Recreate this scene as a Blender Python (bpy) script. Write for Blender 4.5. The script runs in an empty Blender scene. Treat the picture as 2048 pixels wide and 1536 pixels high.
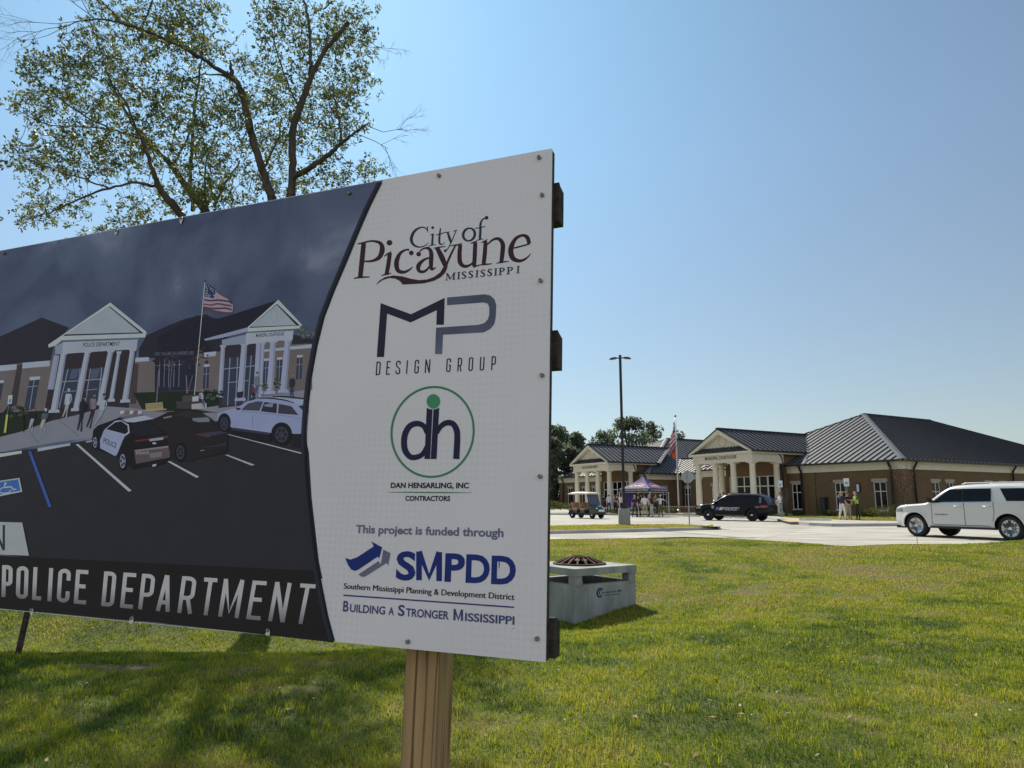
import bpy, bmesh, math, random
import numpy as np
from mathutils import Vector, Matrix, noise
from mathutils.geometry import tessellate_polygon

SC = bpy.context.scene
COL = SC.collection
R = math.radians
rnd = random.Random(7)
rng = np.random.default_rng(11)

# ------------------------------------------------------------------ camera
F, CX, CY, EYE = 1400.0, 1024.0, 768.0, 1.27
PITCH = math.atan((1003 - CY) / F)
cam_d = bpy.data.cameras.new("camera")
cam = bpy.data.objects.new("camera", cam_d)
COL.objects.link(cam)
cam.location = (0, 0, EYE)
cam.rotation_euler = (math.pi / 2 + PITCH, 0, 0)
cam_d.sensor_width = 36
cam_d.lens = F / 2048 * 36
cam_d.clip_start = 0.05
cam_d.clip_end = 4000
SC.camera = cam

# ------------------------------------------------------------------ sky, sun, exposure
SUN_EL, SUN_AZ = R(41.0), R(-16.0)
SKY_STRENGTH = 0.080
SUN_STRENGTH = 4.2
EXPOSURE = 0.52
world = bpy.data.worlds.new("World")
SC.world = world
world.use_nodes = True
wn = world.node_tree
bg = wn.nodes["Background"]
sky = wn.nodes.new("ShaderNodeTexSky")
sky.sky_type = 'NISHITA'
sky.sun_disc = False
sky.sun_elevation = SUN_EL
sky.sun_rotation = SUN_AZ
sky.air_density = 1.0
sky.dust_density = 0.12
sky.ozone_density = 2.0
hs = wn.nodes.new("ShaderNodeHueSaturation")
hs.inputs["Saturation"].default_value = 0.74
wn.links.new(sky.outputs[0], hs.inputs["Color"])
# brighter blue sky on the sun's side
tcw = wn.nodes.new("ShaderNodeTexCoord")
dt = wn.nodes.new("ShaderNodeVectorMath"); dt.operation = 'DOT_PRODUCT'
dt.inputs[1].default_value = (math.sin(SUN_AZ) * math.cos(SUN_EL), math.cos(SUN_AZ) * math.cos(SUN_EL), math.sin(SUN_EL))
mxm = wn.nodes.new("ShaderNodeMath"); mxm.operation = 'MAXIMUM'; mxm.inputs[1].default_value = 0.0
pwm = wn.nodes.new("ShaderNodeMath"); pwm.operation = 'POWER'; pwm.inputs[1].default_value = 7.0
glow = wn.nodes.new("ShaderNodeMix"); glow.data_type = 'RGBA'; glow.blend_type = 'ADD'
glow.inputs[7].default_value = (0.6, 2.3, 3.5, 1)
wn.links.new(tcw.outputs["Generated"], dt.inputs[0])
wn.links.new(dt.outputs["Value"], mxm.inputs[0]); wn.links.new(mxm.outputs[0], pwm.inputs[0]); wn.links.new(pwm.outputs[0], glow.inputs[0])
# thick pale air low over the horizon
sxw = wn.nodes.new("ShaderNodeSeparateXYZ"); mrw = wn.nodes.new("ShaderNodeMapRange")
mrw.inputs[1].default_value, mrw.inputs[2].default_value = 0.0, 0.45
hzm = wn.nodes.new("ShaderNodeMix"); hzm.data_type = 'RGBA'
hzm.inputs[6].default_value = (0.68, 0.665, 0.62, 1); hzm.inputs[7].default_value = (0.82, 0.92, 0.95, 1)
hzx = wn.nodes.new("ShaderNodeMix"); hzx.data_type = 'RGBA'; hzx.blend_type = 'MULTIPLY'; hzx.inputs[0].default_value = 1.0
wn.links.new(tcw.outputs["Generated"], sxw.inputs[0]); wn.links.new(sxw.outputs["Z"], mrw.inputs[0]); wn.links.new(mrw.outputs[0], hzm.inputs[0])
wn.links.new(hs.outputs[0], hzx.inputs[6]); wn.links.new(hzm.outputs[2], hzx.inputs[7])
wn.links.new(hzx.outputs[2], glow.inputs[6])
# unseen fill added to the sky behind the viewer, lifting the shaded faces
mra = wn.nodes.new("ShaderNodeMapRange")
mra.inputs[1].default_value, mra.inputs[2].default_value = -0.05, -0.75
back_fill = wn.nodes.new("ShaderNodeMix"); back_fill.data_type = 'RGBA'; back_fill.blend_type = 'ADD'
back_fill.inputs[7].default_value = (3.6, 3.3, 3.4, 1)
wn.links.new(sxw.outputs["Y"], mra.inputs[0]); wn.links.new(mra.outputs[0], back_fill.inputs[0])
wn.links.new(glow.outputs[2], back_fill.inputs[6])
wn.links.new(back_fill.outputs[2], bg.inputs[0])
bg.inputs[1].default_value = SKY_STRENGTH
sun_d = bpy.data.lights.new("sun", 'SUN')
sun = bpy.data.objects.new("sun", sun_d)
COL.objects.link(sun)
sun_d.energy = SUN_STRENGTH
sun_d.angle = R(0.5)
sun_d.color = (1.0, 0.93, 0.80)
SUNV = Vector((math.sin(SUN_AZ) * math.cos(SUN_EL), math.cos(SUN_AZ) * math.cos(SUN_EL), math.sin(SUN_EL)))
sun.rotation_euler = SUNV.to_track_quat('Z', 'Y').to_euler()
sun.location = SUNV * 60
SC.view_settings.view_transform = 'Standard'
SC.view_settings.look = 'None'
SC.view_settings.exposure = EXPOSURE
SC.view_settings.gamma = 1.0
SC.cycles.max_bounces = 8
SC.cycles.transparent_max_bounces = 8

# ------------------------------------------------------------------ picture measurements to world points
CP, SP = math.cos(PITCH), math.sin(PITCH)
def ray(x, y):
    a, b = (x - CX) / F, (CY - y) / F
    return Vector((a, CP - b * SP, SP + b * CP))
def at_z(x, y, z=0.0):
    r = ray(x, y)
    return Vector((0, 0, EYE)) + r * ((z - EYE) / r.z)
def at_d(x, y, d):
    r = ray(x, y)
    return Vector((0, 0, EYE)) + r * (d / r.y)

# ------------------------------------------------------------------ helpers
MATS = {}
def lin(c):
    return tuple((v / 255 / 12.92) if v / 255 <= 0.04045 else ((v / 255 + 0.055) / 1.055) ** 2.4 for v in c)
def mat(name, col, rough=0.6, metal=0.0, var=0.0, scale=6.0, bump=0.0, bscale=40.0, coat=0.0, spec=0.5, trans=0.0, detail=6.0, stretch=None, col2=None, emit=None):
    if name in MATS:
        return MATS[name]
    m = bpy.data.materials.new(name)
    m.use_nodes = True
    nt = m.node_tree
    p = nt.nodes["Principled BSDF"]
    p.inputs["Base Color"].default_value = (*col, 1)
    p.inputs["Roughness"].default_value = rough
    p.inputs["Metallic"].default_value = metal
    p.inputs["Specular IOR Level"].default_value = spec
    p.inputs["Coat Weight"].default_value = coat
    p.inputs["Coat Roughness"].default_value = 0.06
    tc = nt.nodes.new("ShaderNodeTexCoord")
    src = tc.outputs["Object"]
    if stretch:
        mp = nt.nodes.new("ShaderNodeMapping")
        mp.inputs["Scale"].default_value = stretch
        nt.links.new(src, mp.inputs[0])
        src = mp.outputs[0]
    if var or col2:
        n = nt.nodes.new("ShaderNodeTexNoise")
        n.inputs["Scale"].default_value = scale
        n.inputs["Detail"].default_value = detail
        nt.links.new(src, n.inputs["Vector"])
        rp = nt.nodes.new("ShaderNodeValToRGB")
        rp.color_ramp.elements[0].position = 0.32
        rp.color_ramp.elements[1].position = 0.68
        lo = col2 if col2 else tuple(c * (1 - var) for c in col)
        hi = col if col2 else tuple(min(1, c * (1 + var)) for c in col)
        rp.color_ramp.elements[0].color = (*lo, 1)
        rp.color_ramp.elements[1].color = (*hi, 1)
        nt.links.new(n.outputs["Fac"], rp.inputs[0])
        nt.links.new(rp.outputs[0], p.inputs["Base Color"])
    if bump:
        n2 = nt.nodes.new("ShaderNodeTexNoise")
        n2.inputs["Scale"].default_value = bscale
        n2.inputs["Detail"].default_value = 5
        nt.links.new(src, n2.inputs["Vector"])
        b = nt.nodes.new("ShaderNodeBump")
        b.inputs["Strength"].default_value = bump
        b.inputs["Distance"].default_value = 0.02
        nt.links.new(n2.outputs["Fac"], b.inputs["Height"])
        nt.links.new(b.outputs[0], p.inputs["Normal"])
    if trans:
        t = nt.nodes.new("ShaderNodeBsdfTranslucent")
        mx = nt.nodes.new("ShaderNodeMixShader")
        mx.inputs[0].default_value = trans
        for l in list(p.inputs["Base Color"].links):
            nt.links.new(l.from_socket, t.inputs[0])
        if not p.inputs["Base Color"].links:
            t.inputs[0].default_value = (*col, 1)
        nt.links.new(p.outputs[0], mx.inputs[1])
        nt.links.new(t.outputs[0], mx.inputs[2])
        nt.links.new(mx.outputs[0], nt.nodes["Material Output"].inputs[0])
    MATS[name] = m
    return m

class MB:
    """collects shapes, links them as ONE mesh object"""
    def __init__(self):
        self.v, self.f, self.m, self.mats, self.sm = [], [], [], [], []
    def mi(self, m):
        if m not in self.mats:
            self.mats.append(m)
        return self.mats.index(m)
    def add(self, vs, fs, m, smooth=False):
        o = len(self.v)
        k = self.mi(m)
        self.v.extend([tuple(p) for p in vs])
        for f in fs:
            self.f.append(tuple(i + o for i in f))
            self.m.append(k)
            self.sm.append(smooth)
        return self
    def box(self, a, b, m, M=None):
        x0, y0, z0 = a
        x1, y1, z1 = b
        vs = [Vector(p) for p in ((x0, y0, z0), (x1, y0, z0), (x1, y1, z0), (x0, y1, z0), (x0, y0, z1), (x1, y0, z1), (x1, y1, z1), (x0, y1, z1))]
        if M:
            vs = [M @ p for p in vs]
        return self.add(vs, [(0, 3, 2, 1), (4, 5, 6, 7), (0, 1, 5, 4), (1, 2, 6, 5), (2, 3, 7, 6), (3, 0, 4, 7)], m)
    def beam(self, p, q, w, h, m, up=(0, 0, 1)):
        p, q, up = Vector(p), Vector(q), Vector(up)
        d = (q - p)
        ln = d.length
        d.normalize()
        s = d.cross(up).normalized()
        u = s.cross(d)
        M = Matrix((( s.x, d.x, u.x, p.x), (s.y, d.y, u.y, p.y), (s.z, d.z, u.z, p.z), (0, 0, 0, 1)))
        return self.box((-w / 2, 0, -h / 2), (w / 2, ln, h / 2), m, M)
    def tube(self, pts, rad, m, n=8, cap=True, smooth=True):
        pts = [Vector(p) for p in pts]
        if not hasattr(rad, '__len__'):
            rad = [rad] * len(pts)
        vs, fs = [], []
        ref = None
        for i, p in enumerate(pts):
            d = (pts[min(i + 1, len(pts) - 1)] - pts[max(i - 1, 0)])
            if d.length < 1e-9:
                d = Vector((0, 0, 1))
            d.normalize()
            if ref is None:
                ref = Vector((1, 0, 0)) if abs(d.x) < 0.8 else Vector((0, 1, 0))
            s = d.cross(ref)
            if s.length < 1e-4:
                s = d.cross(Vector((0, 1, 0.3)))
            s.normalize()
            u = s.cross(d)
            ref = u.cross(s) * 0 + (ref - d * ref.dot(d))
            if ref.length < 1e-4:
                ref = u
            ref.normalize()
            for k in range(n):
                a = 2 * math.pi * k / n
                vs.append(p + (s * math.cos(a) + u * math.sin(a)) * rad[i])
        for i in range(len(pts) - 1):
            for k in range(n):
                k2 = (k + 1) % n
                fs.append((i * n + k, i * n + k2, (i + 1) * n + k2, (i + 1) * n + k))
        if cap:
            fs.append(tuple(range(n)))
            fs.append(tuple((len(pts) - 1) * n + k for k in reversed(range(n))))
        return self.add(vs, fs, m, smooth)
    def lathe(self, prof, m, n=20, M=None, smooth=True):
        """prof: (radius, z) list"""
        vs, fs = [], []
        for r, z in prof:
            for k in range(n):
                a = 2 * math.pi * k / n
                p = Vector((r * math.cos(a), r * math.sin(a), z))
                vs.append(M @ p if M else p)
        for i in range(len(prof) - 1):
            for k in range(n):
                k2 = (k + 1) % n
                fs.append((i * n + k, i * n + k2, (i + 1) * n + k2, (i + 1) * n + k))
        if prof[0][0] > 1e-6:
            fs.append(tuple(reversed(range(n))))
        if prof[-1][0] > 1e-6:
            fs.append(tuple((len(prof) - 1) * n + k for k in range(n)))
        return self.add(vs, fs, m, smooth)
    def ball(self, c, r, m, n=12, sq=(1, 1, 1)):
        vs, fs = [], []
        k = n // 2
        for i in range(k + 1):
            t = math.pi * i / k
            for j in range(n):
                a = 2 * math.pi * j / n
                vs.append((c[0] + r * sq[0] * math.sin(t) * math.cos(a), c[1] + r * sq[1] * math.sin(t) * math.sin(a), c[2] + r * sq[2] * math.cos(t)))
        for i in range(k):
            for j in range(n):
                j2 = (j + 1) % n
                fs.append((i * n + j, (i + 1) * n + j, (i + 1) * n + j2, i * n + j2))
        return self.add(vs, fs, m, True)
    def poly(self, pts, m):
        """flat polygon, concave allowed"""
        pts = [Vector(p) for p in pts]
        if len(pts) <= 4:
            return self.add(pts, [tuple(range(len(pts)))], m)
        return self.add(pts, [tuple(t) for t in tessellate_polygon([pts])], m)
    def prism(self, pts, h, m):
        """polygon in z plane extruded up by h"""
        pts = [Vector(p) for p in pts]
        n = len(pts)
        top = [p + Vector((0, 0, h)) for p in pts]
        self.poly(top, m)
        self.add(pts + top, [(i, (i + 1) % n, n + (i + 1) % n, n + i) for i in range(n)], m)
        return self
    def build(self, name, parent=None, off=None, rot=None, fix=True):
        me = bpy.data.meshes.new(name)
        vs = self.v
        if off is not None:
            vs = [(p[0] - off[0], p[1] - off[1], p[2] - off[2]) for p in vs]
        me.from_pydata(vs, [], self.f)
        for m in self.mats:
            me.materials.append(m)
        me.polygons.foreach_set("material_index", self.m)
        me.polygons.foreach_set("use_smooth", self.sm)
        if fix:
            bm = bmesh.new()
            bm.from_mesh(me)
            bmesh.ops.recalc_face_normals(bm, faces=bm.faces)
            bm.to_mesh(me)
            bm.free()
        me.update()
        o = bpy.data.objects.new(name, me)
        COL.objects.link(o)
        if parent:
            o.parent = parent
        return o

def tag(o, label=None, cat=None, group=None, kind=None):
    if label: o["label"] = label
    if cat: o["category"] = cat
    if group: o["group"] = group
    if kind: o["kind"] = kind
    return o
def empty(name, loc, label, cat, rz=0.0, group=None, mtx=None):
    o = bpy.data.objects.new(name, None)
    o.empty_display_size = 0.3
    COL.objects.link(o)
    if mtx is not None:
        o.matrix_world = mtx
    else:
        o.location = loc
        o.rotation_euler = (0, 0, rz)
    return tag(o, label, cat, group)
def copy_tree(o, parent=None):
    c = o.copy()
    COL.objects.link(c)
    if parent: c.parent = parent
    for ch in o.children:
        copy_tree(ch, c)
    return c

def smooth01(t):
    t = max(0.0, min(1.0, t))
    return t * t * (3 - 2 * t)

# text outlines from the built-in font
_tc = {}
def text_mesh(body, bold=0.0):
    key = (body, bold)
    if key not in _tc:
        c = bpy.data.curves.new("lettering_curve", 'FONT')
        c.body = body
        c.resolution_u = 4
        c.offset = bold
        o = bpy.data.objects.new("lettering_curve", c)
        COL.objects.link(o)
        dg = bpy.context.evaluated_depsgraph_get()
        me = o.evaluated_get(dg).to_mesh()
        vs = np.array([v.co[:2] for v in me.vertices])
        fs = [tuple(p.vertices) for p in me.polygons]
        bpy.data.objects.remove(o)
        bpy.data.curves.remove(c)
        _tc[key] = (vs, fs)
    return _tc[key]
def text_xy(body, bold=0.0):
    """glyph outlines scaled to width 1 and cap height 1, baseline 0"""
    vs, fs = text_mesh(body, bold)
    h, _ = text_mesh("H", bold)
    cap, base = h[:, 1].max(), h[:, 1].min()
    x0, x1 = vs[:, 0].min(), vs[:, 0].max()
    out = np.stack([(vs[:, 0] - x0) / (x1 - x0), (vs[:, 1] - base) / (cap - base)], 1)
    return out, fs

def catmull(pts, n=6):
    """smooth curve through tuples of any size"""
    P = [np.array(p, float) for p in pts]
    if len(P) < 3:
        return P
    out = []
    for i in range(len(P) - 1):
        a, b, c, d = P[max(i - 1, 0)], P[i], P[i + 1], P[min(i + 2, len(P) - 1)]
        for k in range(n):
            t = k / n
            out.append(0.5 * ((2 * b) + (c - a) * t + (2 * a - 5 * b + 4 * c - d) * t * t + (3 * b - a - 3 * c + d) * t ** 3))
    out.append(P[-1])
    return out
def stroke_quads(pts, n=6, closed=False):
    """pts: (x, y, width) -> list of quads in the plane"""
    if closed:
        pts = pts + [pts[0]]
    c = catmull(pts, n)
    L, Rr = [], []
    for i, p in enumerate(c):
        if closed and i in (0, len(c) - 1):
            d = c[1][:2] - c[-2][:2]
        else:
            d = c[min(i + 1, len(c) - 1)][:2] - c[max(i - 1, 0)][:2]
        d = d / (np.hypot(*d) + 1e-9)
        nrm = np.array([-d[1], d[0]]) * p[2] / 2
        L.append(p[:2] + nrm)
        Rr.append(p[:2] - nrm)
    return [(L[i], L[i + 1], Rr[i + 1], Rr[i]) for i in range(len(c) - 1)]
# ------------------------------------------------------------------ ground
def vnoise(x, y, s, seed):
    """value noise, arrays in, 0..1 out"""
    g = np.random.default_rng(seed).random((128, 128))
    X, Y = np.asarray(x) / s + 57.3, np.asarray(y) / s + 31.7
    i, j = np.floor(X).astype(int), np.floor(Y).astype(int)
    fx, fy = X - i, Y - j
    fx, fy = fx * fx * (3 - 2 * fx), fy * fy * (3 - 2 * fy)
    a = g[i % 128, j % 128]; b = g[(i + 1) % 128, j % 128]
    c = g[i % 128, (j + 1) % 128]; d = g[(i + 1) % 128, (j + 1) % 128]
    return (a * (1 - fx) + b * fx) * (1 - fy) + (c * (1 - fx) + d * fx) * fy
def fbm(x, y, s, seed, o=4):
    t, a, n = 0, 0.5, 0
    for k in range(o):
        t = t + a * vnoise(x, y, s / 2 ** k, seed + k); n += a; a *= 0.55
    return t / n
def S01(t):
    t = np.clip(t, 0, 1)
    return t * t * (3 - 2 * t)

EDGE = [(-60, 24.6), (-20, 24.2)] + [tuple(at_z(x, y)[:2]) for x, y in ((1100, 1078.5), (1250, 1076.5), (1370, 1074), (1440, 1075.5), (1500, 1079), (1600, 1085), (1670, 1091), (1700, 1092), (1740, 1090.5), (1800, 1088))] + [(13.2, 21.6), (15, 21.6), (17, 21.5), (22, 21.2), (60, 20.5)]
EX, EY = np.array([p[0] for p in EDGE]), np.array([p[1] for p in EDGE])
def ground_z(x, y):
    x, y = np.asarray(x, float), np.asarray(y, float)
    ye = np.interp(x, EX, EY)
    z = -0.40 + 0.38 * S01((y - 12.5) / (ye - 0.4 - 12.5))
    D = 0.04 + 0.68 / (1 + np.exp((x - 1.25) / 1.2))
    yc = 12.3 - 0.7 * S01(-x / 3)
    z = z - D * np.exp(-((y - yc) / 2.2) ** 2)
    z = z + 0.2 * S01((x - 12.5) / 3) * np.exp(-((y - 20.6) / 1.0) ** 2)
    z = z + (fbm(x, y, 2.2, 5) - 0.5) * 0.09 * S01((ye - 0.5 - y) / 2)
    return np.where(y > ye + 0.3, -0.06, z)
def gz(x, y):
    return float(ground_z(x, y))
PATCH = []
for px, py, rx, ry, ang, z in ((240, 1331, 0.95, 0.24, 0.0, -0.4), (1690, 1438, 0.62, 0.14, -0.5, -0.4), (1770, 1472, 0.4, 0.1, -0.5, -0.4), (1890, 1500, 0.35, 0.1, -0.5, -0.4), (1765, 1285, 0.35, 0.16, 0, -0.4), (1197, 1261, 0.3, 0.16, 0, -0.5), (1740, 1315, 0.4, 0.14, -0.3, -0.4), (1860, 1350, 0.5, 0.12, -0.6, -0.4), (480, 1335, 0.5, 0.2, 0, -0.4), (560, 1380, 0.4, 0.18, 0.2, -0.4), (1480, 1130, 0.5, 0.4, 0, -0.25), (1690, 1100, 0.6, 0.3, 0, -0.05), (1600, 1400, .5, .12, -.4, -.4), (1500, 1180, .5, .35, 0, -.4), (1700,1190,.7,.3,0,-.4), (1010,1450,.25,.08,0,-.4)):
    c = at_z(px, py, z)
    PATCH.append((c.x, c.y, rx, ry, ang))
def dirt(x, y):
    x, y = np.asarray(x, float), np.asarray(y, float)
    w = (fbm(x, y, 0.34, 41, 5) - 0.5) * 3.4
    d = S01((fbm(x * 0.8, y, 1.1, 77, 5) - 0.62) / 0.16) * 0.5
    for i, (cx, cy, rx, ry, a) in enumerate(PATCH):
        u = (x - cx) * math.cos(a) + (y - cy) * math.sin(a)
        v = -(x - cx) * math.sin(a) + (y - cy) * math.cos(a)
        q = np.sqrt((u / rx) ** 2 + (v / ry) ** 2) + w * 0.55
        d = np.maximum(d, S01((1.15 - q) / 0.9) * (1.0 if i == 0 else 0.62))
    return np.clip(d, 0, 1)

def attr_mat(name, stops, rough=0.9, trans=0.0, noise_amt=0.25, nscale=60.0, bump=0.0, spec=0.2):
    """colour from the 'tone' attribute (grass colour per blade / soil per patch)"""
    m = bpy.data.materials.new(name)
    m.use_nodes = True
    nt = m.node_tree
    p = nt.nodes["Principled BSDF"]
    p.inputs["Roughness"].default_value = rough
    p.inputs["Specular IOR Level"].default_value = spec
    at = nt.nodes.new("ShaderNodeAttribute")
    at.attribute_name = "tone"
    rp = nt.nodes.new("ShaderNodeValToRGB")
    while len(rp.color_ramp.elements) < len(stops):
        rp.color_ramp.elements.new(0.5)
    for e, (pos, c) in zip(rp.color_ramp.elements, stops):
        e.position = pos
        e.color = (*c, 1)
    fac = at.outputs["Fac"]
    if noise_amt:
        tc = nt.nodes.new("ShaderNodeTexCoord")
        n = nt.nodes.new("ShaderNodeTexNoise")
        n.inputs["Scale"].default_value = nscale
        n.inputs["Detail"].default_value = 6
        nt.links.new(tc.outputs["Object"], n.inputs["Vector"])
        ma = nt.nodes.new("ShaderNodeMath"); ma.operation = 'SUBTRACT'; ma.inputs[1].default_value = 0.5
        mb = nt.nodes.new("ShaderNodeMath"); mb.operation = 'MULTIPLY_ADD'; mb.inputs[1].default_value = noise_amt * 2
        nt.links.new(n.outputs["Fac"], ma.inputs[0])
        nt.links.new(ma.outputs[0], mb.inputs[0])
        nt.links.new(fac, mb.inputs[2])
        fac = mb.outputs[0]
        if bump:
            b = nt.nodes.new("ShaderNodeBump")
            b.inputs["Strength"].default_value = bump
            b.inputs["Distance"].default_value = 0.03
            nt.links.new(n.outputs["Fac"], b.inputs["Height"])
            nt.links.new(b.outputs[0], p.inputs["Normal"])
    nt.links.new(fac, rp.inputs[0])
    nt.links.new(rp.outputs[0], p.inputs["Base Color"])
    if trans:
        t = nt.nodes.new("ShaderNodeBsdfTranslucent")
        mx = nt.nodes.new("ShaderNodeMixShader")
        mx.inputs[0].default_value = trans
        nt.links.new(rp.outputs[0], t.inputs[0])
        nt.links.new(p.outputs[0], mx.inputs[1])
        nt.links.new(t.outputs[0], mx.inputs[2])
        nt.links.new(mx.outputs[0], nt.nodes["Material Output"].inputs[0])
    return m
def np_mesh(name, V, Fc, m, tone=None, smooth=False):
    """V (n,3), Fc (k,3 or 4) arrays -> mesh object"""
    me = bpy.data.meshes.new(name)
    k = Fc.shape[1]
    me.vertices.add(len(V)); me.vertices.foreach_set("co", V.astype(np.float32).ravel())
    me.loops.add(Fc.size); me.loops.foreach_set("vertex_index", Fc.astype(np.int32).ravel())
    me.polygons.add(len(Fc))
    me.polygons.foreach_set("loop_start", np.arange(0, Fc.size, k, dtype=np.int32))
    me.polygons.foreach_set("loop_total", np.full(len(Fc), k, dtype=np.int32))
    if smooth:
        me.polygons.foreach_set("use_smooth", np.ones(len(Fc), bool))
    if tone is not None:
        a = me.attributes.new("tone", 'FLOAT', 'POINT')
        a.data.foreach_set("value", tone.astype(np.float32).ravel())
    me.materials.append(m)
    me.update(calc_edges=True)
    o = bpy.data.objects.new(name, me)
    COL.objects.link(o)
    return o

xs = np.concatenate([[-2500, -900, -300, -120, -60, -36, -25], np.arange(-18, 32.01, 0.16), [36, 45, 60, 120, 300, 900, 2500]])
ys = np.concatenate([[-400, -100, -30, -10, -3, 0, 1], np.arange(1.6, 25.21, 0.16), [27, 35, 60, 120, 300, 800, 2500]])
GX, GY = np.meshgrid(xs, ys)
GZ = ground_z(GX, GY)
nx, ny = len(xs), len(ys)
idx = np.arange(nx * ny).reshape(ny, nx)
quads = np.stack([idx[:-1, :-1], idx[:-1, 1:], idx[1:, 1:], idx[1:, :-1]], -1).reshape(-1, 4)
tone = np.clip(dirt(GX, GY) * 0.8 + 0.1 + (fbm(GX, GY, 1.1, 33, 4) - 0.5) * 0.25, 0, 1)
soil_m = attr_mat("soil and thatch", [(0.0, (0.06, 0.08, 0.012)), (0.3, (0.12, 0.125, 0.022)), (0.6, (0.11, 0.085, 0.04)), (1.0, (0.16, 0.125, 0.085))], noise_amt=0.3, nscale=22.0, bump=0.6)
tag(np_mesh("ground", np.stack([GX, GY, GZ], -1).reshape(-1, 3), quads, soil_m, tone.ravel(), True), kind="structure")

# grass blades
grass_m = attr_mat("grass blades", [(0.0, (0.040, 0.090, 0.010)), (0.3, (0.15, 0.225, 0.016)), (0.6, (0.35, 0.37, 0.024)), (0.82, (0.46, 0.42, 0.045)), (1.0, (0.42, 0.32, 0.12))], rough=0.5, trans=0.5, noise_amt=0.0, spec=0.3)
def blades(name, X, Y, Z, h, w, tone, bend=0.5):
    n = len(X)
    a = rng.random(n) * 2 * np.pi
    lean = (rng.random(n) * 0.9 + 0.1) * bend
    la = rng.random(n) * 2 * np.pi
    dx, dy = np.cos(a) * w / 2, np.sin(a) * w / 2
    lx, ly = np.cos(la) * lean * h, np.sin(la) * lean * h
    V = np.empty((n, 5, 3))
    V[:, 0] = np.stack([X - dx, Y - dy, Z - 0.01], -1)
    V[:, 1] = np.stack([X + dx, Y + dy, Z - 0.01], -1)
    V[:, 2] = np.stack([X + lx * 0.35 + dx * 0.8, Y + ly * 0.35 + dy * 0.8, Z + h * 0.6], -1)
    V[:, 3] = np.stack([X + lx * 0.35 - dx * 0.8, Y + ly * 0.35 - dy * 0.8, Z + h * 0.6], -1)
    V[:, 4] = np.stack([X + lx, Y + ly, Z + h * (1 - 0.35 * lean)], -1)
    b = np.arange(n)[:, None] * 5
    T = np.concatenate([b + np.array([[0, 1, 2]]), b + np.array([[0, 2, 3]]), b + np.array([[3, 2, 4]])], 0)
    return np_mesh(name, V.reshape(-1, 3), T, grass_m, np.repeat(tone, 5))
def lawn_points(n, y0, y1, power):
    # denser near the viewer, uniform sideways
    u = rng.random(n)
    e = 2 - power
    y = (y0 ** e + u * (y1 ** e - y0 ** e)) ** (1 / e)
    x = (rng.random(n) * 2 - 1) * (0.86 * y + 2.6)
    return x, y
gx, gy = lawn_points(900000, 3.4, 25.0, 1.35)
ye = np.interp(gx, EX, EY)
dd = dirt(gx, gy)
keep = (gy < ye - 0.02 + 0.12 * (rng.random(len(gx)) - 0.5)) & (rng.random(len(gx)) > dd * 0.86) & (rng.random(len(gx)) < 0.35 + 1.1 * fbm(gx, gy, 0.22, 93, 2))
# keep clear of the concrete inlet
c0, e1, e2 = np.array([1.09, 12.56]), np.array([0.819, 0.574]), np.array([-0.574, 0.819])
q = np.stack([gx, gy], -1) - c0
keep &= ~((q @ e1 > -0.0) & (q @ e1 < 1.55) & (q @ e2 > -0.0) & (q @ e2 < 1.55))
gx, gy, dd = gx[keep], gy[keep], dd[keep]
clump = fbm(gx, gy, 0.42, 91)
big = fbm(gx, gy, 3.0, 17)
gh = (0.024 + 0.034 * rng.random(len(gx))) * (0.55 + 0.95 * clump) * (1 - 0.55 * dd)
gw = 0.0042 * (1 + np.clip(gy - 4, 0, 30) * 0.11)
mid = fbm(gx, gy, 1.1, 33, 4)
gt = np.clip(0.38 + (big - 0.5) * 0.9 + (mid - 0.5) * 0.9 + (clump - 0.5) * 0.9 + (rng.random(len(gx)) - 0.5) * 0.50 + 0.22 * S01((gy - 6) / 10) - 0.03 + 0.05 * S01(gx / 3) + dd * 0.35, 0, 1)
tag(blades("grass", gx, gy, ground_z(gx, gy), gh, gw, gt, 1.15), kind="stuff")
# longer tufts scattered through it
k = 26000
tx, ty = lawn_points(k // 13, 3.4, 14.0, 1.35)
tx, ty = np.repeat(tx, 13) + rng.normal(0, 0.022, (k // 13) * 13), np.repeat(ty, 13) + rng.normal(0, 0.022, (k // 13) * 13)
q = np.stack([tx, ty], -1) - c0
ok = ~((q @ e1 > -0.05) & (q @ e1 < 1.6) & (q @ e2 > -0.05) & (q @ e2 < 1.6)) & (dirt(tx, ty) < 0.5)
tx, ty = tx[ok], ty[ok]
tag(blades("grass_tufts", tx, ty, ground_z(tx, ty), 0.06 + 0.045 * rng.random(len(tx)), 0.0045 * (1 + np.clip(ty - 4, 0, 30) * 0.09), np.clip(0.35 + rng.random(len(tx)) * 0.4, 0, 1), 0.9), kind="stuff")
# fallen leaves and bits of straw
n = 1500
lx, ly = lawn_points(n, 3.6, 22.0, 1.2)
lz = ground_z(lx, ly) + 0.025 + 0.02 * rng.random(n)
a = rng.random(n) * 6.28; s = 0.012 + 0.022 * rng.random(n)
V = np.empty((n, 4, 3))
for k, (p, qv) in enumerate(((-1, 0), (0, -0.4), (1, 0), (0, 0.4))):
    V[:, k] = np.stack([lx + s * (p * np.cos(a) - qv * np.sin(a)), ly + s * (p * np.sin(a) + qv * np.cos(a)), lz + rng.normal(0, 0.006, n)], -1)
tag(np_mesh("fallen_leaves", V.reshape(-1, 3), np.arange(n * 4).reshape(n, 4), mat("dry leaf", (0.30, 0.20, 0.10), 0.8, var=0.5, scale=3.0)), kind="stuff")

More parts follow.
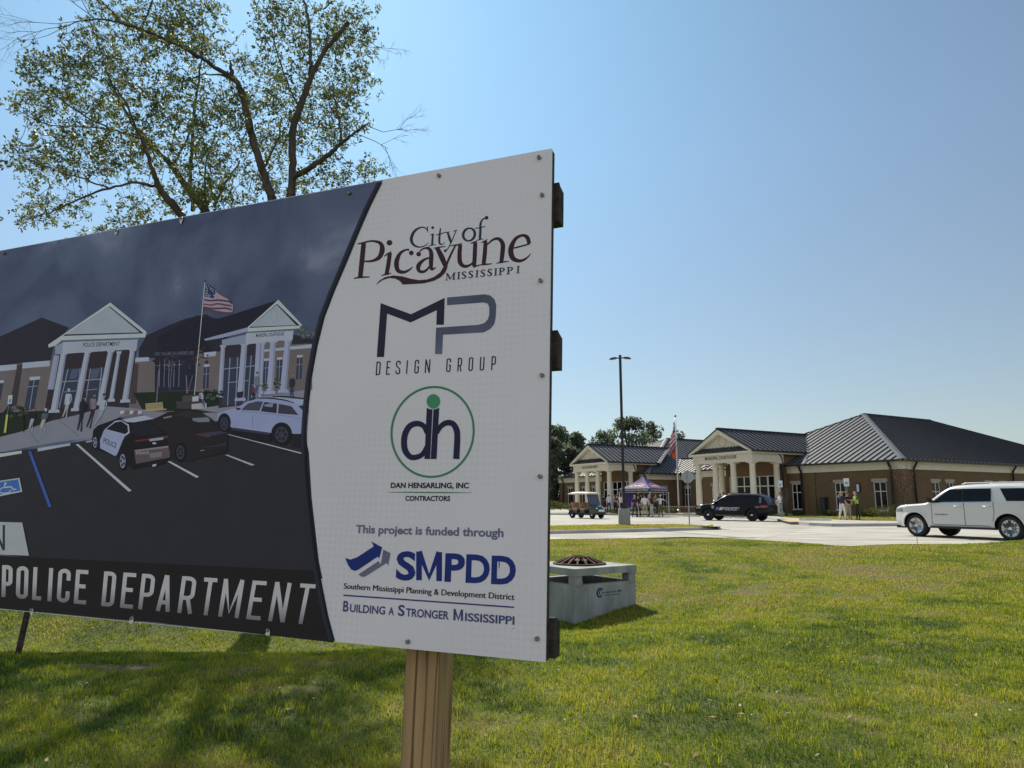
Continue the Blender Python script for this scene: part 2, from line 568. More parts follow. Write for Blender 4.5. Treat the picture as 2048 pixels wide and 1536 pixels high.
# ------------------------------------------------------------------ car park
def concrete(name, col, tile=None, rot=0.0, var=0.10):
    m = mat(name, col, 0.85, var=var, scale=0.55, bump=0.15, bscale=90.0, detail=9, spec=0.3)
    if tile:
        nt = m.node_tree
        p = nt.nodes["Principled BSDF"]
        tc = nt.nodes.new("ShaderNodeTexCoord")
        mp = nt.nodes.new("ShaderNodeMapping")
        mp.inputs["Rotation"].default_value = (0, 0, rot)
        bk = nt.nodes.new("ShaderNodeTexBrick")
        bk.offset = 0
        for k_, v_ in (("Scale", 1.0), ("Mortar Size", 0.018), ("Mortar Smooth", 0.4), ("Brick Width", tile), ("Row Height", tile)):
            bk.inputs[k_].default_value = v_
        bk.inputs["Color1"].default_value = (1, 1, 1, 1)
        bk.inputs["Color2"].default_value = (0.88, 0.88, 0.87, 1)
        bk.inputs["Mortar"].default_value = (0.35, 0.34, 0.32, 1)
        nt.links.new(tc.outputs["Object"], mp.inputs[0])
        nt.links.new(mp.outputs[0], bk.inputs["Vector"])
        # long stains left by traffic
        n = nt.nodes.new("ShaderNodeTexNoise"); n.inputs["Scale"].default_value = 0.5; n.inputs["Detail"].default_value = 7
        m2 = nt.nodes.new("ShaderNodeMapping"); m2.inputs["Scale"].default_value = (0.5, 3.0, 1); m2.inputs["Rotation"].default_value = (0, 0, 0.1)
        nt.links.new(tc.outputs["Object"], m2.inputs[0]); nt.links.new(m2.outputs[0], n.inputs["Vector"])
        rp = nt.nodes.new("ShaderNodeValToRGB")
        rp.color_ramp.elements[0].position = 0.35; rp.color_ramp.elements[0].color = (0.70, 0.70, 0.69, 1)
        rp.color_ramp.elements[1].position = 0.62; rp.color_ramp.elements[1].color = (1.0, 1.0, 1.0, 1)
        nt.links.new(n.outputs["Fac"], rp.inputs[0])
        src = p.inputs["Base Color"].links[0].from_socket
        for s_ in (bk.outputs["Color"], rp.outputs[0]):
            mx = nt.nodes.new("ShaderNodeMix"); mx.data_type = 'RGBA'; mx.blend_type = 'MULTIPLY'
            mx.inputs[0].default_value = 1.0
            nt.links.new(src, mx.inputs[6]); nt.links.new(s_, mx.inputs[7])
            src = mx.outputs[2]
        nt.links.new(src, p.inputs["Base Color"])
    return m
LOT = concrete("parking concrete", (0.50, 0.475, 0.41), 4.6, R(29.5), 0.15)
KERB = concrete("kerb concrete", (0.42, 0.41, 0.385))
WALK = concrete("walk concrete", (0.52, 0.495, 0.43), 1.8, R(29.5), 0.06)
lot = [Vector((x, y, 0)) for x, y in EDGE] + [Vector((60, 90, 0)), Vector((-60, 90, 0))]
mb = MB(); mb.poly(lot, LOT)
tag(mb.build("parking_lot"), kind="structure")

def near_grass(name, poly, n, h, t0, w=0.016):
    """short grass on a bed given as a convex-ish polygon with heights"""
    P = np.array([tuple(p) for p in poly])
    x0, y0, x1, y1 = P[:, 0].min(), P[:, 1].min(), P[:, 0].max(), P[:, 1].max()
    X, Y = x0 + rng.random(n) * (x1 - x0), y0 + rng.random(n) * (y1 - y0)
    ins = np.zeros(n, bool)
    for i in range(len(P)):
        a, b = P[i], P[(i + 1) % len(P)]
        c = ((a[1] > Y) != (b[1] > Y)) & (X < (b[0] - a[0]) * (Y - a[1]) / (b[1] - a[1] + 1e-12) + a[0])
        ins ^= c
    X, Y = X[ins], Y[ins]
    big = fbm(X, Y, 2.5, 23)
    t = np.clip(t0 + (big - 0.5) * 0.9 + (rng.random(len(X)) - 0.5) * 0.35, 0, 1)
    return tag(blades(name, X, Y, np.full(len(X), P[:, 2].mean()), h * (0.5 + rng.random(len(X))), np.full(len(X), w), t, 0.8), kind="stuff")
turf = attr_mat("bed turf", [(0, (0.07, 0.085, 0.02)), (1, (0.16, 0.13, 0.055))], noise_amt=0.5, nscale=3.0)
def bed(name, pts, z):
    me = MB(); me.poly([Vector((p[0], p[1], z)) for p in pts], turf)
    o = me.build(name)
    a = o.data.attributes.new("tone", 'FLOAT', 'POINT')
    a.data.foreach_set("value", [0.5] * len(o.data.vertices))
    return tag(o, kind="structure")

# the kerbed island with the lamp
fr = [at_z(x, y, 0) for x, y in ((700, 1081), (900, 1074.5), (1100, 1068), (1250, 1064.6), (1400, 1060.2), (1432, 1058.5), (1441, 1056.5))]
bk_ = [at_z(x, y, 0.13) for x, y in ((1438, 1053.6), (1420, 1051.8), (1340, 1048.6), (1200, 1050), (1100, 1052), (900, 1056.5), (700, 1061))]
isl = [Vector((p.x, p.y, 0)) for p in fr + bk_]
mb = MB(); mb.prism(isl, 0.13, KERB)
tag(mb.build("kerb"), kind="structure")
inn = [Vector((p.x - (0.25 if i > 4 else 0), p.y + 0.28 + (0.15 if i > 4 else 0), 0)) for i, p in enumerate(fr)] + [Vector((p.x - (0.3 if i < 2 else 0), p.y - 0.2, 0)) for i, p in enumerate(bk_)]
bed("island_bed", inn, 0.134)
near_grass("island_grass", [Vector((p.x, p.y, 0.134)) for p in inn], 60000, 0.05, 0.84, 0.02)
# ------------------------------------------------------------------ the project sign
SGN_C = Vector((0.07244, 1.59348, 0.92702))
SGN_S = Vector((-0.92937, 0.36906, 0.00815)).normalized()
SGN_T = Vector((0.02318, 0.03632, 0.99907)).normalized()
_X = -SGN_S
_Y = SGN_T.cross(_X).normalized()
ZB = 1.36                                   # bottom of the board above the foot of the post
_o = SGN_C - SGN_T * ZB
SGN_M = Matrix(((_X.x, _Y.x, SGN_T.x, _o.x), (_X.y, _Y.y, SGN_T.y, _o.y), (_X.z, _Y.z, SGN_T.z, _o.z), (0, 0, 0, 1)))
SGN_I = SGN_M.inverted()
def on_sign(x, y):
    """measured point of the print -> (x, z) on the board"""
    r = SGN_I.to_3x3() @ ray(x, y)
    o = SGN_I @ Vector((0, 0, EYE))
    p = o + r * (-o.y / r.y)
    return p.x, p.z
sign = empty("project_sign", None, "large project announcement board on a wooden post in the near grass", "sign", mtx=SGN_M)
white_alu = mat("white printed panel", (0.86, 0.80, 0.82), 0.42, var=0.03, scale=3.0, spec=0.4)
# faint halftone dots printed on the white
nt = white_alu.node_tree
p_ = nt.nodes["Principled BSDF"]
tc = nt.nodes.new("ShaderNodeTexCoord")
mp = nt.nodes.new("ShaderNodeMapping"); mp.inputs["Scale"].default_value = (62, 1, 62)
vo = nt.nodes.new("ShaderNodeTexVoronoi"); vo.feature = 'F1'; vo.inputs["Randomness"].default_value = 0.0; vo.inputs["Scale"].default_value = 1.0
rp = nt.nodes.new("ShaderNodeValToRGB")
rp.color_ramp.elements[0].position = 0.22; rp.color_ramp.elements[0].color = (0.945, 0.945, 0.945, 1)
rp.color_ramp.elements[1].position = 0.32; rp.color_ramp.elements[1].color = (1, 1, 1, 1)
nt.links.new(tc.outputs["Object"], mp.inputs[0]); nt.links.new(mp.outputs[0], vo.inputs["Vector"]); nt.links.new(vo.outputs["Distance"], rp.inputs[0])
fade = nt.nodes.new("ShaderNodeTexNoise"); fade.inputs["Scale"].default_value = 2.6
frp = nt.nodes.new("ShaderNodeValToRGB"); frp.color_ramp.elements[0].position = 0.42; frp.color_ramp.elements[1].position = 0.6
nt.links.new(tc.outputs["Object"], fade.inputs["Vector"]); nt.links.new(fade.outputs["Fac"], frp.inputs[0])
mx = nt.nodes.new("ShaderNodeMix"); mx.data_type = 'RGBA'; mx.blend_type = 'MULTIPLY'
nt.links.new(frp.outputs[0], mx.inputs[0])
nt.links.new(p_.inputs["Base Color"].links[0].from_socket, mx.inputs[6]); nt.links.new(rp.outputs[0], mx.inputs[7]); nt.links.new(mx.outputs[2], p_.inputs["Base Color"])

def ink(r, g, b):
    """printed ink, from the tone it shows next to the white of the board"""
    k = 3.3
    c = tuple(min(0.80, v * k * t) for v, t in zip(lin((r, g, b)), (1.06, 0.96, 0.95)))
    return mat("ink %d %d %d" % (r, g, b), c, 0.55, var=0.05, scale=14.0, spec=0.12)
SW = 2.60
pn = MB(); pn.box((-SW, 0, ZB), (0, 0.0035, ZB + 1.22), white_alu)
panel = pn.build("panel", sign)
raw = mat("weathered plywood", (0.05, 0.038, 0.03), 0.9, var=0.5, scale=6, stretch=(1, 1, 6), bump=0.5, bscale=30)
bkb = MB(); bkb.box((-SW, 0.0037, ZB + 0.001), (-0.001, 0.024, ZB + 1.218), raw); bkb.build("backing_board", sign)
timber = mat("old timber", (0.045, 0.034, 0.028), 0.9, var=0.5, scale=5, stretch=(1, 6, 6), bump=0.5, bscale=25)
for y0, y1 in ((357, 436), (655, 731), (1239, 1321)):
    za, zb2 = on_sign(1104, y0)[1], on_sign(1100, y1)[1]
    b = MB()
    b.box((-SW, 0.0243, zb2), (0.012, 0.062, za - 0.012), timber)
    b.add([(-SW, 0.0243, za - 0.012), (0.012, 0.0243, za - 0.012), (0.012, 0.062, za - 0.012), (-SW, 0.062, za - 0.012), (-SW, 0.0243, za), (0.012, 0.0243, za), (0.008, 0.046, za), (-SW, 0.046, za)], [(4, 5, 6, 7), (0, 1, 5, 4), (1, 2, 6, 5), (2, 3, 7, 6)], timber)
    b.build("batten", sign)
# post: pressure treated timber with grain
wood = bpy.data.materials.new("treated pine")
wood.use_nodes = True
nt = wood.node_tree
p_ = nt.nodes["Principled BSDF"]; p_.inputs["Roughness"].default_value = 0.75
tc = nt.nodes.new("ShaderNodeTexCoord")
mp = nt.nodes.new("ShaderNodeMapping"); mp.inputs["Scale"].default_value = (1.0, 1.0, 0.035)
wv = nt.nodes.new("ShaderNodeTexWave"); wv.wave_type = 'RINGS'; wv.rings_direction = 'Z'
wv.inputs["Scale"].default_value = 17.0; wv.inputs["Distortion"].default_value = 9.0; wv.inputs["Detail"].default_value = 3.0; wv.inputs["Detail Scale"].default_value = 1.6
nt.links.new(tc.outputs["Object"], mp.inputs[0]); nt.links.new(mp.outputs[0], wv.inputs["Vector"])
rp = nt.nodes.new("ShaderNodeValToRGB")
rp.color_ramp.elements[0].color = (0.20, 0.105, 0.045, 1); rp.color_ramp.elements[1].color = (0.42, 0.265, 0.125, 1); rp.color_ramp.elements[1].position = 0.22
nt.links.new(wv.outputs["Fac"], rp.inputs[0])
n = nt.nodes.new("ShaderNodeTexNoise"); n.inputs["Scale"].default_value = 30
mp2 = nt.nodes.new("ShaderNodeMapping"); mp2.inputs["Scale"].default_value = (1, 1, 0.08)
nt.links.new(tc.outputs["Object"], mp2.inputs[0]); nt.links.new(mp2.outputs[0], n.inputs["Vector"])
mx = nt.nodes.new("ShaderNodeMix"); mx.data_type = 'RGBA'; mx.blend_type = 'OVERLAY'; mx.inputs[0].default_value = 0.5
nt.links.new(rp.outputs[0], mx.inputs[6]); nt.links.new(n.outputs["Fac"], mx.inputs[7]); nt.links.new(mx.outputs[2], p_.inputs["Base Color"])
bp = nt.nodes.new("ShaderNodeBump"); bp.inputs["Strength"].default_value = 0.25; bp.inputs["Distance"].default_value = 0.003
nt.links.new(wv.outputs["Fac"], bp.inputs["Height"]); nt.links.new(bp.outputs[0], p_.inputs["Normal"])
def behind(x, y, d):
    r = SGN_I.to_3x3() @ ray(x, y)
    o = SGN_I @ Vector((0, 0, EYE))
    return (o + r * ((d - o.y) / r.y)).x
xl = behind(811, 1302, 0.0625)
gap = mat("split in wood", (0.02, 0.014, 0.01), 1.0)
def sign_post(x0):
    w = 0.090
    b = MB()
    c = 0.004
    prof = [(x0 + c, 0.0625), (x0 + 0.0315, 0.0625), (x0 + 0.0320, 0.068), (x0 + 0.0326, 0.068), (x0 + 0.0332, 0.0625), (x0 + w - c, 0.0625), (x0 + w, 0.0625 + c), (x0 + w, 0.1515 - c), (x0 + w - c, 0.1515), (x0 + c, 0.1515), (x0, 0.1515 - c), (x0, 0.0625 + c)]
    b.prism([(px, py, -0.55) for px, py in prof], 0.55 + ZB + 1.15, wood)
    # local origin in the heart of the trunk the post was cut from
    o = b.build("post", sign, off=(x0 - 0.05, 0.19, 0))
    o.location = (x0 - 0.05, 0.19, 0)
sign_post(xl)
sign_post(-SW + 0.22)

class Art(MB):
    """flat print laid on the board, each shape a hair in front of the last"""
    lay, step = 0, 0.0000035
    def at(self, x, y, k=None):
        q = on_sign(x, y)
        return (q[0], -0.0003 - (Art.lay if k is None else k) * Art.step, q[1])
    def shape(self, pts, m):
        Art.lay += 1
        return self.poly([self.at(x, y) for x, y in pts], m)
    def line(self, pts, m, n=6, closed=False):
        Art.lay += 1
        for q in stroke_quads(pts, n, closed):
            self.add([self.at(x, y) for x, y in q], [(0, 1, 2, 3)], m)
        return self
    def dot(self, x, y, rx, m, ry=None, n=20):
        ry = ry or rx
        return self.shape([(x + rx * math.cos(2 * math.pi * k / n), y + ry * math.sin(2 * math.pi * k / n)) for k in range(n)], m)
    def text(self, body, p0, p1, cap, m, bold=0.0):
        Art.lay += 1
        vs, fs = text_xy(body, bold)
        a, b = on_sign(*p0), on_sign(*p1)
        c = on_sign(p0[0], p0[1] - cap)
        h = math.hypot(c[0] - a[0], c[1] - a[1])
        y = -0.0003 - Art.lay * Art.step
        return self.add([(a[0] + u * (b[0] - a[0]), y, a[1] + u * (b[1] - a[1]) + v * h) for u, v in vs], fs, m)
class Zoom:
    """shapes written in the coordinates of an enlarged view of the print"""
    def __init__(self, art, x, y, s):
        self.a, self.x, self.y, self.s = art, x, y, s
    def P(self, p):
        return (self.x + p[0] / self.s, self.y + p[1] / self.s)
    def shape(self, pts, m): self.a.shape([self.P(p) for p in pts], m)
    def line(self, pts, m, n=6, closed=False): self.a.line([(*self.P(p), p[2] / self.s) for p in pts], m, n, closed)
    def dot(self, x, y, r, m, ry=None): self.a.dot(*self.P((x, y)), r / self.s, m, ry / self.s if ry else None)
    def text(self, body, p0, p1, cap, m, bold=0.0): self.a.text(body, self.P(p0), self.P(p1), cap / self.s, m, bold)
    def seg(self, x0, y0, x1, y1, w, m): self.line([(x0, y0, w), (x1, y1, w)], m, 1)

# condensed block capitals drawn as strokes in a unit box (x 0..1, y 0..1 up)
def arc(cx, cy, rx, ry, a0, a1, n=7):
    return [(cx + rx * math.cos(R(a0 + (a1 - a0) * k / n)), cy + ry * math.sin(R(a0 + (a1 - a0) * k / n))) for k in range(n + 1)]
def block_letter(ch, wx, wy):
    """list of strokes; wx, wy: half stroke width as a share of the box"""
    l, r_, b, t = wx, 1 - wx, wy, 1 - wy
    rx, ry = 0.5 - wx, (0.5 - wx) * wy / wx * 0.9
    ry = min(ry, 0.24)
    S = {}
    S['I'] = [[(0.5, 0), (0.5, 1)]]
    S['L'] = [[(l, 1), (l, 0)], [(l, b), (1, b)]]
    S['E'] = [[(l, 1), (l, 0)], [(l, b), (1, b)], [(l, t), (1, t)], [(l, .52), (.86, .52)]]
    S['T'] = [[(.5, 1), (.5, 0)], [(0, t), (1, t)]]
    S['P'] = [[(l, 1), (l, 0)], [(l, t), (.5, t)] + arc(.5, t - ry, rx, ry, 90, 0) + arc(.5, .42 + ry, rx, ry, 0, -90) + [(.5, .42), (l, .42)]]
    S['D'] = [[(l, 1), (l, 0)], [(l, t), (.5, t)] + arc(.5, t - ry, rx, ry, 90, 0) + arc(.5, b + ry, rx, ry, 0, -90) + [(.5, b), (l, b)]]
    S['O'] = [arc(.5, t - ry, rx, ry, 180, 0, 12) + arc(.5, b + ry, rx, ry, 0, -180, 12) + [(l, t - ry)]]
    S['U'] = [[(l, 1), (l, b + ry)] + arc(.5, b + ry, rx, ry, 180, 360, 12) + [(r_, b + ry), (r_, 1)]]
    S['C'] = [[(r_, .66), (r_, t - ry)] + arc(.5, t - ry, rx, ry, 0, 180, 12) + arc(.5, b + ry, rx, ry, 180, 360, 12) + [(r_, b + ry), (r_, .34)]]
    S['G'] = [[(r_, .70), (r_, t - ry)] + arc(.5, t - ry, rx, ry, 0, 180, 12) + arc(.5, b + ry, rx, ry, 180, 360, 12) + [(r_, b + ry), (r_, .48), (.55, .48)]]
    S['S'] = [[(r_, .72), (r_, t - ry)] + arc(.5, t - ry, rx, ry, 0, 180, 12) + [(l, .66), (.30, .56), (.70, .44), (r_, .34)] + arc(.5, b + ry, rx, ry, 0, -180, 12) + [(l, b + ry), (l, .28)]]
    S['R'] = S['P'] + [[(.55, .44), (r_, 0)]]
    S['A'] = [[(wx * .9, 0), (.5 - wx * .1, 1)], [(1 - wx * .9, 0), (.5 + wx * .1, 1)], [(.22, .25), (.78, .25)]]
    S['N'] = [[(l, 0), (l, 1)], [(r_, 0), (r_, 1)], [(l, 1), (r_, 0)]]
    S['M'] = [[(l, 0), (l, 1)], [(r_, 0), (r_, 1)], [(l, 1), (.5, .12), (r_, 1)]]
    return S[ch]
def block_text(Z, letters, top, bot, wt, m, m2=None):
    """letters: (char, x0, x1) boxes; top/bot: two points each giving the cap and base lines; wt: stroke width"""
    def ly(ln, x): return ln[0][1] + (ln[1][1] - ln[0][1]) * (x - ln[0][0]) / (ln[1][0] - ln[0][0])
    for ch, x0, x1 in letters:
        w, hgt = (x1 - x0), ly(bot, x0) - ly(top, x0)
        lean = (top[0][0] - bot[0][0]) + ((top[1][0] - top[0][0]) - (bot[1][0] - bot[0][0])) * (x0 - bot[0][0]) / (bot[1][0] - bot[0][0])
        st = block_letter(ch, min(wt / w / 2, 0.5), wt * 0.92 / hgt / 2)
        def pt(u, v):
            xb = x0 + u * w
            xt = xb
            yb, yt = ly(bot, xb), ly(top, xb)
            return (xb + lean * (v - 0.5), yb + (yt - yb) * v)
        for s in st:
            pts = [pt(u, v) for u, v in s]
            Art.lay += 1
            # mitred strip
            P = [np.array(p) for p in pts]
            Lq, Rq = [], []
            for i in range(len(P)):
                d0 = P[i] - P[max(i - 1, 0)] if i else P[1] - P[0]
                d1 = P[min(i + 1, len(P) - 1)] - P[i] if i < len(P) - 1 else d0
                if np.hypot(*d0) < 1e-6: d0 = d1
                if np.hypot(*d1) < 1e-6: d1 = d0
                d0, d1 = d0 / np.hypot(*d0), d1 / np.hypot(*d1)
                n0, n1 = np.array([-d0[1], d0[0]]), np.array([-d1[1], d1[0]])
                nn = n0 + n1
                nn = nn / max(np.dot(nn, n0), 0.6) if np.hypot(*nn) > 1e-6 else n0
                Lq.append(P[i] + nn * wt / 2); Rq.append(P[i] - nn * wt / 2)
            for i in range(len(P) - 1):
                Z.a.add([Z.a.at(*Z.P(q)) for q in (Lq[i], Lq[i + 1], Rq[i + 1], Rq[i])], [(0, 1, 2, 3)], m)

# ---- printed picture on the left of the board
pic = Art()
CURVE = [(766, 361), (740, 416), (716, 472), (693, 528), (670, 582), (650, 634), (636, 690), (625, 750), (618, 810), (614, 870), (615, 930), (620, 990), (627, 1050), (634, 1110), (645, 1172), (657, 1232), (670, 1285)]
cz = []
for x, y in CURVE:
    q = on_sign(x, y); cz.append(q)
cz[0] = (cz[0][0], ZB + 1.2185); cz[-1] = (cz[-1][0], ZB + 0.0015)
storm = mat("printed storm sky", (0.085, 0.155, 0.29), 0.40, col2=(0.14, 0.18, 0.25), scale=3.2, detail=8, spec=0.4)
nt = storm.node_tree
for nd in nt.nodes:
    if nd.type == 'VALTORGB':
        nd.color_ramp.elements[0].color = (0.28, 0.30, 0.42, 1); nd.color_ramp.elements[0].position = 0.33
        nd.color_ramp.elements[1].color = (0.075, 0.098, 0.18, 1); nd.color_ramp.elements[1].position = 0.60
        e = nd.color_ramp.elements.new(0.42); e.color = (0.145, 0.175, 0.285, 1)
    if nd.type == 'TEX_NOISE':
        nd.inputs["Distortion"].default_value = 0.6
# the picture body, over the whole left part of the board
xm = -SW + 0.002
ys_ = [p[1] for p in cz]
for i in range(len(cz) - 1):
    a, b = cz[i], cz[i + 1]
    pic.add([(xm, -0.0003, a[1]), (a[0], -0.0003, a[1]), (b[0], -0.0003, b[1]), (xm, -0.0003, b[1])], [(0, 1, 2, 3)], storm)
A = Zoom(pic, 0, 520, 5.909); B = Zoom(pic, 320, 520, 5.909); C = Zoom(pic, 0, 740, 5.486); D = Zoom(pic, 300, 740, 5.486); E5 = Zoom(pic, 0, 1000, 3.103)
asph, roofc, brickc, fas, colc, paveC, grassC, dark, glassC = ink(33, 34, 38), ink(33, 32, 40), ink(78, 74, 74), ink(118, 126, 142), ink(116, 124, 136), ink(92, 96, 106), ink(26, 33, 27), ink(24, 24, 30), ink(40, 45, 58)
ped, pedin, trim, rail = ink(126, 136, 146), ink(112, 121, 129), ink(30, 32, 42), ink(98, 106, 122)
# asphalt, down to the dark band
C.shape([(-400, 1000), (0, 905), (420, 860), (1020, 760), (1900, 560), (3300, 520), (3390, 900), (3420, 1400), (3500, 2100), (3540, 2290), (-400, 2000)], asph)
# far roofs and walls
A.shape([(-200, 960), (0, 905), (495, 680), (820, 800), (640, 1010), (600, 1190), (-200, 1262)], roofc)
A.shape([(-200, 1262), (600, 1190), (700, 1150), (560, 1536), (500, 2200), (-200, 2200)], brickc)
A.shape([(-200, 1265), (198, 1232), (198, 1295), (-200, 1335)], fas)
A.shape([(265, 1215), (592, 1188), (588, 1255), (265, 1282)], fas)
A.shape([(205, 1240), (270, 1230), (200, 1720), (110, 1740)], ink(46, 42, 46))
A.shape([(348, 1420), (470, 1410), (405, 1760), (280, 1780)], glassC)
A.shape([(350, 1382), (476, 1374), (472, 1412), (350, 1424)], fas)
A.seg(405, 1418, 350, 1760, 9, rail); A.seg(335, 1500, 445, 1488, 9, rail)
A.shape([(-120, 1465), (42, 1455), (10, 1650), (-120, 1650)], glassC); A.shape([(-120, 1430), (48, 1420), (44, 1452), (-120, 1465)], fas)
# middle wing
A.shape([(1735, 890), (2009, 765), (2200, 690), (2440, 640), (2700, 800), (2680, 1130), (1640, 1165), (1640, 1050), (1720, 915)], roofc)
B.shape([(-20, 900), (440, 655), (680, 692), (530, 940), (640, 1090), (440, 1110), (-20, 1090)], ink(27, 27, 36))
A.shape([(1410, 1210), (1760, 1190), (2560, 1140), (2500, 2000), (1390, 2000)], brickc)
A.shape([(1430, 1165), (1762, 1148), (1762, 1195), (1430, 1215)], fas)
B.shape([(-60, 1120), (420, 1090), (420, 1536), (-60, 1560)], ink(30, 32, 44))
B.shape([(-60, 1090), (400, 1075), (400, 1118), (-60, 1128)], ink(52, 56, 70))
for x in (0, 55, 110, 170, 230): B.seg(x, 1180, x - 8, 1500, 5, rail)
B.seg(-60, 1250, 260, 1235, 5, rail)
A.shape([(1560, 1230), (1640, 1225), (1610, 1700), (1540, 1700)], ink(52, 46, 48))
# police portico
A.shape([(660, 1110), (1620, 1050), (1545, 1536), (1500, 2000), (480, 2050), (570, 1536)], ink(38, 34, 38))
for q in (((800, 1290), (950, 1278), (905, 1700), (740, 1720)), ((1065, 1280), (1200, 1268), (1160, 1690), (1000, 1700)), ((740, 1300), (790, 1295), (700, 1720), (640, 1720)), ((1215, 1275), (1245, 1272), (1200, 1690), (1170, 1690))):
    A.shape(q, glassC)
A.shape([(850, 1290), (940, 1285), (900, 1400), (820, 1410)], ink(58, 66, 84)); A.shape([(1080, 1290), (1190, 1280), (1150, 1400), (1070, 1410)], ink(60, 66, 80))
for x0, y0, x1, y1, w in ((730, 1440, 1240, 1405, 11), (805, 1290, 700, 1750, 11), (950, 1280, 890, 1720, 9), (1070, 1285, 1010, 1700, 10), (1205, 1270, 1160, 1690, 12), (1240, 1275, 1195, 1690, 8), (760, 1560, 900, 1545, 8), (1010, 1540, 1150, 1525, 8)):
    A.seg(x0, y0, x1, y1, w, rail)
def column(Z, a, b, w0, w1, m, cap=True):
    Z.shape([(a[0] - w0, a[1]), (a[0] + w0, a[1]), (b[0] + w1, b[1]), (b[0] - w1, b[1])], m)
    Z.shape([(a[0] + w0 * .35, a[1]), (a[0] + w0, a[1]), (b[0] + w1, b[1]), (b[0] + w1 * .35, b[1])], ink(96, 102, 118))
    if cap:
        Z.shape([(a[0] - w0 * 1.6, a[1] - 14), (a[0] + w0 * 1.6, a[1] - 18), (a[0] + w0 * 1.3, a[1] + 12), (a[0] - w0 * 1.3, a[1] + 14)], m)
        Z.shape([(b[0] - w1 * 1.5, b[1] - 8), (b[0] + w1 * 1.5, b[1] - 14), (b[0] + w1 * 1.7, b[1] + 22), (b[0] - w1 * 1.7, b[1] + 28)], m)
# pavement and lawn in front
C.shape([(-300, 500), (0, 470), (620, 440), (560, 560), (220, 680), (0, 735), (-300, 800)], grassC)
C.shape([(-300, 800), (0, 735), (220, 680), (560, 560), (820, 500), (1190, 400), (1460, 420), (1900, 480), (2400, 470), (2400, 560), (1800, 640), (1020, 735), (540, 805), (0, 905), (-300, 960)], paveC)
C.shape([(1460, 250), (2800, 200), (2900, 440), (2200, 470), (1560, 430)], grassC)
D.shape([(480, 430), (700, 400), (1200, 300), (1740, 210), (1745, 330), (1200, 420), (760, 470)], paveC)
D.shape([(620, 320), (1060, 290), (1080, 380), (820, 410)], grassC)
for x0, y0, x1, y1 in ((345, 690, 415, 800), (640, 540, 870, 730)): C.seg(x0, y0, x1, y1, 5, ink(60, 63, 72))
C.shape([(-200, 945), (240, 885), (240, 915), (-200, 990)], ink(132, 138, 148)); C.shape([(415, 858), (772, 803), (772, 828), (415, 895)], ink(118, 124, 138)); C.shape([(945, 780), (1020, 768), (1020, 786), (945, 797)], ink(110, 116, 128))
column(A, (672, 1128), (600, 1530), 34, 38, ink(104, 112, 130), False)
for a, b, w0, w1 in (((755, 1105), (640, 1780), 32, 40), ((1037, 1085), (905, 1760), 32, 40), ((1310, 1078), (1190, 1690), 30, 36), ((1408, 1095), (1316, 1650), 20, 26), ((1570, 1062), (1480, 1660), 30, 36)):
    column(A, a, b, w0, w1, colc)
A.shape([(655, 1018), (748, 975), (738, 1110), (652, 1118)], rail)
A.shape([(745, 972), (1632, 932), (1616, 1052), (740, 1110)], ink(116, 124, 133))
A.shape([(735, 942), (1660, 915), (1645, 940), (740, 970)], ink(70, 76, 90))
A.shape([(572, 1000), (1305, 503), (1736, 852), (1716, 915), (735, 948), (660, 1012), (576, 1036)], ped)
A.shape([(575, 1000), (1305, 505), (1312, 515), (740, 905), (590, 1012)], ink(138, 146, 156))
A.shape([(745, 898), (1300, 548), (1700, 868)], trim)
A.shape([(775, 880), (1292, 556), (1655, 856)], pedin)
A.line([(1190, 760, 4), (1215, 700, 4), (1270, 690, 4), (1290, 750, 4), (1260, 810, 4), (1210, 800, 4)], ink(98, 106, 114), 5, True)
A.text("POLICE DEPARTMENT", (980, 1028), (1415, 1013), 46, ink(28, 30, 38), 0.01)
# courthouse portico
B.shape([(440, 690), (530, 945), (1010, 850), (1400, 470), (870, 640), (700, 690)], ink(27, 27, 36))
B.shape([(440, 1110), (690, 1085), (1030, 1000), (1570, 950), (1790, 1000), (1800, 1536), (420, 1560)], brickc)
B.shape([(520, 1095), (670, 1080), (655, 1135), (520, 1150)], fas)
B.shape([(1230, 1060), (1800, 995), (1790, 1040), (1230, 1085)], fas)
B.shape([(1570, 880), (1840, 940), (1850, 980), (1560, 1000)], roofc)
B.shape([(760, 1005), (1140, 960), (1110, 1700), (690, 1750)], ink(40, 36, 44))
for q in (((775, 1160), (1120, 1130), (1090, 1690), (735, 1720)),):
    B.shape(q, glassC)
for x0, y0, x1, y1, w in ((830, 1155, 800, 1720, 11), (920, 1150, 895, 1720, 11), (750, 1290, 1120, 1250, 10), (1080, 1130, 1040, 1690, 10), (800, 1450, 1050, 1425, 9), (1010, 1140, 990, 1690, 9)):
    B.seg(x0, y0, x1, y1, w, rail)
for x, y in ((1225, 1195), (1385, 1180), (1620, 1155), (520, 1265)):
    B.shape([(x, y), (x + 65, y - 6), (x + 55, y + 250), (x - 12, y + 256)], glassC)
    B.shape([(x, y - 28), (x + 68, y - 34), (x + 66, y - 6), (x, y)], fas)
    B.seg(x + 32, y, x + 22, y + 250, 6, rail); B.seg(x - 4, y + 85, x + 62, y + 78, 6, rail)
for a, b, w0, w1 in (((748, 1020), (715, 1600), 24, 28), ((1222, 985), (1190, 1560), 18, 20), ((1000, 995), (950, 1640), 34, 40), ((1172, 975), (1140, 1600), 32, 36), ((1340, 965), (1300, 1560), 34, 40), ((1512, 950), (1460, 1545), 34, 40)):
    column(B, a, b, w0, w1, ink(112, 118, 140))
B.shape([(735, 945), (1025, 880), (1020, 990), (735, 1015)], rail)
B.shape([(1020, 865), (1580, 835), (1570, 940), (1016, 998)], ink(118, 125, 136))
B.shape([(1030, 845), (1590, 820), (1585, 836), (1030, 865)], ink(70, 76, 90))
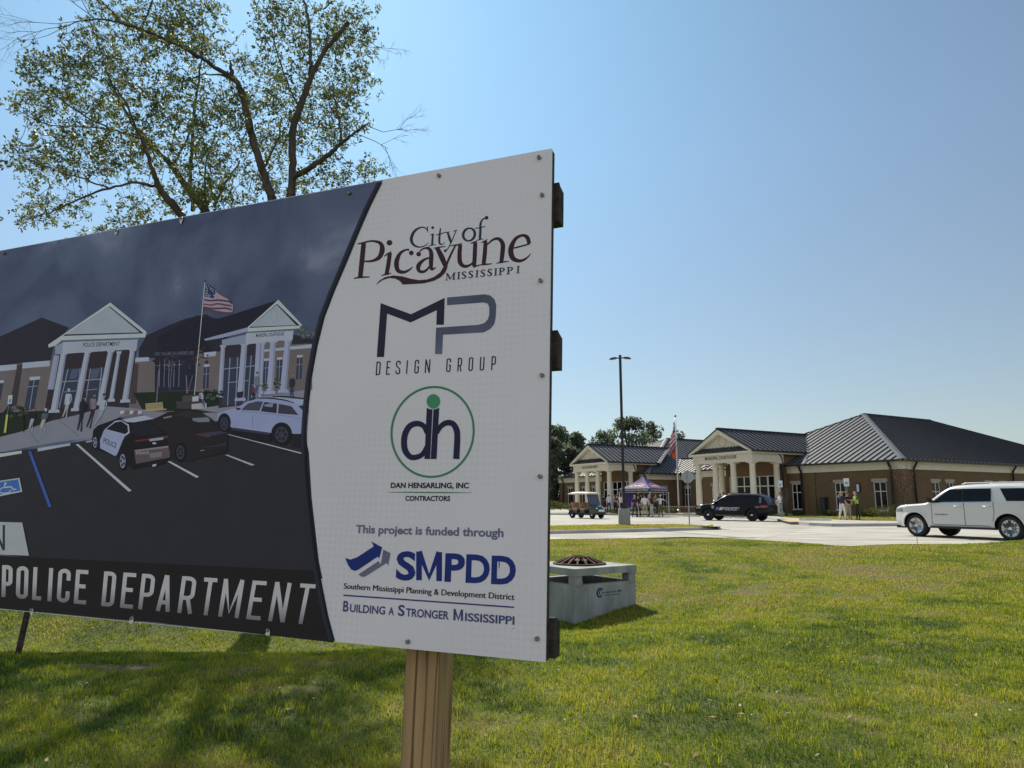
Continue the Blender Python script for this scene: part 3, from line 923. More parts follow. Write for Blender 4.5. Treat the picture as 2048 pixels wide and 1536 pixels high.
B.shape([(520, 935), (1045, 795), (1048, 845), (735, 920), (540, 955)], ink(104, 110, 132))
B.shape([(1042, 792), (1400, 470), (1680, 765), (1665, 808), (1040, 848)], ped)
B.shape([(1055, 803), (1385, 518), (1655, 775)], trim)
B.shape([(1075, 790), (1382, 530), (1610, 770)], pedin)
B.line([(1310, 660, 4), (1320, 600, 4), (1355, 585, 4), (1388, 640, 4), (1375, 710, 4), (1340, 745, 4)], ink(92, 99, 108), 5, True)
B.text("MUNICIPAL COURTHOUSE", (1135, 914), (1465, 892), 40, ink(20, 21, 28), 0.012)
# trees, shrubs
def leafy(Z, cx, cy, rx, ry, n, cols, seed, s=16):
    g = random.Random(seed)
    for _ in range(n):
        a, q = g.random() * 6.28, math.sqrt(g.random())
        x, y = cx + rx * q * math.cos(a), cy + ry * q * math.sin(a)
        r = s * (0.5 + g.random())
        Z.shape([(x + r * (0.6 + 0.6 * g.random()) * math.cos(t), y + r * (0.5 + 0.5 * g.random()) * math.sin(t)) for t in (0.2, 1.5, 2.6, 3.7, 5.0)], g.choice(cols))
reds = [ink(40, 30, 34), ink(52, 38, 40), ink(34, 30, 36), ink(60, 48, 46), ink(30, 34, 32)]
greens = [ink(28, 36, 32), ink(38, 46, 40), ink(24, 30, 28), ink(52, 60, 52)]
B.seg(150, 1180, 120, 1536, 7, ink(84, 84, 92)); B.seg(120, 1300, 60, 1180, 5, ink(84, 84, 92))
D.seg(100, 0, 75, 350, 12, ink(80, 80, 90)); D.seg(400, 60, 410, 260, 10, ink(90, 90, 100)); D.seg(470, 60, 420, 240, 7, ink(80, 80, 90))
leafy(B, 70, 1160, 150, 170, 60, reds, 3); leafy(B, 420, 1150, 150, 160, 60, reds, 4)
leafy(B, 1740, 850, 110, 90, 40, [ink(58, 66, 66), ink(74, 80, 76), ink(48, 54, 56)], 5)
leafy(C, 180, 460, 140, 60, 45, greens, 6, 20); leafy(D, 700, 270, 120, 50, 34, greens, 8, 16); leafy(D, 1260, 170, 50, 40, 14, greens, 9, 12); leafy(D, 1400, 130, 40, 60, 14, greens, 12, 12)
# flagpole and flag
B.seg(537, 250, 402, 1700, 9, ink(130, 138, 152)); B.dot(535, 253, 10, ink(24, 30, 46))
FL = Zoom(pic, 400, 560, 19.2)
FL.shape([(215, 140), (330, 175), (480, 260), (660, 400), (880, 620), (1090, 720), (1180, 900), (1280, 960), (1285, 1120), (1240, 1290), (1000, 1290), (700, 1230), (460, 1130), (150, 1010)], ink(112, 104, 116))
for k, (y0, y1, y2, y3) in enumerate(((690, 740, 800, 850), (860, 880, 960, 1000), (980, 1060, 1080, 1150), (1040, 1180, 1260, 1270))):
    FL.line([(150, y0 + 70, 55), (430, y0 + 110, 60), (700, y1 + 40, 66), (1000, y2 + 10, 66), (1240, y3, 60)], ink(72, 48, 58) if k % 2 else ink(58, 40, 50))
FL.line([(620, 420, 50), (800, 540, 60), (950, 640, 50), (1090, 720, 30)], ink(72, 50, 58))
FL.shape([(215, 140), (330, 175), (480, 260), (655, 400), (560, 610), (560, 690), (470, 720), (430, 680), (170, 640)], ink(36, 40, 66))
for x, y in ((255, 200), (270, 265), (245, 300), (340, 235), (410, 290), (470, 335), (540, 385), (610, 430), (300, 330), (300, 400), (240, 400), (270, 460), (225, 510), (300, 515), (260, 565), (345, 570), (220, 610), (290, 615), (350, 630), (480, 410), (520, 470), (420, 350), (540, 590), (400, 600)):
    FL.dot(x, y, 17, ink(140, 144, 156))
# lines, symbol
C.shape([(315, 892), (345, 886), (572, 1500), (540, 1506)], ink(48, 66, 122)); C.shape([(835, 816), (864, 812), (1452, 1325), (1415, 1334)], ink(128, 130, 138))
D.shape([(845, 706), (870, 706), (1695, 915), (1690, 928)], ink(128, 132, 146)); D.shape([(830, 934), (850, 928), (1155, 1040), (1120, 1050)], ink(122, 126, 138)); D.shape([(198, 1006), (225, 1000), (545, 1172), (515, 1184)], ink(128, 132, 142))
C.shape([(-160, 1240), (220, 1184), (251, 1336), (-160, 1420)], ink(120, 130, 142)); C.shape([(-160, 1255), (205, 1200), (231, 1324), (-160, 1398)], ink(46, 78, 128))
C.dot(66, 1246, 15, ink(150, 160, 170), 11); C.line([(62, 1258, 14), (58, 1290, 14), (130, 1280, 14), (150, 1312, 14), (185, 1305, 12)], ink(150, 160, 170), 2); C.line([(55, 1285, 10), (14, 1305, 10), (0, 1335, 10), (40, 1352, 10), (100, 1342, 10), (128, 1318, 10)], ink(150, 160, 170), 5)
C.shape([(74, 490), (96, 488), (72, 688), (48, 690)], ink(138, 150, 70)); C.seg(108, 370, 84, 490, 5, ink(90, 96, 106)); C.shape([(96, 280), (146, 274), (136, 370), (90, 376)], ink(128, 148, 158)); C.shape([(108, 322), (130, 319), (126, 355), (104, 358)], ink(56, 92, 130)); C.shape([(104, 378), (134, 375), (130, 400), (100, 402)], ink(32, 40, 84))
# benches and plinth
C.shape([(1600, 370), (1790, 352), (1800, 430), (1605, 448)], ink(112, 106, 78)); C.seg(1600, 452, 1832, 430, 10, ink(130, 122, 88))
for y in (385, 402, 419): C.seg(1602, y, 1795, y - 16, 3, ink(60, 56, 44))
D.shape([(290, 345), (610, 340), (590, 430), (300, 425)], ink(50, 46, 50)); D.shape([(360, 285), (540, 270), (540, 345), (360, 350)], ink(56, 52, 56)); D.shape([(462, 375), (625, 362), (628, 425), (462, 432)], ink(122, 120, 124)); D.shape([(470, 295), (540, 285), (540, 340), (470, 348)], ink(128, 130, 140))
D.shape([(955, 245), (1030, 235), (1020, 300), (965, 310)], ink(34, 32, 34)); C.seg(265, 430, 265, 680, 12, ink(26, 24, 26))
# printed people
def figure(Z, hd, r, sh, hip, kn, ft, skin, top, legs, hair):
    Z.shape([(sh[0] - r * 1.6, sh[1]), (sh[0] + r * 1.6, sh[1]), (hip[0] + r * 1.4, hip[1]), (hip[0] - r * 1.4, hip[1])], top)
    Z.shape([(hip[0] - r * 1.4, hip[1]), (hip[0] + r * 1.4, hip[1]), (kn[0] + r * 1.1, kn[1]), (ft[0] + r * 1.0, ft[1]), (ft[0] - r * .1, ft[1]), (hip[0], hip[1] + r * 3), (ft[0] - r * 1.6, ft[1] - r * .8), (ft[0] - r * 2.4, ft[1] - r), (kn[0] - r * 1.4, kn[1])], legs)
    Z.line([(sh[0] + r * 1.5, sh[1] + 4, r * .9), (sh[0] + r * 2.2, (sh[1] + hip[1]) / 2, r * .7), (hip[0] + r * 1.2, hip[1] - 4, r * .6)], top)
    Z.line([(sh[0] - r * 1.5, sh[1] + 4, r * .9), (sh[0] - r * 2.3, (sh[1] + hip[1]) / 2, r * .7), (hip[0] - r * 1.9, hip[1], r * .6)], top)
    Z.dot(hd[0], hd[1], r, skin, r * 1.25); Z.dot(hd[0] - r * .2, hd[1] - r * .5, r * 1.02, hair, r * .85)
sk, lt, dk = ink(110, 104, 104), ink(118, 122, 128), ink(28, 28, 36)
figure(C, (763, 222), 15, (758, 262), (745, 380), (732, 450), (722, 530), lt, ink(122, 132, 142), ink(110, 114, 122), lt)
figure(C, (940, 305), 16, (918, 345), (905, 470), (892, 560), (888, 675), sk, dk, ink(30, 30, 38), dk)
figure(C, (1042, 275), 15, (1030, 315), (1030, 430), (1005, 530), (985, 640), sk, ink(92, 84, 90), ink(36, 34, 40), ink(48, 40, 40))
figure(C, (1152, 280), 16, (1140, 330), (1125, 440), (1100, 520), (1075, 620), sk, ink(112, 122, 132), ink(104, 108, 116), dk)
figure(C, (378, 428), 14, (362, 462), (365, 535), (350, 590), (350, 680), sk, dk, ink(112, 116, 130), ink(44, 34, 36))
figure(C, (510, 438), 15, (500, 475), (490, 545), (470, 600), (490, 665), lt, ink(62, 66, 80), ink(122, 118, 116), lt)
figure(D, (1184, 36), 11, (1180, 70), (1180, 170), (1172, 230), (1178, 310), sk, ink(78, 86, 94), ink(62, 66, 78), dk)
figure(D, (1575, 55), 12, (1565, 95), (1562, 190), (1560, 240), (1572, 300), sk, ink(34, 36, 48), ink(42, 48, 66), ink(80, 74, 66))
figure(D, (578, 222), 10, (568, 250), (580, 320), (600, 350), (600, 415), lt, ink(112, 118, 130), ink(60, 70, 92), ink(98, 90, 84))
figure(D, (1130, 160), 10, (1132, 190), (1140, 250), (1142, 290), (1150, 320), sk, ink(70, 44, 50), dk, dk)
# printed police car
blk = ink(24, 23, 26)
C.shape([(1018, 760), (1030, 660), (1080, 610), (1220, 560), (1320, 520), (1400, 545), (1620, 520), (1700, 560), (1830, 690), (1880, 740), (1880, 960), (1800, 1030), (1490, 1075), (1470, 1090), (1300, 950), (1080, 880), (1020, 850)], blk)
C.shape([(1160, 648), (1270, 560), (1330, 550), (1420, 600), (1430, 690), (1390, 720), (1160, 660)], ink(118, 124, 138)); C.shape([(1172, 650), (1270, 575), (1335, 562), (1405, 610), (1412, 680), (1380, 705)], ink(22, 24, 30))
C.shape([(1150, 655), (1385, 715), (1350, 780), (1290, 930), (1270, 945), (1105, 858), (1105, 770)], ink(108, 116, 140))
C.shape([(1345, 545), (1590, 500), (1700, 535), (1480, 575), (1400, 572)], ink(120, 126, 140)); C.shape([(1480, 590), (1640, 560), (1790, 700), (1560, 720), (1450, 690)], ink(26, 28, 34))
C.shape([(1310, 512), (1570, 478), (1580, 500), (1390, 535)], ink(72, 78, 90))
for x, c in ((1350, (138, 146, 156)), (1400, (90, 76, 88)), (1455, (140, 146, 158)), (1495, (96, 62, 76)), (1545, (134, 126, 138))): C.shape([(x - 26, 450), (x + 22, 444), (x + 20, 478), (x - 26, 490)], ink(*c))
C.text("POLICE", (1140, 800), (1282, 862), 55, ink(40, 44, 56), 0.012)
C.shape([(1480, 775), (1860, 715), (1860, 745), (1500, 790)], ink(72, 34, 40)); C.shape([(1640, 760), (1800, 738), (1798, 765), (1650, 785)], ink(108, 114, 126)); C.shape([(1480, 880), (1870, 830), (1865, 850), (1490, 900)], ink(96, 92, 98)); C.shape([(1480, 900), (1870, 850), (1870, 960), (1500, 1030)], ink(66, 60, 64))
C.text("POLICE", (1500, 928), (1636, 922), 26, ink(122, 122, 130), 0.01); C.shape([(1645, 915), (1785, 895), (1780, 950), (1655, 968)], ink(88, 82, 84)); C.dot(1700, 805, 22, ink(140, 142, 148), 10); C.shape([(1680, 1040), (1725, 1030), (1715, 1055), (1680, 1062)], ink(138, 140, 144))
for x, y, rx, ry in ((1052, 795, 32, 74), (1355, 1000, 44, 100)):
    C.dot(x, y, rx, ink(18, 18, 22), ry); C.dot(x - 2, y, rx * .72, ink(96, 102, 124), ry * .8)
    for k in range(5):
        a = R(36 + 72 * k); C.dot(x - 2 + rx * .42 * math.cos(a), y + ry * .46 * math.sin(a), rx * .20, ink(20, 20, 26), ry * .2)
# printed dark car
dc = ink(30, 28, 31)
D.shape([(-10, 560), (110, 510), (200, 465), (420, 440), (560, 460), (660, 520), (750, 590), (845, 640), (860, 700), (850, 900), (700, 940), (560, 960), (440, 1010), (240, 960), (210, 850), (200, 700)], dc)
D.shape([(150, 520), (250, 500), (240, 520), (160, 535)], ink(88, 92, 106)); D.shape([(465, 525), (620, 505), (660, 540), (660, 570), (540, 575), (480, 560)], ink(84, 88, 100)); D.shape([(260, 500), (420, 450), (540, 470), (640, 520), (480, 530)], ink(36, 34, 37))
D.shape([(500, 705), (690, 705), (660, 740), (600, 735)], ink(70, 36, 44)); D.shape([(500, 705), (850, 660), (855, 690), (700, 720)], ink(44, 46, 56)); D.shape([(560, 860), (840, 800), (845, 830), (660, 850)], ink(40, 40, 46)); D.seg(555, 888, 605, 880, 8, ink(98, 98, 104))
D.dot(345, 905, 68, ink(20, 20, 24), 105); D.dot(340, 905, 44, ink(46, 46, 52), 80)
for k in range(6): D.dot(340 + 22 * math.cos(k * 1.05), 905 + 40 * math.sin(k * 1.05), 9, ink(22, 22, 26), 15)
# printed white estate car
wc = ink(104, 112, 138)
D.shape([(740, 540), (750, 480), (850, 440), (960, 420), (1060, 350), (1200, 315), (1420, 318), (1600, 360), (1745, 385), (1722, 700), (1600, 702), (1330, 690), (900, 630), (760, 580)], wc)
D.shape([(1200, 315), (1420, 300), (1740, 330), (1745, 390), (1600, 365), (1420, 322)], ink(112, 120, 142)); D.line([(1200, 312, 10), (1330, 312, 14), (1470, 330, 14), (1590, 362, 8)], dark); D.line([(1350, 290, 8), (1480, 292, 12), (1740, 320, 12)], dark)
D.shape([(1005, 440), (1080, 370), (1180, 345), (1250, 348), (1205, 450)], ink(50, 52, 64)); D.shape([(1222, 455), (1262, 352), (1400, 370), (1395, 475)], ink(34, 36, 46)); D.shape([(1410, 478), (1420, 372), (1560, 400), (1635, 495)], ink(46, 44, 56)); D.shape([(1262, 380), (1360, 362), (1350, 410), (1262, 400)], ink(92, 98, 116)); D.shape([(1632, 398), (1745, 375), (1742, 490), (1710, 470)], ink(36, 38, 48))
D.line([(1000, 455, 4), (1380, 490, 4), (1720, 545, 4)], ink(72, 78, 100)); D.seg(1130, 490, 1135, 640, 4, ink(72, 78, 100)); D.shape([(950, 420), (1005, 418), (990, 440), (955, 438)], dark)
D.shape([(900, 630), (1330, 690), (1310, 715), (900, 660)], ink(40, 42, 52)); D.shape([(1600, 705), (1722, 702), (1722, 850), (1560, 830)], ink(26, 27, 33))
for x, y, rx, ry in ((822, 580, 72, 105), (1450, 700, 115, 125)):
    D.dot(x, y, rx, ink(24, 25, 30), ry); D.dot(x, y + 10, rx * .62, ink(44, 46, 56), ry * .7)
    for k in range(6): D.dot(x + rx * .36 * math.cos(k * 1.05), y + 10 + ry * .4 * math.sin(k * 1.05), rx * .12, ink(26, 27, 33), ry * .14)
D.shape([(900, 660), (1330, 715), (1340, 790), (1120, 770), (880, 690)], ink(24, 25, 30))
pic_o = pic.build("printed_picture", sign, fix=False)

# ---- dark title band with its lettering
ban = Art()
E5.a = ban
x_end = on_sign(634, 1110)
band_m = ink(26, 24, 25)
E5.shape([(-800, 335), (0, 345), (1000, 395), (1983, 441), (2003, 540), (2036, 720), (2077, 884), (1000, 762), (0, 672), (-800, 600)], band_m)
E5.shape([(-600, 120), (143, 140), (184, 345), (-600, 318)], ink(120, 126, 128))
# printed drop shadow along the curved edge
for wd, tone_ in ((11, (32, 34, 42)), (6, (24, 25, 31)), (2.5, (17, 17, 21))):
    Art.lay += 1
    for i in range(len(CURVE) - 1):
        (xa, ya), (xb, yb) = CURVE[i], CURVE[i + 1]
        q = [(xa - wd, ya + (4 if i == 0 else 0)), (xa - .5, ya + (4 if i == 0 else 0)), (xb - .5, yb - (5 if i == len(CURVE) - 2 else 0)), (xb - wd, yb - (5 if i == len(CURVE) - 2 else 0))]
        ban.add([ban.at(x, y) for x, y in q], [(0, 1, 2, 3)], ink(*tone_))
block_text(E5, [("N", -48, 36)], ((-48, 150), (36, 156)), ((-48, 306), (36, 312)), 15, ink(40, 40, 44))
silver = mat("silver lettering", (0.60, 0.64, 0.70), 0.4)
nt = silver.node_tree
tc = nt.nodes.new("ShaderNodeTexCoord"); sx = nt.nodes.new("ShaderNodeSeparateXYZ"); rp = nt.nodes.new("ShaderNodeValToRGB"); mr = nt.nodes.new("ShaderNodeMapRange")
z0, z1 = on_sign(300, 1210)[1], on_sign(300, 1150)[1]
mr.inputs[1].default_value, mr.inputs[2].default_value = z0 - 0.02, z1
rp.color_ramp.elements[0].color = (0.20, 0.175, 0.215, 1); rp.color_ramp.elements[1].color = (0.76, 0.71, 0.73, 1); rp.color_ramp.elements[1].position = 0.6
nt.links.new(tc.outputs["Object"], sx.inputs[0]); nt.links.new(sx.outputs["Z"], mr.inputs[0]); nt.links.new(mr.outputs[0], rp.inputs[0]); nt.links.new(rp.outputs[0], nt.nodes["Principled BSDF"].inputs["Base Color"])
block_text(E5, [(c, a + 0, b) for c, a, b in (("P", 16, 82), ("O", 106, 180), ("L", 208, 264), ("I", 298, 336), ("C", 362, 440), ("E", 470, 546), ("D", 642, 720), ("E", 760, 840), ("P", 874, 958), ("A", 986, 1070), ("R", 1120, 1212), ("T", 1256, 1338), ("M", 1376, 1503), ("E", 1552, 1640), ("N", 1690, 1792), ("T", 1845, 1940))],
           ((25, 404), (1940, 524)), ((20, 601), (1890, 768)), 25, silver)
ban.build("title_band", sign, fix=False)
Art.lay = 0

# ---- the logos on the white part
LG = Art()
Z5 = Zoom(LG, 660, 400, 4.267)
maroon, navyg = ink(38, 26, 32), ink(26, 36, 46)
def strokes(Z, m, *ss):
    for s in ss: Z.line(list(s), m)
strokes(Z5, maroon,
        [(288, 368, 40), (275, 500, 42), (258, 662, 40)], [(205, 669, 9), (260, 660, 16), (338, 657, 9)], [(234, 376, 9), (270, 368, 14), (310, 360, 12)],
        [(288, 364, 14), (360, 350, 16), (430, 370, 30), (446, 425, 44), (420, 490, 36), (360, 520, 20), (290, 524, 14)],
        [(512, 450, 34), (500, 540, 36), (482, 640, 34)], [(462, 482, 6), (490, 462, 14), (524, 440, 8)], [(438, 646, 6), (480, 634, 14), (525, 624, 6)],
        [(676, 425, 18), (640, 428, 16), (596, 460, 28), (568, 530, 42), (580, 600, 36), (630, 616, 26), (680, 594, 16), (704, 570, 6)],
        [(765, 440, 12), (800, 414, 14), (845, 415, 26), (865, 460, 36), (862, 540, 36), (868, 590, 26), (905, 576, 6)],
        [(858, 490, 12), (800, 512, 22), (756, 560, 38), (762, 606, 28), (810, 608, 22), (858, 560, 14)],
        [(912, 405, 34), (955, 490, 46), (990, 575, 36)], [(1072, 385, 14), (1030, 470, 18), (988, 565, 20)], [(884, 412, 6), (930, 404, 12), (988, 396, 6)], [(1028, 392, 6), (1060, 386, 10), (1086, 378, 6)],
        [(1112, 380, 34), (1106, 460, 36), (1112, 535, 38), (1150, 566, 28), (1200, 552, 18), (1236, 512, 12)], [(1240, 360, 34), (1236, 470, 36), (1230, 566, 34)], [(1074, 390, 6), (1100, 380, 12), (1128, 368, 6)], [(1196, 372, 6), (1225, 362, 12), (1256, 350, 6)], [(1222, 575, 10), (1255, 562, 12), (1292, 550, 6)],
        [(1328, 350, 32), (1322, 450, 36), (1312, 545, 34)], [(1290, 366, 6), (1318, 352, 12), (1345, 336, 6)], [(1268, 556, 6), (1320, 550, 14), (1386, 544, 6)],
        [(1332, 392, 10), (1390, 340, 18), (1440, 332, 28), (1474, 375, 38), (1472, 450, 38), (1462, 530, 34)], [(1420, 540, 6), (1465, 532, 14), (1526, 522, 6)],
        [(1536, 418, 12), (1620, 398, 13), (1706, 374, 12)], [(1700, 372, 32), (1684, 320, 34), (1640, 302, 22), (1580, 336, 30), (1544, 420, 44), (1560, 495, 42), (1620, 520, 26), (1675, 498, 16), (1714, 458, 5)])
Z5.dot(508, 365, 24, maroon); Z5.dot(694, 452, 20, maroon); Z5.dot(757, 462, 20, maroon)
Z5.shape([(388, 727), (420, 690), (470, 658), (540, 644), (620, 652), (690, 672), (760, 684), (830, 678), (890, 656), (940, 618), (975, 560), (1004, 576), (985, 620), (945, 660), (890, 690), (800, 712), (700, 718), (622, 723), (598, 694), (560, 672), (510, 666), (450, 684)], maroon)
strokes(Z5, navyg,
        [(836, 270, 5), (815, 240, 10), (775, 234, 12), (722, 266, 22), (694, 330, 26), (712, 380, 20), (760, 402, 12), (810, 390, 8), (840, 366, 4)], [(832, 226, 10), (834, 276, 5)],
        [(878, 290, 16), (872, 384, 18)], [(852, 300, 4), (868, 294, 8), (886, 286, 5)], [(838, 394, 4), (872, 386, 8), (904, 380, 4)],
        [(944, 240, 10), (936, 300, 16), (934, 362, 17), (952, 380, 10), (980, 364, 4)], [(900, 300, 5), (945, 290, 9), (992, 272, 5)],
        [(1004, 276, 16), (1022, 330, 22), (1034, 366, 16)], [(1076, 262, 7), (1040, 350, 9), (1010, 410, 9), (984, 438, 10)], [(985, 282, 4), (1004, 276, 8), (1024, 270, 4)], [(1050, 268, 4), (1070, 262, 8), (1088, 256, 4)],
        [(1330, 156, 12), (1304, 166, 12), (1286, 200, 18), (1284, 260, 20), (1280, 336, 20)], [(1238, 244, 6), (1280, 236, 9), (1326, 226, 6)], [(1248, 346, 4), (1280, 338, 8), (1314, 332, 4)])
Z5.dot(877, 236, 12, navyg); Z5.dot(984, 434, 12, navyg); Z5.dot(1336, 152, 16, navyg)
Z5.line([(1187 + 50 * math.cos(k * .524 + .1), 295 + 54 * math.sin(k * .524), 13 + 9 * abs(math.cos(k * .524))) for k in range(12)], navyg, 4, True)
def serif_caps(Z, letters, top, bot, m):
    def ly(ln, x): return ln[0][1] + (ln[1][1] - ln[0][1]) * (x - ln[0][0]) / (ln[1][0] - ln[0][0])
    for ch, x0, x1 in letters:
        w = x1 - x0
        def T(u, v, k): 
            x = x0 + u * w
            return (x + (v - .5) * 4, ly(bot, x) + (ly(top, x) - ly(bot, x)) * v, k)
        def bar(u0, u1, v): Z.line([T(u0, v, 5), T(u1, v, 5)], m, 1)
        if ch == 'I':
            Z.line([T(.5, 0, 13), T(.5, 1, 13)], m, 1); bar(0, 1, .03); bar(0, 1, .97)
        if ch == 'P':
            Z.line([T(.28, 0, 13), T(.28, 1, 13)], m, 1); bar(0, .6, .03); bar(0, .4, .97)
            Z.line([T(.3, .95, 6), T(.62, .95, 7), T(.92, .74, 13), T(.62, .47, 7), T(.3, .47, 5)], m)
        if ch == 'M':
            Z.line([T(.14, 0, 6), T(.16, 1, 6)], m, 1); Z.line([T(.84, 0, 14), T(.84, 1, 14)], m, 1); Z.line([T(.16, 1, 14), T(.5, .1, 14)], m, 1); Z.line([T(.5, .1, 6), T(.84, 1, 6)], m, 1)
            bar(0, .28, .03); bar(.7, 1, .03); bar(0, .2, .97); bar(.84, 1, .97)
        if ch == 'S':
            Z.line([T(.86, .76, 3), T(.72, .94, 6), T(.40, .96, 8), (T(.14, .74, 12)), T(.5, .52, 14), T(.88, .26, 13), T(.58, .04, 8), T(.24, .08, 6), T(.10, .26, 3)], m)
            Z.line([T(.88, .98, 5), T(.88, .70, 3)], m, 1); Z.line([T(.1, .02, 5), T(.1, .3, 3)], m, 1)
serif_caps(Z5, (("M", 985, 1072), ("I", 1086, 1112), ("S", 1124, 1164), ("S", 1182, 1222), ("I", 1242, 1268), ("S", 1284, 1326), ("S", 1342, 1386), ("I", 1402, 1428), ("P", 1440, 1490), ("P", 1508, 1560), ("I", 1592, 1620)), ((988, 627), (1622, 563)), ((985, 687), (1620, 624)), ink(28, 36, 46))
LG.build("city_logo", sign, fix=False)

LG = Art(); Z5.a = LG
steel = mat("printed steel gradient", (0.15, 0.16, 0.25), 0.42, col2=(0.035, 0.037, 0.07), scale=7.0, detail=1)
Z5.shape([(433, 880), (692, 975), (980, 835), (972, 1065), (908, 1065), (912, 940), (690, 1045), (488, 970), (462, 1340), (400, 1340)], ink(27, 28, 40))
Z5.shape([(1000, 832), (1320, 805), (1368, 815), (1402, 845), (1420, 895), (1415, 1000), (1404, 1055), (1370, 1100), (1310, 1130), (965, 1150), (958, 1315), (897, 1315), (906, 1090), (1270, 1065), (1318, 1050), (1348, 1020), (1360, 980), (1360, 915), (1346, 884), (1310, 874), (1000, 898)], steel)
block_text(Z5, [(c, a, b) for c, a, b in (("D", 394, 432), ("E", 482, 516), ("S", 562, 602), ("I", 648, 668), ("G", 722, 760), ("N", 812, 856), ("G", 994, 1032), ("R", 1090, 1126), ("O", 1184, 1222), ("U", 1280, 1318), ("P", 1378, 1416))], ((400, 1380), (1422, 1332)), ((392, 1496), (1416, 1450)), 10, ink(20, 21, 30))
LG.build("design_group_logo", sign, fix=False)

LG = Art(); Z6 = Zoom(LG, 660, 750, 4.452)
grn, nv = ink(42, 82, 64), ink(24, 26, 42)
Z6.line([(915 + 366 * math.cos(R(15 * k)) - 14 * math.sin(R(15 * k)), 507 + 400 * math.sin(R(15 * k)), 19) for k in range(24)], grn, 4, True)
Z6.dot(922, 235, 61, ink(44, 92, 66), 65)
Z6.shape([(862, 290), (885, 303), (914, 306), (892, 748), (842, 748)], nv); Z6.shape([(922, 306), (952, 302), (974, 288), (950, 748), (897, 748)], nv)
Z6.line([(866, 520, 40), (835, 455, 46), (775, 432, 50), (712, 455, 52), (672, 520, 54), (660, 600, 54), (672, 675, 54), (715, 728, 50), (770, 732, 48), (825, 705, 44), (862, 640, 40)], nv)
Z6.line([(955, 520, 30), (985, 460, 44), (1040, 426, 50), (1095, 436, 52), (1128, 490, 54), (1134, 570, 54), (1125, 748, 56)], nv)
Z6.text("DAN HENSARLING, INC", (541, 1007), (1237, 1010), 49, ink(22, 24, 34), 0.034)
Z6.text("CONTRACTORS", (671, 1121), (1070, 1123), 45, ink(22, 24, 34), 0.032)
Z6.line([(516, 1044, 3), (700, 1044, 9), (900, 1046, 10), (1080, 1047, 9), (1266, 1049, 3)], grn)
LG.build("contractor_logo", sign, fix=False)

LG = Art(); Z7 = Zoom(LG, 640, 1020, 4.267)
nb, gy = ink(22, 32, 76), ink(66, 70, 84)
Z7.text("This project is funded through", (306, 197), (1567, 233), 70, ink(66, 70, 88), 0.03)
Z7.shape([(215, 408), (262, 423), (320, 402), (458, 312), (455, 298), (438, 268), (532, 318), (507, 412), (494, 398), (330, 508), (300, 520), (268, 508), (242, 472)], nb)
Z7.shape([(328, 550), (500, 436), (512, 452), (516, 470), (524, 440), (541, 337), (603, 368), (583, 472), (568, 453), (412, 552), (376, 572), (350, 566)], gy)
block_text(Z7, [("M", 822, 1042)], ((822, 353), (1042, 360)), ((822, 598), (1042, 608)), 48, nb)
for ch, x0, x1, yb in (("S", 645, 812, 596), ("P", 1062, 1232, 612), ("D", 1242, 1446, 621), ("D", 1460, 1670, 632)):
    Z7.text(ch, (x0, yb), (x1, yb + (x1 - x0) * .042), 244, nb, 0.032)
for k_ in (-1.6, 0, 1.6): Z7.text("Southern Mississippi Planning & Development District", (205 + k_, 671), (1660 + k_, 768), 47, ink(16, 17, 26), 0.0)
Z7.line([(202, 727, 12), (1658, 830, 12)], nb, 1)
def base(x): return 865 + (x - 193) * (980 - 865) / (1660 - 193)
for body, x0, x1, cap in (("B", 196, 243, 92), ("UILDING", 255, 556, 68), ("A", 583, 632, 68), ("S", 665, 722, 94), ("TRONGER", 733, 1100, 70), ("ISSISSIPPI", 1238, 1660, 70)):
    Z7.text(body, (x0, base(x0)), (x1, base(x1)), cap, ink(44, 48, 78), 0.024)
block_text(Z7, [("M", 1140, 1222)], ((1140, 844), (1222, 850)), ((1140, 941), (1222, 947)), 18, ink(44, 48, 78))
Z7.shape([(1526, 440), (1534, 442), (1532, 500), (1527, 498)], ink(20, 22, 30)); Z7.dot(1655, 1012, 4, ink(20, 22, 30))
LG.build("funding_logo", sign, fix=False)

# screws
zinc = mat("weathered screw", (0.30, 0.27, 0.23), 0.45, metal=0.8, var=0.3, scale=200)
torn = mat("bare core", (0.72, 0.72, 0.70), 0.9)
for i, (x, y, t) in enumerate(((1079, 316, 0), (1085, 391, 0), (1082, 562, 0), (1085, 751, 0), (1081, 953, 0), (1075, 1277, 0), (817, 1283, 0), (879, 352, 0), (700, 387, 0), (538, 1260, 1), (266, 1236, 1), (66, 1219, 1), (365, 438, 1), (235, 462, 1), (10, 507, 0))):
    q = on_sign(x, y)
    b = MB()
    b.lathe([(0.0, 0.0030), (0.0022, 0.0030), (0.0024, 0.0040), (0.0046, 0.0034), (0.0052, -0.0045)], zinc, 12, Matrix.Translation((q[0], -0.0045, q[1])) @ Matrix.Rotation(math.pi / 2, 4, 'X'))
    if t:
        g = random.Random(i)
        yk = -0.0046
        b.poly([(q[0] + 0.008 * math.cos(k * .63) * (0.6 + .7 * g.random()), yk, q[1] - 0.004 + (0.013 if k > 5 else 0.009) * math.sin(k * .63) * (0.6 + .7 * g.random())) for k in range(10)], torn)
    b.build("screw", sign)

# thin post in the hollow behind the board
c = at_z(37, 1296, 0)
d_ = 8.6
bp_ = at_d(37, 1296, d_); bp_.z = gz(bp_.x, bp_.y)
b = MB(); b.box((-0.028, -0.02, -0.3), (0.028, 0.02, 1.15), timber); b.box((-0.02, -0.028, 0.2), (0.02, -0.02, 1.0), timber)
o = tag(b.build("marker_post"), "thin dark post standing in the grassy hollow behind the big board", "post"); o.location = bp_; o.rotation_euler = (R(-3), R(5), R(15))
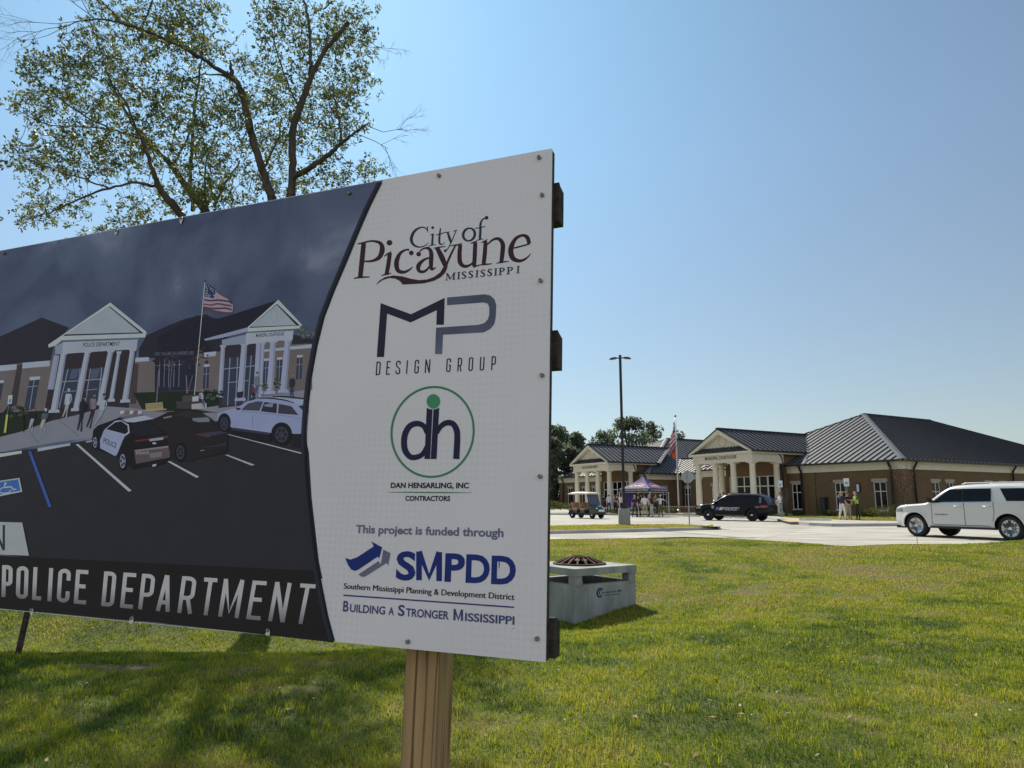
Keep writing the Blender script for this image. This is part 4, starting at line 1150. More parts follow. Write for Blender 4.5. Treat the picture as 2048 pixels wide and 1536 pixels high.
# ------------------------------------------------------------------ the municipal building
TH = R(29.5)
BL, BB = Vector((-math.sin(TH), math.cos(TH), 0)), Vector((math.cos(TH), math.sin(TH), 0))
BO = at_z(1811, 1033.8, 0.15); BO.z = 0
BZ = math.atan2(-BL.y, -BL.x)
def bw(u, v, z=0):
    """u: metres left along the front from the near corner, v: metres back"""
    return BO + BL * u + BB * v + Vector((0, 0, z))
def u_at(px, v):
    """u of the point of plane v seen at column px"""
    r = ray(px, 975)
    n = BB
    t = (BO.dot(n) + v) / r.dot(n)
    return (r * t - BO).dot(BL)
def v_at(px, u):
    r = ray(px, 975)
    t = (BO.dot(BL) + u) / r.dot(BL)
    return (r * t - BO).dot(BB)

brick = bpy.data.materials.new("brown brick")
brick.use_nodes = True
nt = brick.node_tree
p_ = nt.nodes["Principled BSDF"]; p_.inputs["Roughness"].default_value = 0.9; p_.inputs["Specular IOR Level"].default_value = 0.2
tc = nt.nodes.new("ShaderNodeTexCoord"); sx = nt.nodes.new("ShaderNodeSeparateXYZ"); ad = nt.nodes.new("ShaderNodeMath"); cb = nt.nodes.new("ShaderNodeCombineXYZ")
nt.links.new(tc.outputs["Object"], sx.inputs[0]); nt.links.new(sx.outputs["X"], ad.inputs[0]); nt.links.new(sx.outputs["Y"], ad.inputs[1])
nt.links.new(ad.outputs[0], cb.inputs[0]); nt.links.new(sx.outputs["Z"], cb.inputs[1])
bk = nt.nodes.new("ShaderNodeTexBrick")
for k_, v_ in (("Scale", 1.0), ("Mortar Size", 0.006), ("Brick Width", 0.30), ("Row Height", 0.10), ("Bias", -0.2)):
    bk.inputs[k_].default_value = v_
bk.inputs["Color1"].default_value = (0.175, 0.115, 0.060, 1); bk.inputs["Color2"].default_value = (0.135, 0.088, 0.047, 1); bk.inputs["Mortar"].default_value = (0.20, 0.155, 0.105, 1)
nt.links.new(cb.outputs[0], bk.inputs["Vector"])
n = nt.nodes.new("ShaderNodeTexNoise"); n.inputs["Scale"].default_value = 0.8; n.inputs["Detail"].default_value = 6
rp = nt.nodes.new("ShaderNodeValToRGB"); rp.color_ramp.elements[0].color = (0.82, 0.82, 0.82, 1); rp.color_ramp.elements[1].color = (1.08, 1.06, 1.03, 1)
nt.links.new(cb.outputs[0], n.inputs["Vector"]); nt.links.new(n.outputs["Fac"], rp.inputs[0])
mx = nt.nodes.new("ShaderNodeMix"); mx.data_type = 'RGBA'; mx.blend_type = 'MULTIPLY'; mx.inputs[0].default_value = 1
nt.links.new(bk.outputs["Color"], mx.inputs[6]); nt.links.new(rp.outputs[0], mx.inputs[7]); nt.links.new(mx.outputs[2], p_.inputs["Base Color"])
cream = mat("cream trim", (0.66, 0.615, 0.48), 0.6, var=0.05, scale=1.5)
cream2 = mat("pale panel", (0.60, 0.565, 0.45), 0.7, var=0.05, scale=1.2)
roof_m = mat("standing seam roof", (0.105, 0.107, 0.112), 0.55, metal=0.22, var=0.10, scale=0.7, spec=0.6)
rib_m = mat("roof seam", (0.028, 0.029, 0.034), 0.6, metal=0.0)
gut = mat("dark gutter", (0.014, 0.014, 0.017), 0.45, var=0.2, scale=3)
glass = mat("dark window glass", (0.006, 0.007, 0.010), 0.08, spec=0.22)
frame_m = mat("white window frame", (0.66, 0.65, 0.62), 0.5)
stone = mat("cast stone", (0.40, 0.34, 0.26), 0.85, var=0.1, scale=4)
black_letters = mat("dark bronze letters", (0.02, 0.018, 0.016), 0.5)

class Bld:
    """a building: shapes are given in (u, v, z), x = -u, y = v about its own base point"""
    def __init__(self, name, u0, label):
        self.u0 = u0
        self.root = empty(name, bw(u0, 0, 0), label, "building", BZ)
    def p(self, u, v, z): return (-(u - self.u0), v, z)
    def box(self, mb, u0, u1, v0, v1, z0, z1, m):
        mb.box((-(max(u0, u1) - self.u0), min(v0, v1), z0), (-(min(u0, u1) - self.u0), max(v0, v1), z1), m)
    def put(self, mb, name, parent=None, **k): return mb.build(name, parent or self.root, **k)
    def wall(self, mb, axis, fixed, a0, a1, z0, z1, holes, out, thick=0.25):
        """wall along u (axis 'u', at v=fixed) or v (at u=fixed); holes: (a0,a1,z0,z1); out: +-1 side facing outdoors"""
        xs_ = sorted({a0, a1, *[h[0] for h in holes], *[h[1] for h in holes]}); zs_ = sorted({z0, z1, *[h[2] for h in holes], *[h[3] for h in holes]})
        for i in range(len(xs_) - 1):
            for j in range(len(zs_) - 1):
                xa, xb, za, zb = xs_[i], xs_[i + 1], zs_[j], zs_[j + 1]
                if any(h[0] - 1e-6 <= xa and xb <= h[1] + 1e-6 and h[2] - 1e-6 <= za and zb <= h[3] + 1e-6 for h in holes): continue
                q = [(xa, za), (xb, za), (xb, zb), (xa, zb)]
                mb.add([self.p(x, fixed, z) if axis == 'u' else self.p(fixed, x, z) for x, z in q], [(0, 1, 2, 3)], brick)
        for h in holes:
            b = fixed - out * 0.14
            c = [(h[0], h[2]), (h[1], h[2]), (h[1], h[3]), (h[0], h[3])]
            for i in range(4):
                (xa, za), (xb, zb) = c[i], c[(i + 1) % 4]
                mb.add([self.p(xa, fixed, za), self.p(xb, fixed, zb), self.p(xb, b, zb), self.p(xa, b, za)] if axis == 'u' else [self.p(fixed, xa, za), self.p(fixed, xb, zb), self.p(b, xb, zb), self.p(b, xa, za)], [(0, 1, 2, 3)], brick)
    def window(self, axis, fixed, a0, a1, z0, z1, out):
        """frame with its panes, set back in the opening"""
        f, g, li = MB(), MB(), MB()
        b = fixed - out * 0.10
        def bx(mb, x0, x1, za, zb, d0, d1, m):
            lo, hi = fixed - out * d0, fixed - out * d1
            if axis == 'u': self.box(mb, x0, x1, lo, hi, za, zb, m)
            else: self.box(mb, lo, hi, x0, x1, za, zb, m)
        w = 0.065
        zt = z0 + (z1 - z0) * 0.66
        xm_ = (a0 + a1) / 2
        for x0, x1, za, zb in ((a0, a0 + w, z0, z1), (a1 - w, a1, z0, z1), (a0 + w, a1 - w, z0, z0 + w), (a0 + w, a1 - w, z1 - w, z1), (xm_ - w / 2, xm_ + w / 2, z0 + w, z1 - w), (a0 + w, xm_ - w / 2, zt - w / 2, zt + w / 2), (xm_ + w / 2, a1 - w, zt - w / 2, zt + w / 2)):
            bx(f, x0, x1, za, zb, 0.04, 0.11, frame_m)
        bx(f, a0 - 0.06, a1 + 0.06, z0 - 0.07, z0 - 0.001, -0.05, 0.12, frame_m)
        fo = self.put(f, "window")
        bx(g, a0 + 0.03, a1 - 0.03, z0 + 0.03, z1 - 0.03, 0.075, 0.085, glass)
        self.put(g, "pane", fo)
        bx(li, a0 - 0.12, a1 + 0.12, z1 + 0.001, z1 + 0.24, -0.03, 0.10, stone)
        self.put(li, "lintel", fo)
    def plane(self, mb, poly, eave0, eave1, seam=0.60):
        """roof plane with standing seams running up the slope; poly in (u,v,z); eave edge given"""
        P = [Vector(self.p(*q)) for q in poly]
        a, b = Vector(self.p(*eave0)), Vector(self.p(*eave1))
        e = (b - a).normalized()
        n = (P[1] - P[0]).cross(P[2] - P[0]).normalized()
        if n.z < 0: n = -n
        s = n.cross(e)
        if s.z < 0: s = -s
        mb.poly(P, roof_m)
        Q = [((p - a).dot(e), (p - a).dot(s)) for p in P]
        lo, hi = min(q[0] for q in Q), max(q[0] for q in Q)
        x = lo + seam / 2
        while x < hi:
            c = []
            for i in range(len(Q)):
                (xa, ya), (xb, yb) = Q[i], Q[(i + 1) % len(Q)]
                if (xa - x) * (xb - x) < 0: c.append(ya + (yb - ya) * (x - xa) / (xb - xa))
            c.sort()
            for i in range(0, len(c) - 1, 2):
                if c[i + 1] - c[i] > 0.1:
                    p0, p1 = a + e * x + s * (c[i] + 0.02), a + e * x + s * (c[i + 1] - 0.02)
                    h, w = n * 0.075, e * 0.029
                    mb.add([p0 - w, p0 + w, p1 + w, p1 - w, p0 - w + h, p0 + w + h, p1 + w + h, p1 - w + h], [(4, 5, 6, 7), (0, 1, 5, 4), (1, 2, 6, 5), (2, 3, 7, 6), (3, 0, 4, 7)], rib_m)
            x += seam
    def cap(self, mb, a, b, w, lift=0.07):
        a, b = Vector(self.p(*a)), Vector(self.p(*b))
        d = (b - a).normalized()
        s = d.cross(Vector((0, 0, 1))).normalized()
        up = Vector((0, 0, lift))
        dn = Vector((0, 0, w * 0.16))
        mb.add([a - s * w - dn + up, a + up, a + s * w - dn + up, b - s * w - dn + up, b + up, b + s * w - dn + up], [(0, 1, 4, 3), (1, 2, 5, 4)], roof_m)
        mb.add([a - s * w - dn + up, a + up, a + s * w - dn + up, a - s * w - dn - up, a + s * w - dn - up], [(0, 1, 2, 4, 3)], roof_m)
    def ridge(self, mb, a, b):
        mb.beam(Vector(self.p(*a)) + Vector((0, 0, .04)), Vector(self.p(*b)) + Vector((0, 0, .04)), 0.3, 0.10, gut)
    def gutter(self, mb, a, b):
        mb.beam(self.p(*a), self.p(*b), 0.14, 0.15, gut)
    def downspout(self, axis, fixed, at, out, ztop, zbot=0.1):
        mb = MB()
        o1, o2 = fixed + out * 0.45, fixed + out * 0.19
        def q(o, z): return self.p(at, o, z) if axis == 'u' else self.p(o, at, z)
        w = 0.135
        for a, b in ((q(o1, ztop), q(o1, ztop - 0.22)), (q(o1, ztop - 0.16), q(o2, ztop - 0.55)), (q(o2, ztop - 0.48), q(o2, zbot))):
            mb.beam(a, b, w, w * 0.8, gut, up=(0.3, 1, 0.1) if abs(a[2] - b[2]) > 0.2 and a[0] == b[0] and a[1] == b[1] else (0, 0, 1))
        for z in (1.0, 2.2, 3.2):
            if zbot < z < ztop - 0.7:
                c = Vector(q(o2, z)); mb.box(c - Vector((0.085, 0.085, 0.02)), c + Vector((0.085, 0.085, 0.02)), gut)
        self.put(mb, "downspout")
    def portico(self, uc, hw, v0, zf, text, vw, windows=True):
        """columns, entablature, pediment and its roof, centre uc, roof half width hw"""
        ce = hw - 0.62                       # column line
        zt = 4.62
        R_ = self.root
        for du, v in [(-ce, v0), (-ce / 3, v0), (ce / 3, v0), (ce, v0), (-ce, -1.30), (ce, -1.30)]:
            mb = MB()
            M = Matrix.Translation(self.p(uc + du, v, 0))
            mb.lathe([(0.34, zf + 0.10), (0.36, zf + 0.14), (0.34, zf + 0.20), (0.29, zf + 0.24), (0.275, zf + 0.4), (0.27, zf + 1.5), (0.255, zf + 2.8), (0.235, zt - 0.38), (0.255, zt - 0.36), (0.255, zt - 0.32), (0.235, zt - 0.30), (0.24, zt - 0.24), (0.30, zt - 0.15), (0.33, zt - 0.10)], cream, 24, M)
            self.box(mb, uc + du - 0.36, uc + du + 0.36, v - 0.36, v + 0.36, zf - 0.01, zf + 0.10, cream)
            self.box(mb, uc + du - 0.36, uc + du + 0.36, v - 0.36, v + 0.36, zt - 0.10, zt, cream)
            self.put(mb, "column")
        ze = 5.30
        mb = MB()
        o = 0.30
        self.box(mb, uc - ce - o, uc + ce + o, v0 - o, v0 + o, zt + 0.001, ze, cream)
        for s in (-1, 1):
            u0, u1 = uc + s * (ce - o), uc + s * (ce + o)
            self.box(mb, u0, u1, v0 + o + 0.001, vw - 0.002, zt + 0.001, ze, cream)
            self.box(mb, u0 + s * .001 - (0.03 if s < 0 else -0.0), u1 + (0.03 if s > 0 else -0.0), v0 - o - 0.02, vw - 0.004, zt + 0.25, zt + 0.29, cream)
        self.box(mb, uc - ce - o, uc + ce + o, v0 - o - 0.03, v0 - o - 0.001, zt + 0.25, zt + 0.29, cream)
        # cornice and ceiling
        self.box(mb, uc - hw + 0.05, uc + hw - 0.05, v0 - 0.58, v0 + o, ze + 0.001, 5.50, cream)
        for s in (-1, 1):
            self.box(mb, uc + s * (ce - o), uc + s * (hw - 0.05), v0 + o + 0.001, 2.0, ze + 0.001, 5.50, cream)
        self.box(mb, uc - ce + o, uc + ce - o, v0 + o, vw, zt + 0.30, zt + 0.34, cream2)
        self.put(mb, "entablature")
        # pediment
        zp, zb = 7.58, 5.55
        mb = MB()
        rise = (zp - zb) / hw
        vt = v0 - 0.05
        mb.poly([self.p(uc - hw + 0.3, vt, zb + 0.1), self.p(uc + hw - 0.3, vt, zb + 0.1), self.p(uc, vt, zp - 0.1)], cream2)
        # skirt roof over the cornice
        self.put(mb, "pediment")
        pb = R_.children[-1] if False else None
        mb = MB()
        for s in (-1, 1):
            a, b = Vector(self.p(uc + s * hw, 0, zb)), Vector(self.p(uc, 0, zp))
            d = (b - a).normalized()
            nn = Vector((-d.z, 0, d.x)) * (1 if d.x > 0 else -1)
            if nn.z < 0: nn = -nn
            for (va, vb, t) in ((v0 - 0.62, v0 - 0.06, 0.34), (v0 - 0.58, v0 - 0.062, 0.46)):
                q = [a - nn * 0.03, b - nn * 0.03, b - Vector((0, 0, t)), a - nn * t + d * 0.0]
                q[3] = a + d * 0.0 - Vector((0, 0, t * 0.55))
                f0 = [p + Vector((0, va, 0)) for p in q]; f1 = [p + Vector((0, vb, 0)) for p in q]
                mb.add(f0 + f1, [(0, 1, 2, 3), (4, 7, 6, 5), (0, 4, 5, 1), (1, 5, 6, 2), (2, 6, 7, 3), (3, 7, 4, 0)], cream)
        self.put(mb, "raking_cornice")
        mb = MB()
        a, b = (uc + hw - 0.35, v0 - 0.60, zb - 0.03), (uc - hw + 0.35, v0 - 0.60, zb - 0.03)
        self.plane(mb, [a, b, (uc - hw + 0.85, vt - 0.01, zb + 0.42), (uc + hw - 0.85, vt - 0.01, zb + 0.42)], a, b, 0.36)
        self.put(mb, "skirt_roof")
        mb = MB()
        ring = [Vector(self.p(uc + 0.42 * math.cos(k * math.pi / 16), vt - 0.012, 6.52 + 0.52 * math.sin(k * math.pi / 16))) for k in range(33)]
        mb.tube(ring, 0.018, stone, 6)
        self.put(mb, "emblem_ring")
        # roof
        mb = MB()
        vr, ve = 7.0, 2.2
        for s in (-1, 1):
            e0, e1 = (uc + s * hw, v0 - 0.66, zb), (uc + s * hw, ve, zb)
            self.plane(mb, [e0, e1, (uc, vr, zp + 0.05), (uc, v0 - 0.66, zp + 0.05)], e0, e1)
            self.cap(mb, (uc + s * hw, ve, zb), (uc, vr, zp + 0.03), 0.30, 0.06)
        self.put(mb, "portico_roof")
        mb = MB()
        self.ridge(mb, (uc, v0 - 0.68, zp + 0.05), (uc, vr, zp + 0.05))
        for s in (-1, 1):
            self.gutter(mb, (uc + s * (hw + 0.03), v0 - 0.66, zb - 0.06), (uc + s * (hw + 0.03), ve, zb - 0.06))
            a, b = Vector(self.p(uc + s * hw, v0 - 0.655, zb + 0.0)), Vector(self.p(uc, v0 - 0.655, zp + 0.05))
            mb.beam(a, b, 0.04, 0.07, gut)
        self.put(mb, "gutter")
        # lettering on the frieze
        mb = MB()
        vs, fs = text_xy(text, 0.018)
        w = 3.7 if len(text) > 18 else 3.0
        c = uc + 0.10
        mb.add([self.p(c + w / 2 - x * w, v0 - o - 0.012, 4.94 + y * 0.27) for x, y in vs], fs, black_letters)
        self.put(mb, "lettering", fix=False)
        # lobby wall with the glazed front
        ul, ur = uc + ce + 0.05, uc - ce - 0.05
        mb = MB()
        g0, g1 = ur + 0.75, ul - 0.35
        gz0, gz1 = zf, 3.52
        self.wall(mb, 'u', vw, ur, ul, 0, zt + 0.3, [(g0, g1, gz0, gz1)], -1)
        for u in (ur, ul):
            self.wall(mb, 'v', u, vw, 2.15, 0, 5.5, [], -1)
        self.put(mb, "lobby_wall")
        n = 6
        sw_ = (g1 - g0) / n
        for i in range(n):
            a, b = g0 + i * sw_, g0 + (i + 1) * sw_
            door = i in (0, n - 1)
            f = MB()
            w = 0.06 if not door else 0.11
            zt_ = 2.58
            vv0, vv1 = vw + 0.05, vw + 0.12
            for x0, x1, za, zb_ in ((a, a + w, gz0, gz1), (b - w, b, gz0, gz1), (a + w, b - w, gz1 - 0.06, gz1), (a + w, b - w, zt_, zt_ + 0.09), (a + w, b - w, gz0, gz0 + (0.24 if door else 0.08)), (a + w, b - w, gz0 + 0.95, gz0 + 1.01)):
                if door or za != gz0 + 0.95: self.box(f, x0, x1, vv0, vv1, za, zb_, frame_m)
            fo = self.put(f, "door" if door else "storefront_bay")
            g = MB(); self.box(g, a + 0.02, b - 0.02, vw + 0.08, vw + 0.09, gz0 + 0.02, gz1 - 0.02, glass); self.put(g, "pane", fo)
            if door:
                h = MB(); hx = a + 0.16 if i == 0 else b - 0.16
                h.tube([self.p(hx, vw - 0.02, gz0 + 0.8), self.p(hx, vw - 0.02, gz0 + 1.3)], 0.018, zinc, 6); self.put(h, "handle", fo)
    def block(self, ul, ur, depth, apex_u, apex_v, zap, back_apex, front_holes, side_holes, left_vis=True):
        """rectangular brick block with frieze, soffit, hip roof and gutters"""
        ez, ov = 4.37, 0.5
        mb = MB()
        self.wall(mb, 'u', 0, ur, ul, -0.2, 3.66, front_holes, -1)
        self.wall(mb, 'v', ur, 0, depth, -0.2, 3.66, side_holes, -1)
        self.wall(mb, 'v', ul, 0, depth, -0.2, 3.66, [], 1)
        self.wall(mb, 'u', depth, ur, ul, -0.2, 3.66, [], 1)
        self.put(mb, "brick_wall")
        for h in front_holes: self.window('u', 0, *h, -1)
        for h in side_holes: self.window('v', ur, *h, -1)
        mb = MB()
        t = 0.10
        for (z0, z1, t) in ((3.661, 4.06, 0.09), (4.061, 4.20, 0.16), (4.201, 4.30, 0.30)):
            self.box(mb, ur - t, ul + t, -t, 0.2, z0, z1, cream); self.box(mb, ur - t, ul + t, depth - 0.2, depth + t, z0, z1, cream)
            self.box(mb, ur - t, ur + 0.2, 0.201, depth - 0.201, z0, z1, cream); self.box(mb, ul - 0.2, ul + t, 0.201, depth - 0.201, z0, z1, cream)
        self.box(mb, ur - ov, ul + ov, -ov, depth + ov, 4.301, 4.33, cream)
        self.put(mb, "frieze")
        fr_, fl, br, bl = (ur - ov, -ov, ez), (ul + ov, -ov, ez), (ur - ov, depth + ov, ez), (ul + ov, depth + ov, ez)
        A_, Bk = (apex_u, apex_v, zap), (apex_u, back_apex, zap)
        mb = MB()
        self.plane(mb, [fr_, A_, fl], fr_, fl)
        self.plane(mb, [fr_, br, Bk, A_], fr_, br)
        self.plane(mb, [fl, bl, Bk, A_], fl, bl)
        self.plane(mb, [br, bl, Bk], br, bl)
        for c_, ap in ((fr_, A_), (fl, A_), (br, Bk), (bl, Bk)):
            self.cap(mb, c_, ap, 0.24)
        ro = self.put(mb, "roof")
        mb = MB(); self.ridge(mb, A_, Bk); self.put(mb, "ridge_cap", ro)
        mb = MB()
        for a, b in ((fr_, fl), (fr_, br), (fl, bl), (br, bl)):
            self.gutter(mb, (a[0], a[1], a[2] - 0.06), (b[0], b[1], b[2] - 0.06))
        self.put(mb, "gutter", ro)

# --- courthouse
CU, CHW = 13.42, 3.78
ch = Bld("courthouse", 10.2, "brown brick municipal courthouse with wide dark seamed hip roof and white columned portico")
VW = -0.7
wf = [(1.27, 2.32), (4.73, 5.67), (8.9, 9.85)]
ch.block(20.4, 0.0, 33.6, 10.2, 11.3, 9.57, 22.3, [(a, b, 0.60, 2.77) for a, b in wf] + [(18.0, 19.2, 0.6, 2.77)],
         [(3.75, 4.83, 0.6, 2.75), (5.71, 6.76, 0.6, 2.75), (11.4, 12.4, 0.6, 2.75), (13.6, 14.6, 0.6, 2.75), (20, 21, 0.6, 2.75), (24, 25, 0.6, 2.75)])
ch.portico(CU, CHW, -4.25, 0.22, "MUNICIPAL COURTHOUSE", VW)
for px in (1603.5, 1784): ch.downspout('u', 0, u_at(px, -0.2), -1, 4.33)
for px in (1832, 2030): ch.downspout('v', 0, v_at(px, -0.2), -1, 4.33)
ch.downspout('u', VW, CU - CHW + 0.35, -1, 5.45, 0.1)
mb = MB(); ch.cap(mb, (8.0, -0.5, 4.37), (9.66, 2.2, 5.53), 0.26, 0.075); ch.put(mb, "valley_flashing")
mb = MB()                                    # corner pier of the front bay
ch.box(mb, 7.45, 8.05, -0.10, -0.002, 0, 3.655, brick); ch.put(mb, "corner_pier")
# wall lamp
ul_ = u_at(1717, -0.05)
mb = MB(); ch.box(mb, ul_ - 0.15, ul_ + 0.15, -0.12, -0.003, 1.98, 2.68, gut); lo_ = ch.put(mb, "wall_lamp")
mb = MB(); ch.box(mb, ul_ - 0.10, ul_ + 0.10, -0.15, -0.121, 2.03, 2.60, mat("frosted lamp glass", (0.62, 0.68, 0.80), 0.35)); ch.put(mb, "diffuser", lo_)

# --- police department
PU, PHW = 33.05, 3.68
pd = Bld("police_station", 37.4, "brown brick police department with purple-canopied forecourt, farther of the two white columned porticos")
hol = []
for a, b in ((1136, 1145), (1164, 1174), (1184, 1193)):
    u0, u1 = u_at(b, 0), u_at(a, 0)
    hol.append((u0, u1, 0.85, 2.95))
pw = (v_at(1321, 28.6), v_at(1333, 28.6))
pd.block(46.3, 28.6, 34.5, 37.45, 10.8, 9.30, 24.0, hol, [(min(pw), max(pw), 0.7, 2.75)])
pd.portico(PU, PHW, -4.25, 0.45, "POLICE DEPARTMENT", VW)
for px in (1292,): pd.downspout('u', 0, u_at(px, -0.2), -1, 4.33)
pd.downspout('u', 0, u_at(1126, -0.2), -1, 4.33)
pd.downspout('u', VW, PU - PHW + 0.35, -1, 5.45, 0.3)
# connecting wing
mb = MB()
cw = (u_at(1380.5, 4.1), u_at(1369, 4.1)); cw2 = (u_at(1428, 4.1), u_at(1421, 4.1))
hs = [(cw[0], cw[1], 0.7, 2.72), (23.2 - 1.7, 23.2 - 0.6, 0.7, 2.72)]
pd.wall(mb, 'u', 4.1, 20.4, 28.6, -0.2, 3.66, hs, -1)
pd.put(mb, "brick_wall")
for h in hs: pd.window('u', 4.1, *h, -1)
mb = MB()
for (z0, z1, t) in ((3.661, 4.06, 0.09), (4.061, 4.20, 0.16), (4.201, 4.30, 0.30), (4.301, 4.33, 0.5)):
    pd.box(mb, 20.6, 28.1, 4.1 - t, 4.3, z0, z1, cream)
pd.put(mb, "frieze")
mb = MB()
pd.plane(mb, [(20.9, 3.6, 4.37), (28.1, 3.6, 4.37), (31.4, 7.6, 6.22), (17.0, 7.6, 6.22)], (20.9, 3.6, 4.37), (28.1, 3.6, 4.37))
pd.plane(mb, [(20.9, 11.6, 4.37), (28.1, 11.6, 4.37), (31.4, 7.6, 6.22), (17.0, 7.6, 6.22)], (20.9, 11.6, 4.37), (28.1, 11.6, 4.37))
pd.cap(mb, (28.1, 3.6, 4.37), (31.4, 7.6, 6.22), 0.34, 0.06)
ro = pd.put(mb, "roof")
mb = MB(); pd.ridge(mb, (31.4, 7.6, 6.22), (17.0, 7.6, 6.22)); pd.put(mb, "ridge_cap", ro)
mb = MB(); pd.gutter(mb, (20.9, 3.58, 4.31), (28.1, 3.58, 4.31)); pd.put(mb, "gutter", ro)
pd.downspout('u', 4.1, 27.4, -1, 4.33)
pd.downspout('u', 4.1, 21.3, -1, 4.33)

# ---- ground around the building
def zb(u, v):
    """height of the ground beside the building"""
    return 0.15 + 0.27 * smooth01((u - 19) / 6) * smooth01((v + 8.5) / 3.5)
fw = [(-60, 66.5), tuple(at_z(1000, 1029.2)[:2]), tuple(at_z(1200, 1030)[:2]), tuple(at_z(1400, 1031.6)[:2]), tuple(at_z(1500, 1034)[:2]), tuple(at_z(1548, 1040)[:2]), tuple(at_z(1572, 1045.3)[:2]), tuple(at_z(1585, 1048)[:2]), tuple(at_z(1620, 1051)[:2]), tuple(at_z(1666, 1053)[:2]), tuple(at_z(1800, 1052)[:2]), tuple(at_z(2048, 1049)[:2]), (48, 42), (75, 44)]
walk = [Vector((x, y, 0)) for x, y in fw] + [Vector((75, 96, 0)), Vector((-60, 96, 0))]
mb = MB(); mb.prism(walk, 0.15, WALK); 
# kerb face
for i in range(len(fw) - 1):
    a, b = Vector((*fw[i], 0.07)), Vector((*fw[i + 1], 0.07))
    mb.beam(a + Vector((0, -0.03, 0)), b + Vector((0, -0.03, 0)), 0.14, 0.158, KERB)
tag(mb.build("sidewalk"), kind="structure")
# lawn in front of the courthouse, gently raised bed before the police front
lw = [at_z(x, y, 0.154) for x, y in ((1546, 1031.2), (1560, 1033.5), (1600, 1036.5), (1650, 1038.3), (1700, 1039.8), (1760, 1041.2), (1800, 1042), (1900, 1043.5), (2060, 1045))] + [Vector((48, 47, .154)), bw(-0.02, 40, .154), bw(-0.02, -0.02, .154), bw(9.6, -0.02, .154), bw(9.6, -3.5, .154)]
bed("lawn", lw, 0.154)
near_grass("lawn_grass", [Vector((p.x, p.y, 0.154)) for p in lw], 90000, 0.05, 0.62, 0.02)
N = 24
V, Fq = [], []
for i in range(N + 1):
    for j in range(13):
        u, v = 19.5 + (52 - 19.5) * i / N, -9 + 11.5 * j / 12
        V.append(bw(u, v, zb(u, v) + 0.004))
for i in range(N):
    for j in range(12):
        Fq.append((i * 13 + j, i * 13 + j + 1, (i + 1) * 13 + j + 1, (i + 1) * 13 + j))
mb = MB(); mb.add(V, Fq, turf, True); tag(mb.build("lawn_slope"), kind="structure")
mb = MB()
mb.add([bw(PU + 4.2, -9.2, 0.16), bw(PU - 4.2, -9.2, 0.16), bw(PU - 4.2, -5.4, 0.455), bw(PU + 4.2, -5.4, 0.455)], [(0, 1, 2, 3)], WALK)
c8 = [bw(PU + 4.2, -5.4), bw(PU - 4.2, -5.4), bw(PU - 4.2, VW + .1), bw(PU + 4.2, VW + .1)]
mb.prism(c8, 0.455, WALK)
tag(mb.build("entrance_walk"), kind="structure")
mb = MB(); mb.prism([bw(CU + 4.2, -5.4, 0.1), bw(CU - 4.2, -5.4, 0.1), bw(CU - 4.2, VW + .1, 0.1), bw(CU + 4.2, VW + .1, 0.1)], 0.13, WALK)
tag(mb.build("porch"), kind="structure")
# red pavers by the flag pole
pav = mat("red pavers", (0.36, 0.17, 0.11), 0.9, var=0.2, scale=8)
mb = MB(); mb.poly([bw(27.5, -6.5, 0.36), bw(20.5, -6.5, 0.20), bw(20.5, -0.5, 0.24), bw(27.5, -0.5, 0.44)], pav); tag(mb.build("paved_court"), kind="structure")
# ------------------------------------------------------------------ vehicles
rubber = mat("tyre rubber", (0.014, 0.014, 0.015), 0.85, bump=0.2, bscale=120)
chrome = mat("polished alloy", (0.62, 0.63, 0.64), 0.25, metal=1.0)
steelblk = mat("black steel wheel", (0.012, 0.012, 0.013), 0.5)
seam_m = mat("door gap", (0.015, 0.015, 0.016), 0.9)
trimblk = mat("black plastic trim", (0.014, 0.014, 0.016), 0.6)
tint = mat("tinted car glass", (0.005, 0.006, 0.008), 0.05, spec=0.28)
lamp_m = mat("clear headlamp", (0.20, 0.22, 0.25), 0.08, spec=0.9, coat=0.5)
redlamp = mat("red tail lamp", (0.28, 0.01, 0.012), 0.15, coat=0.5)

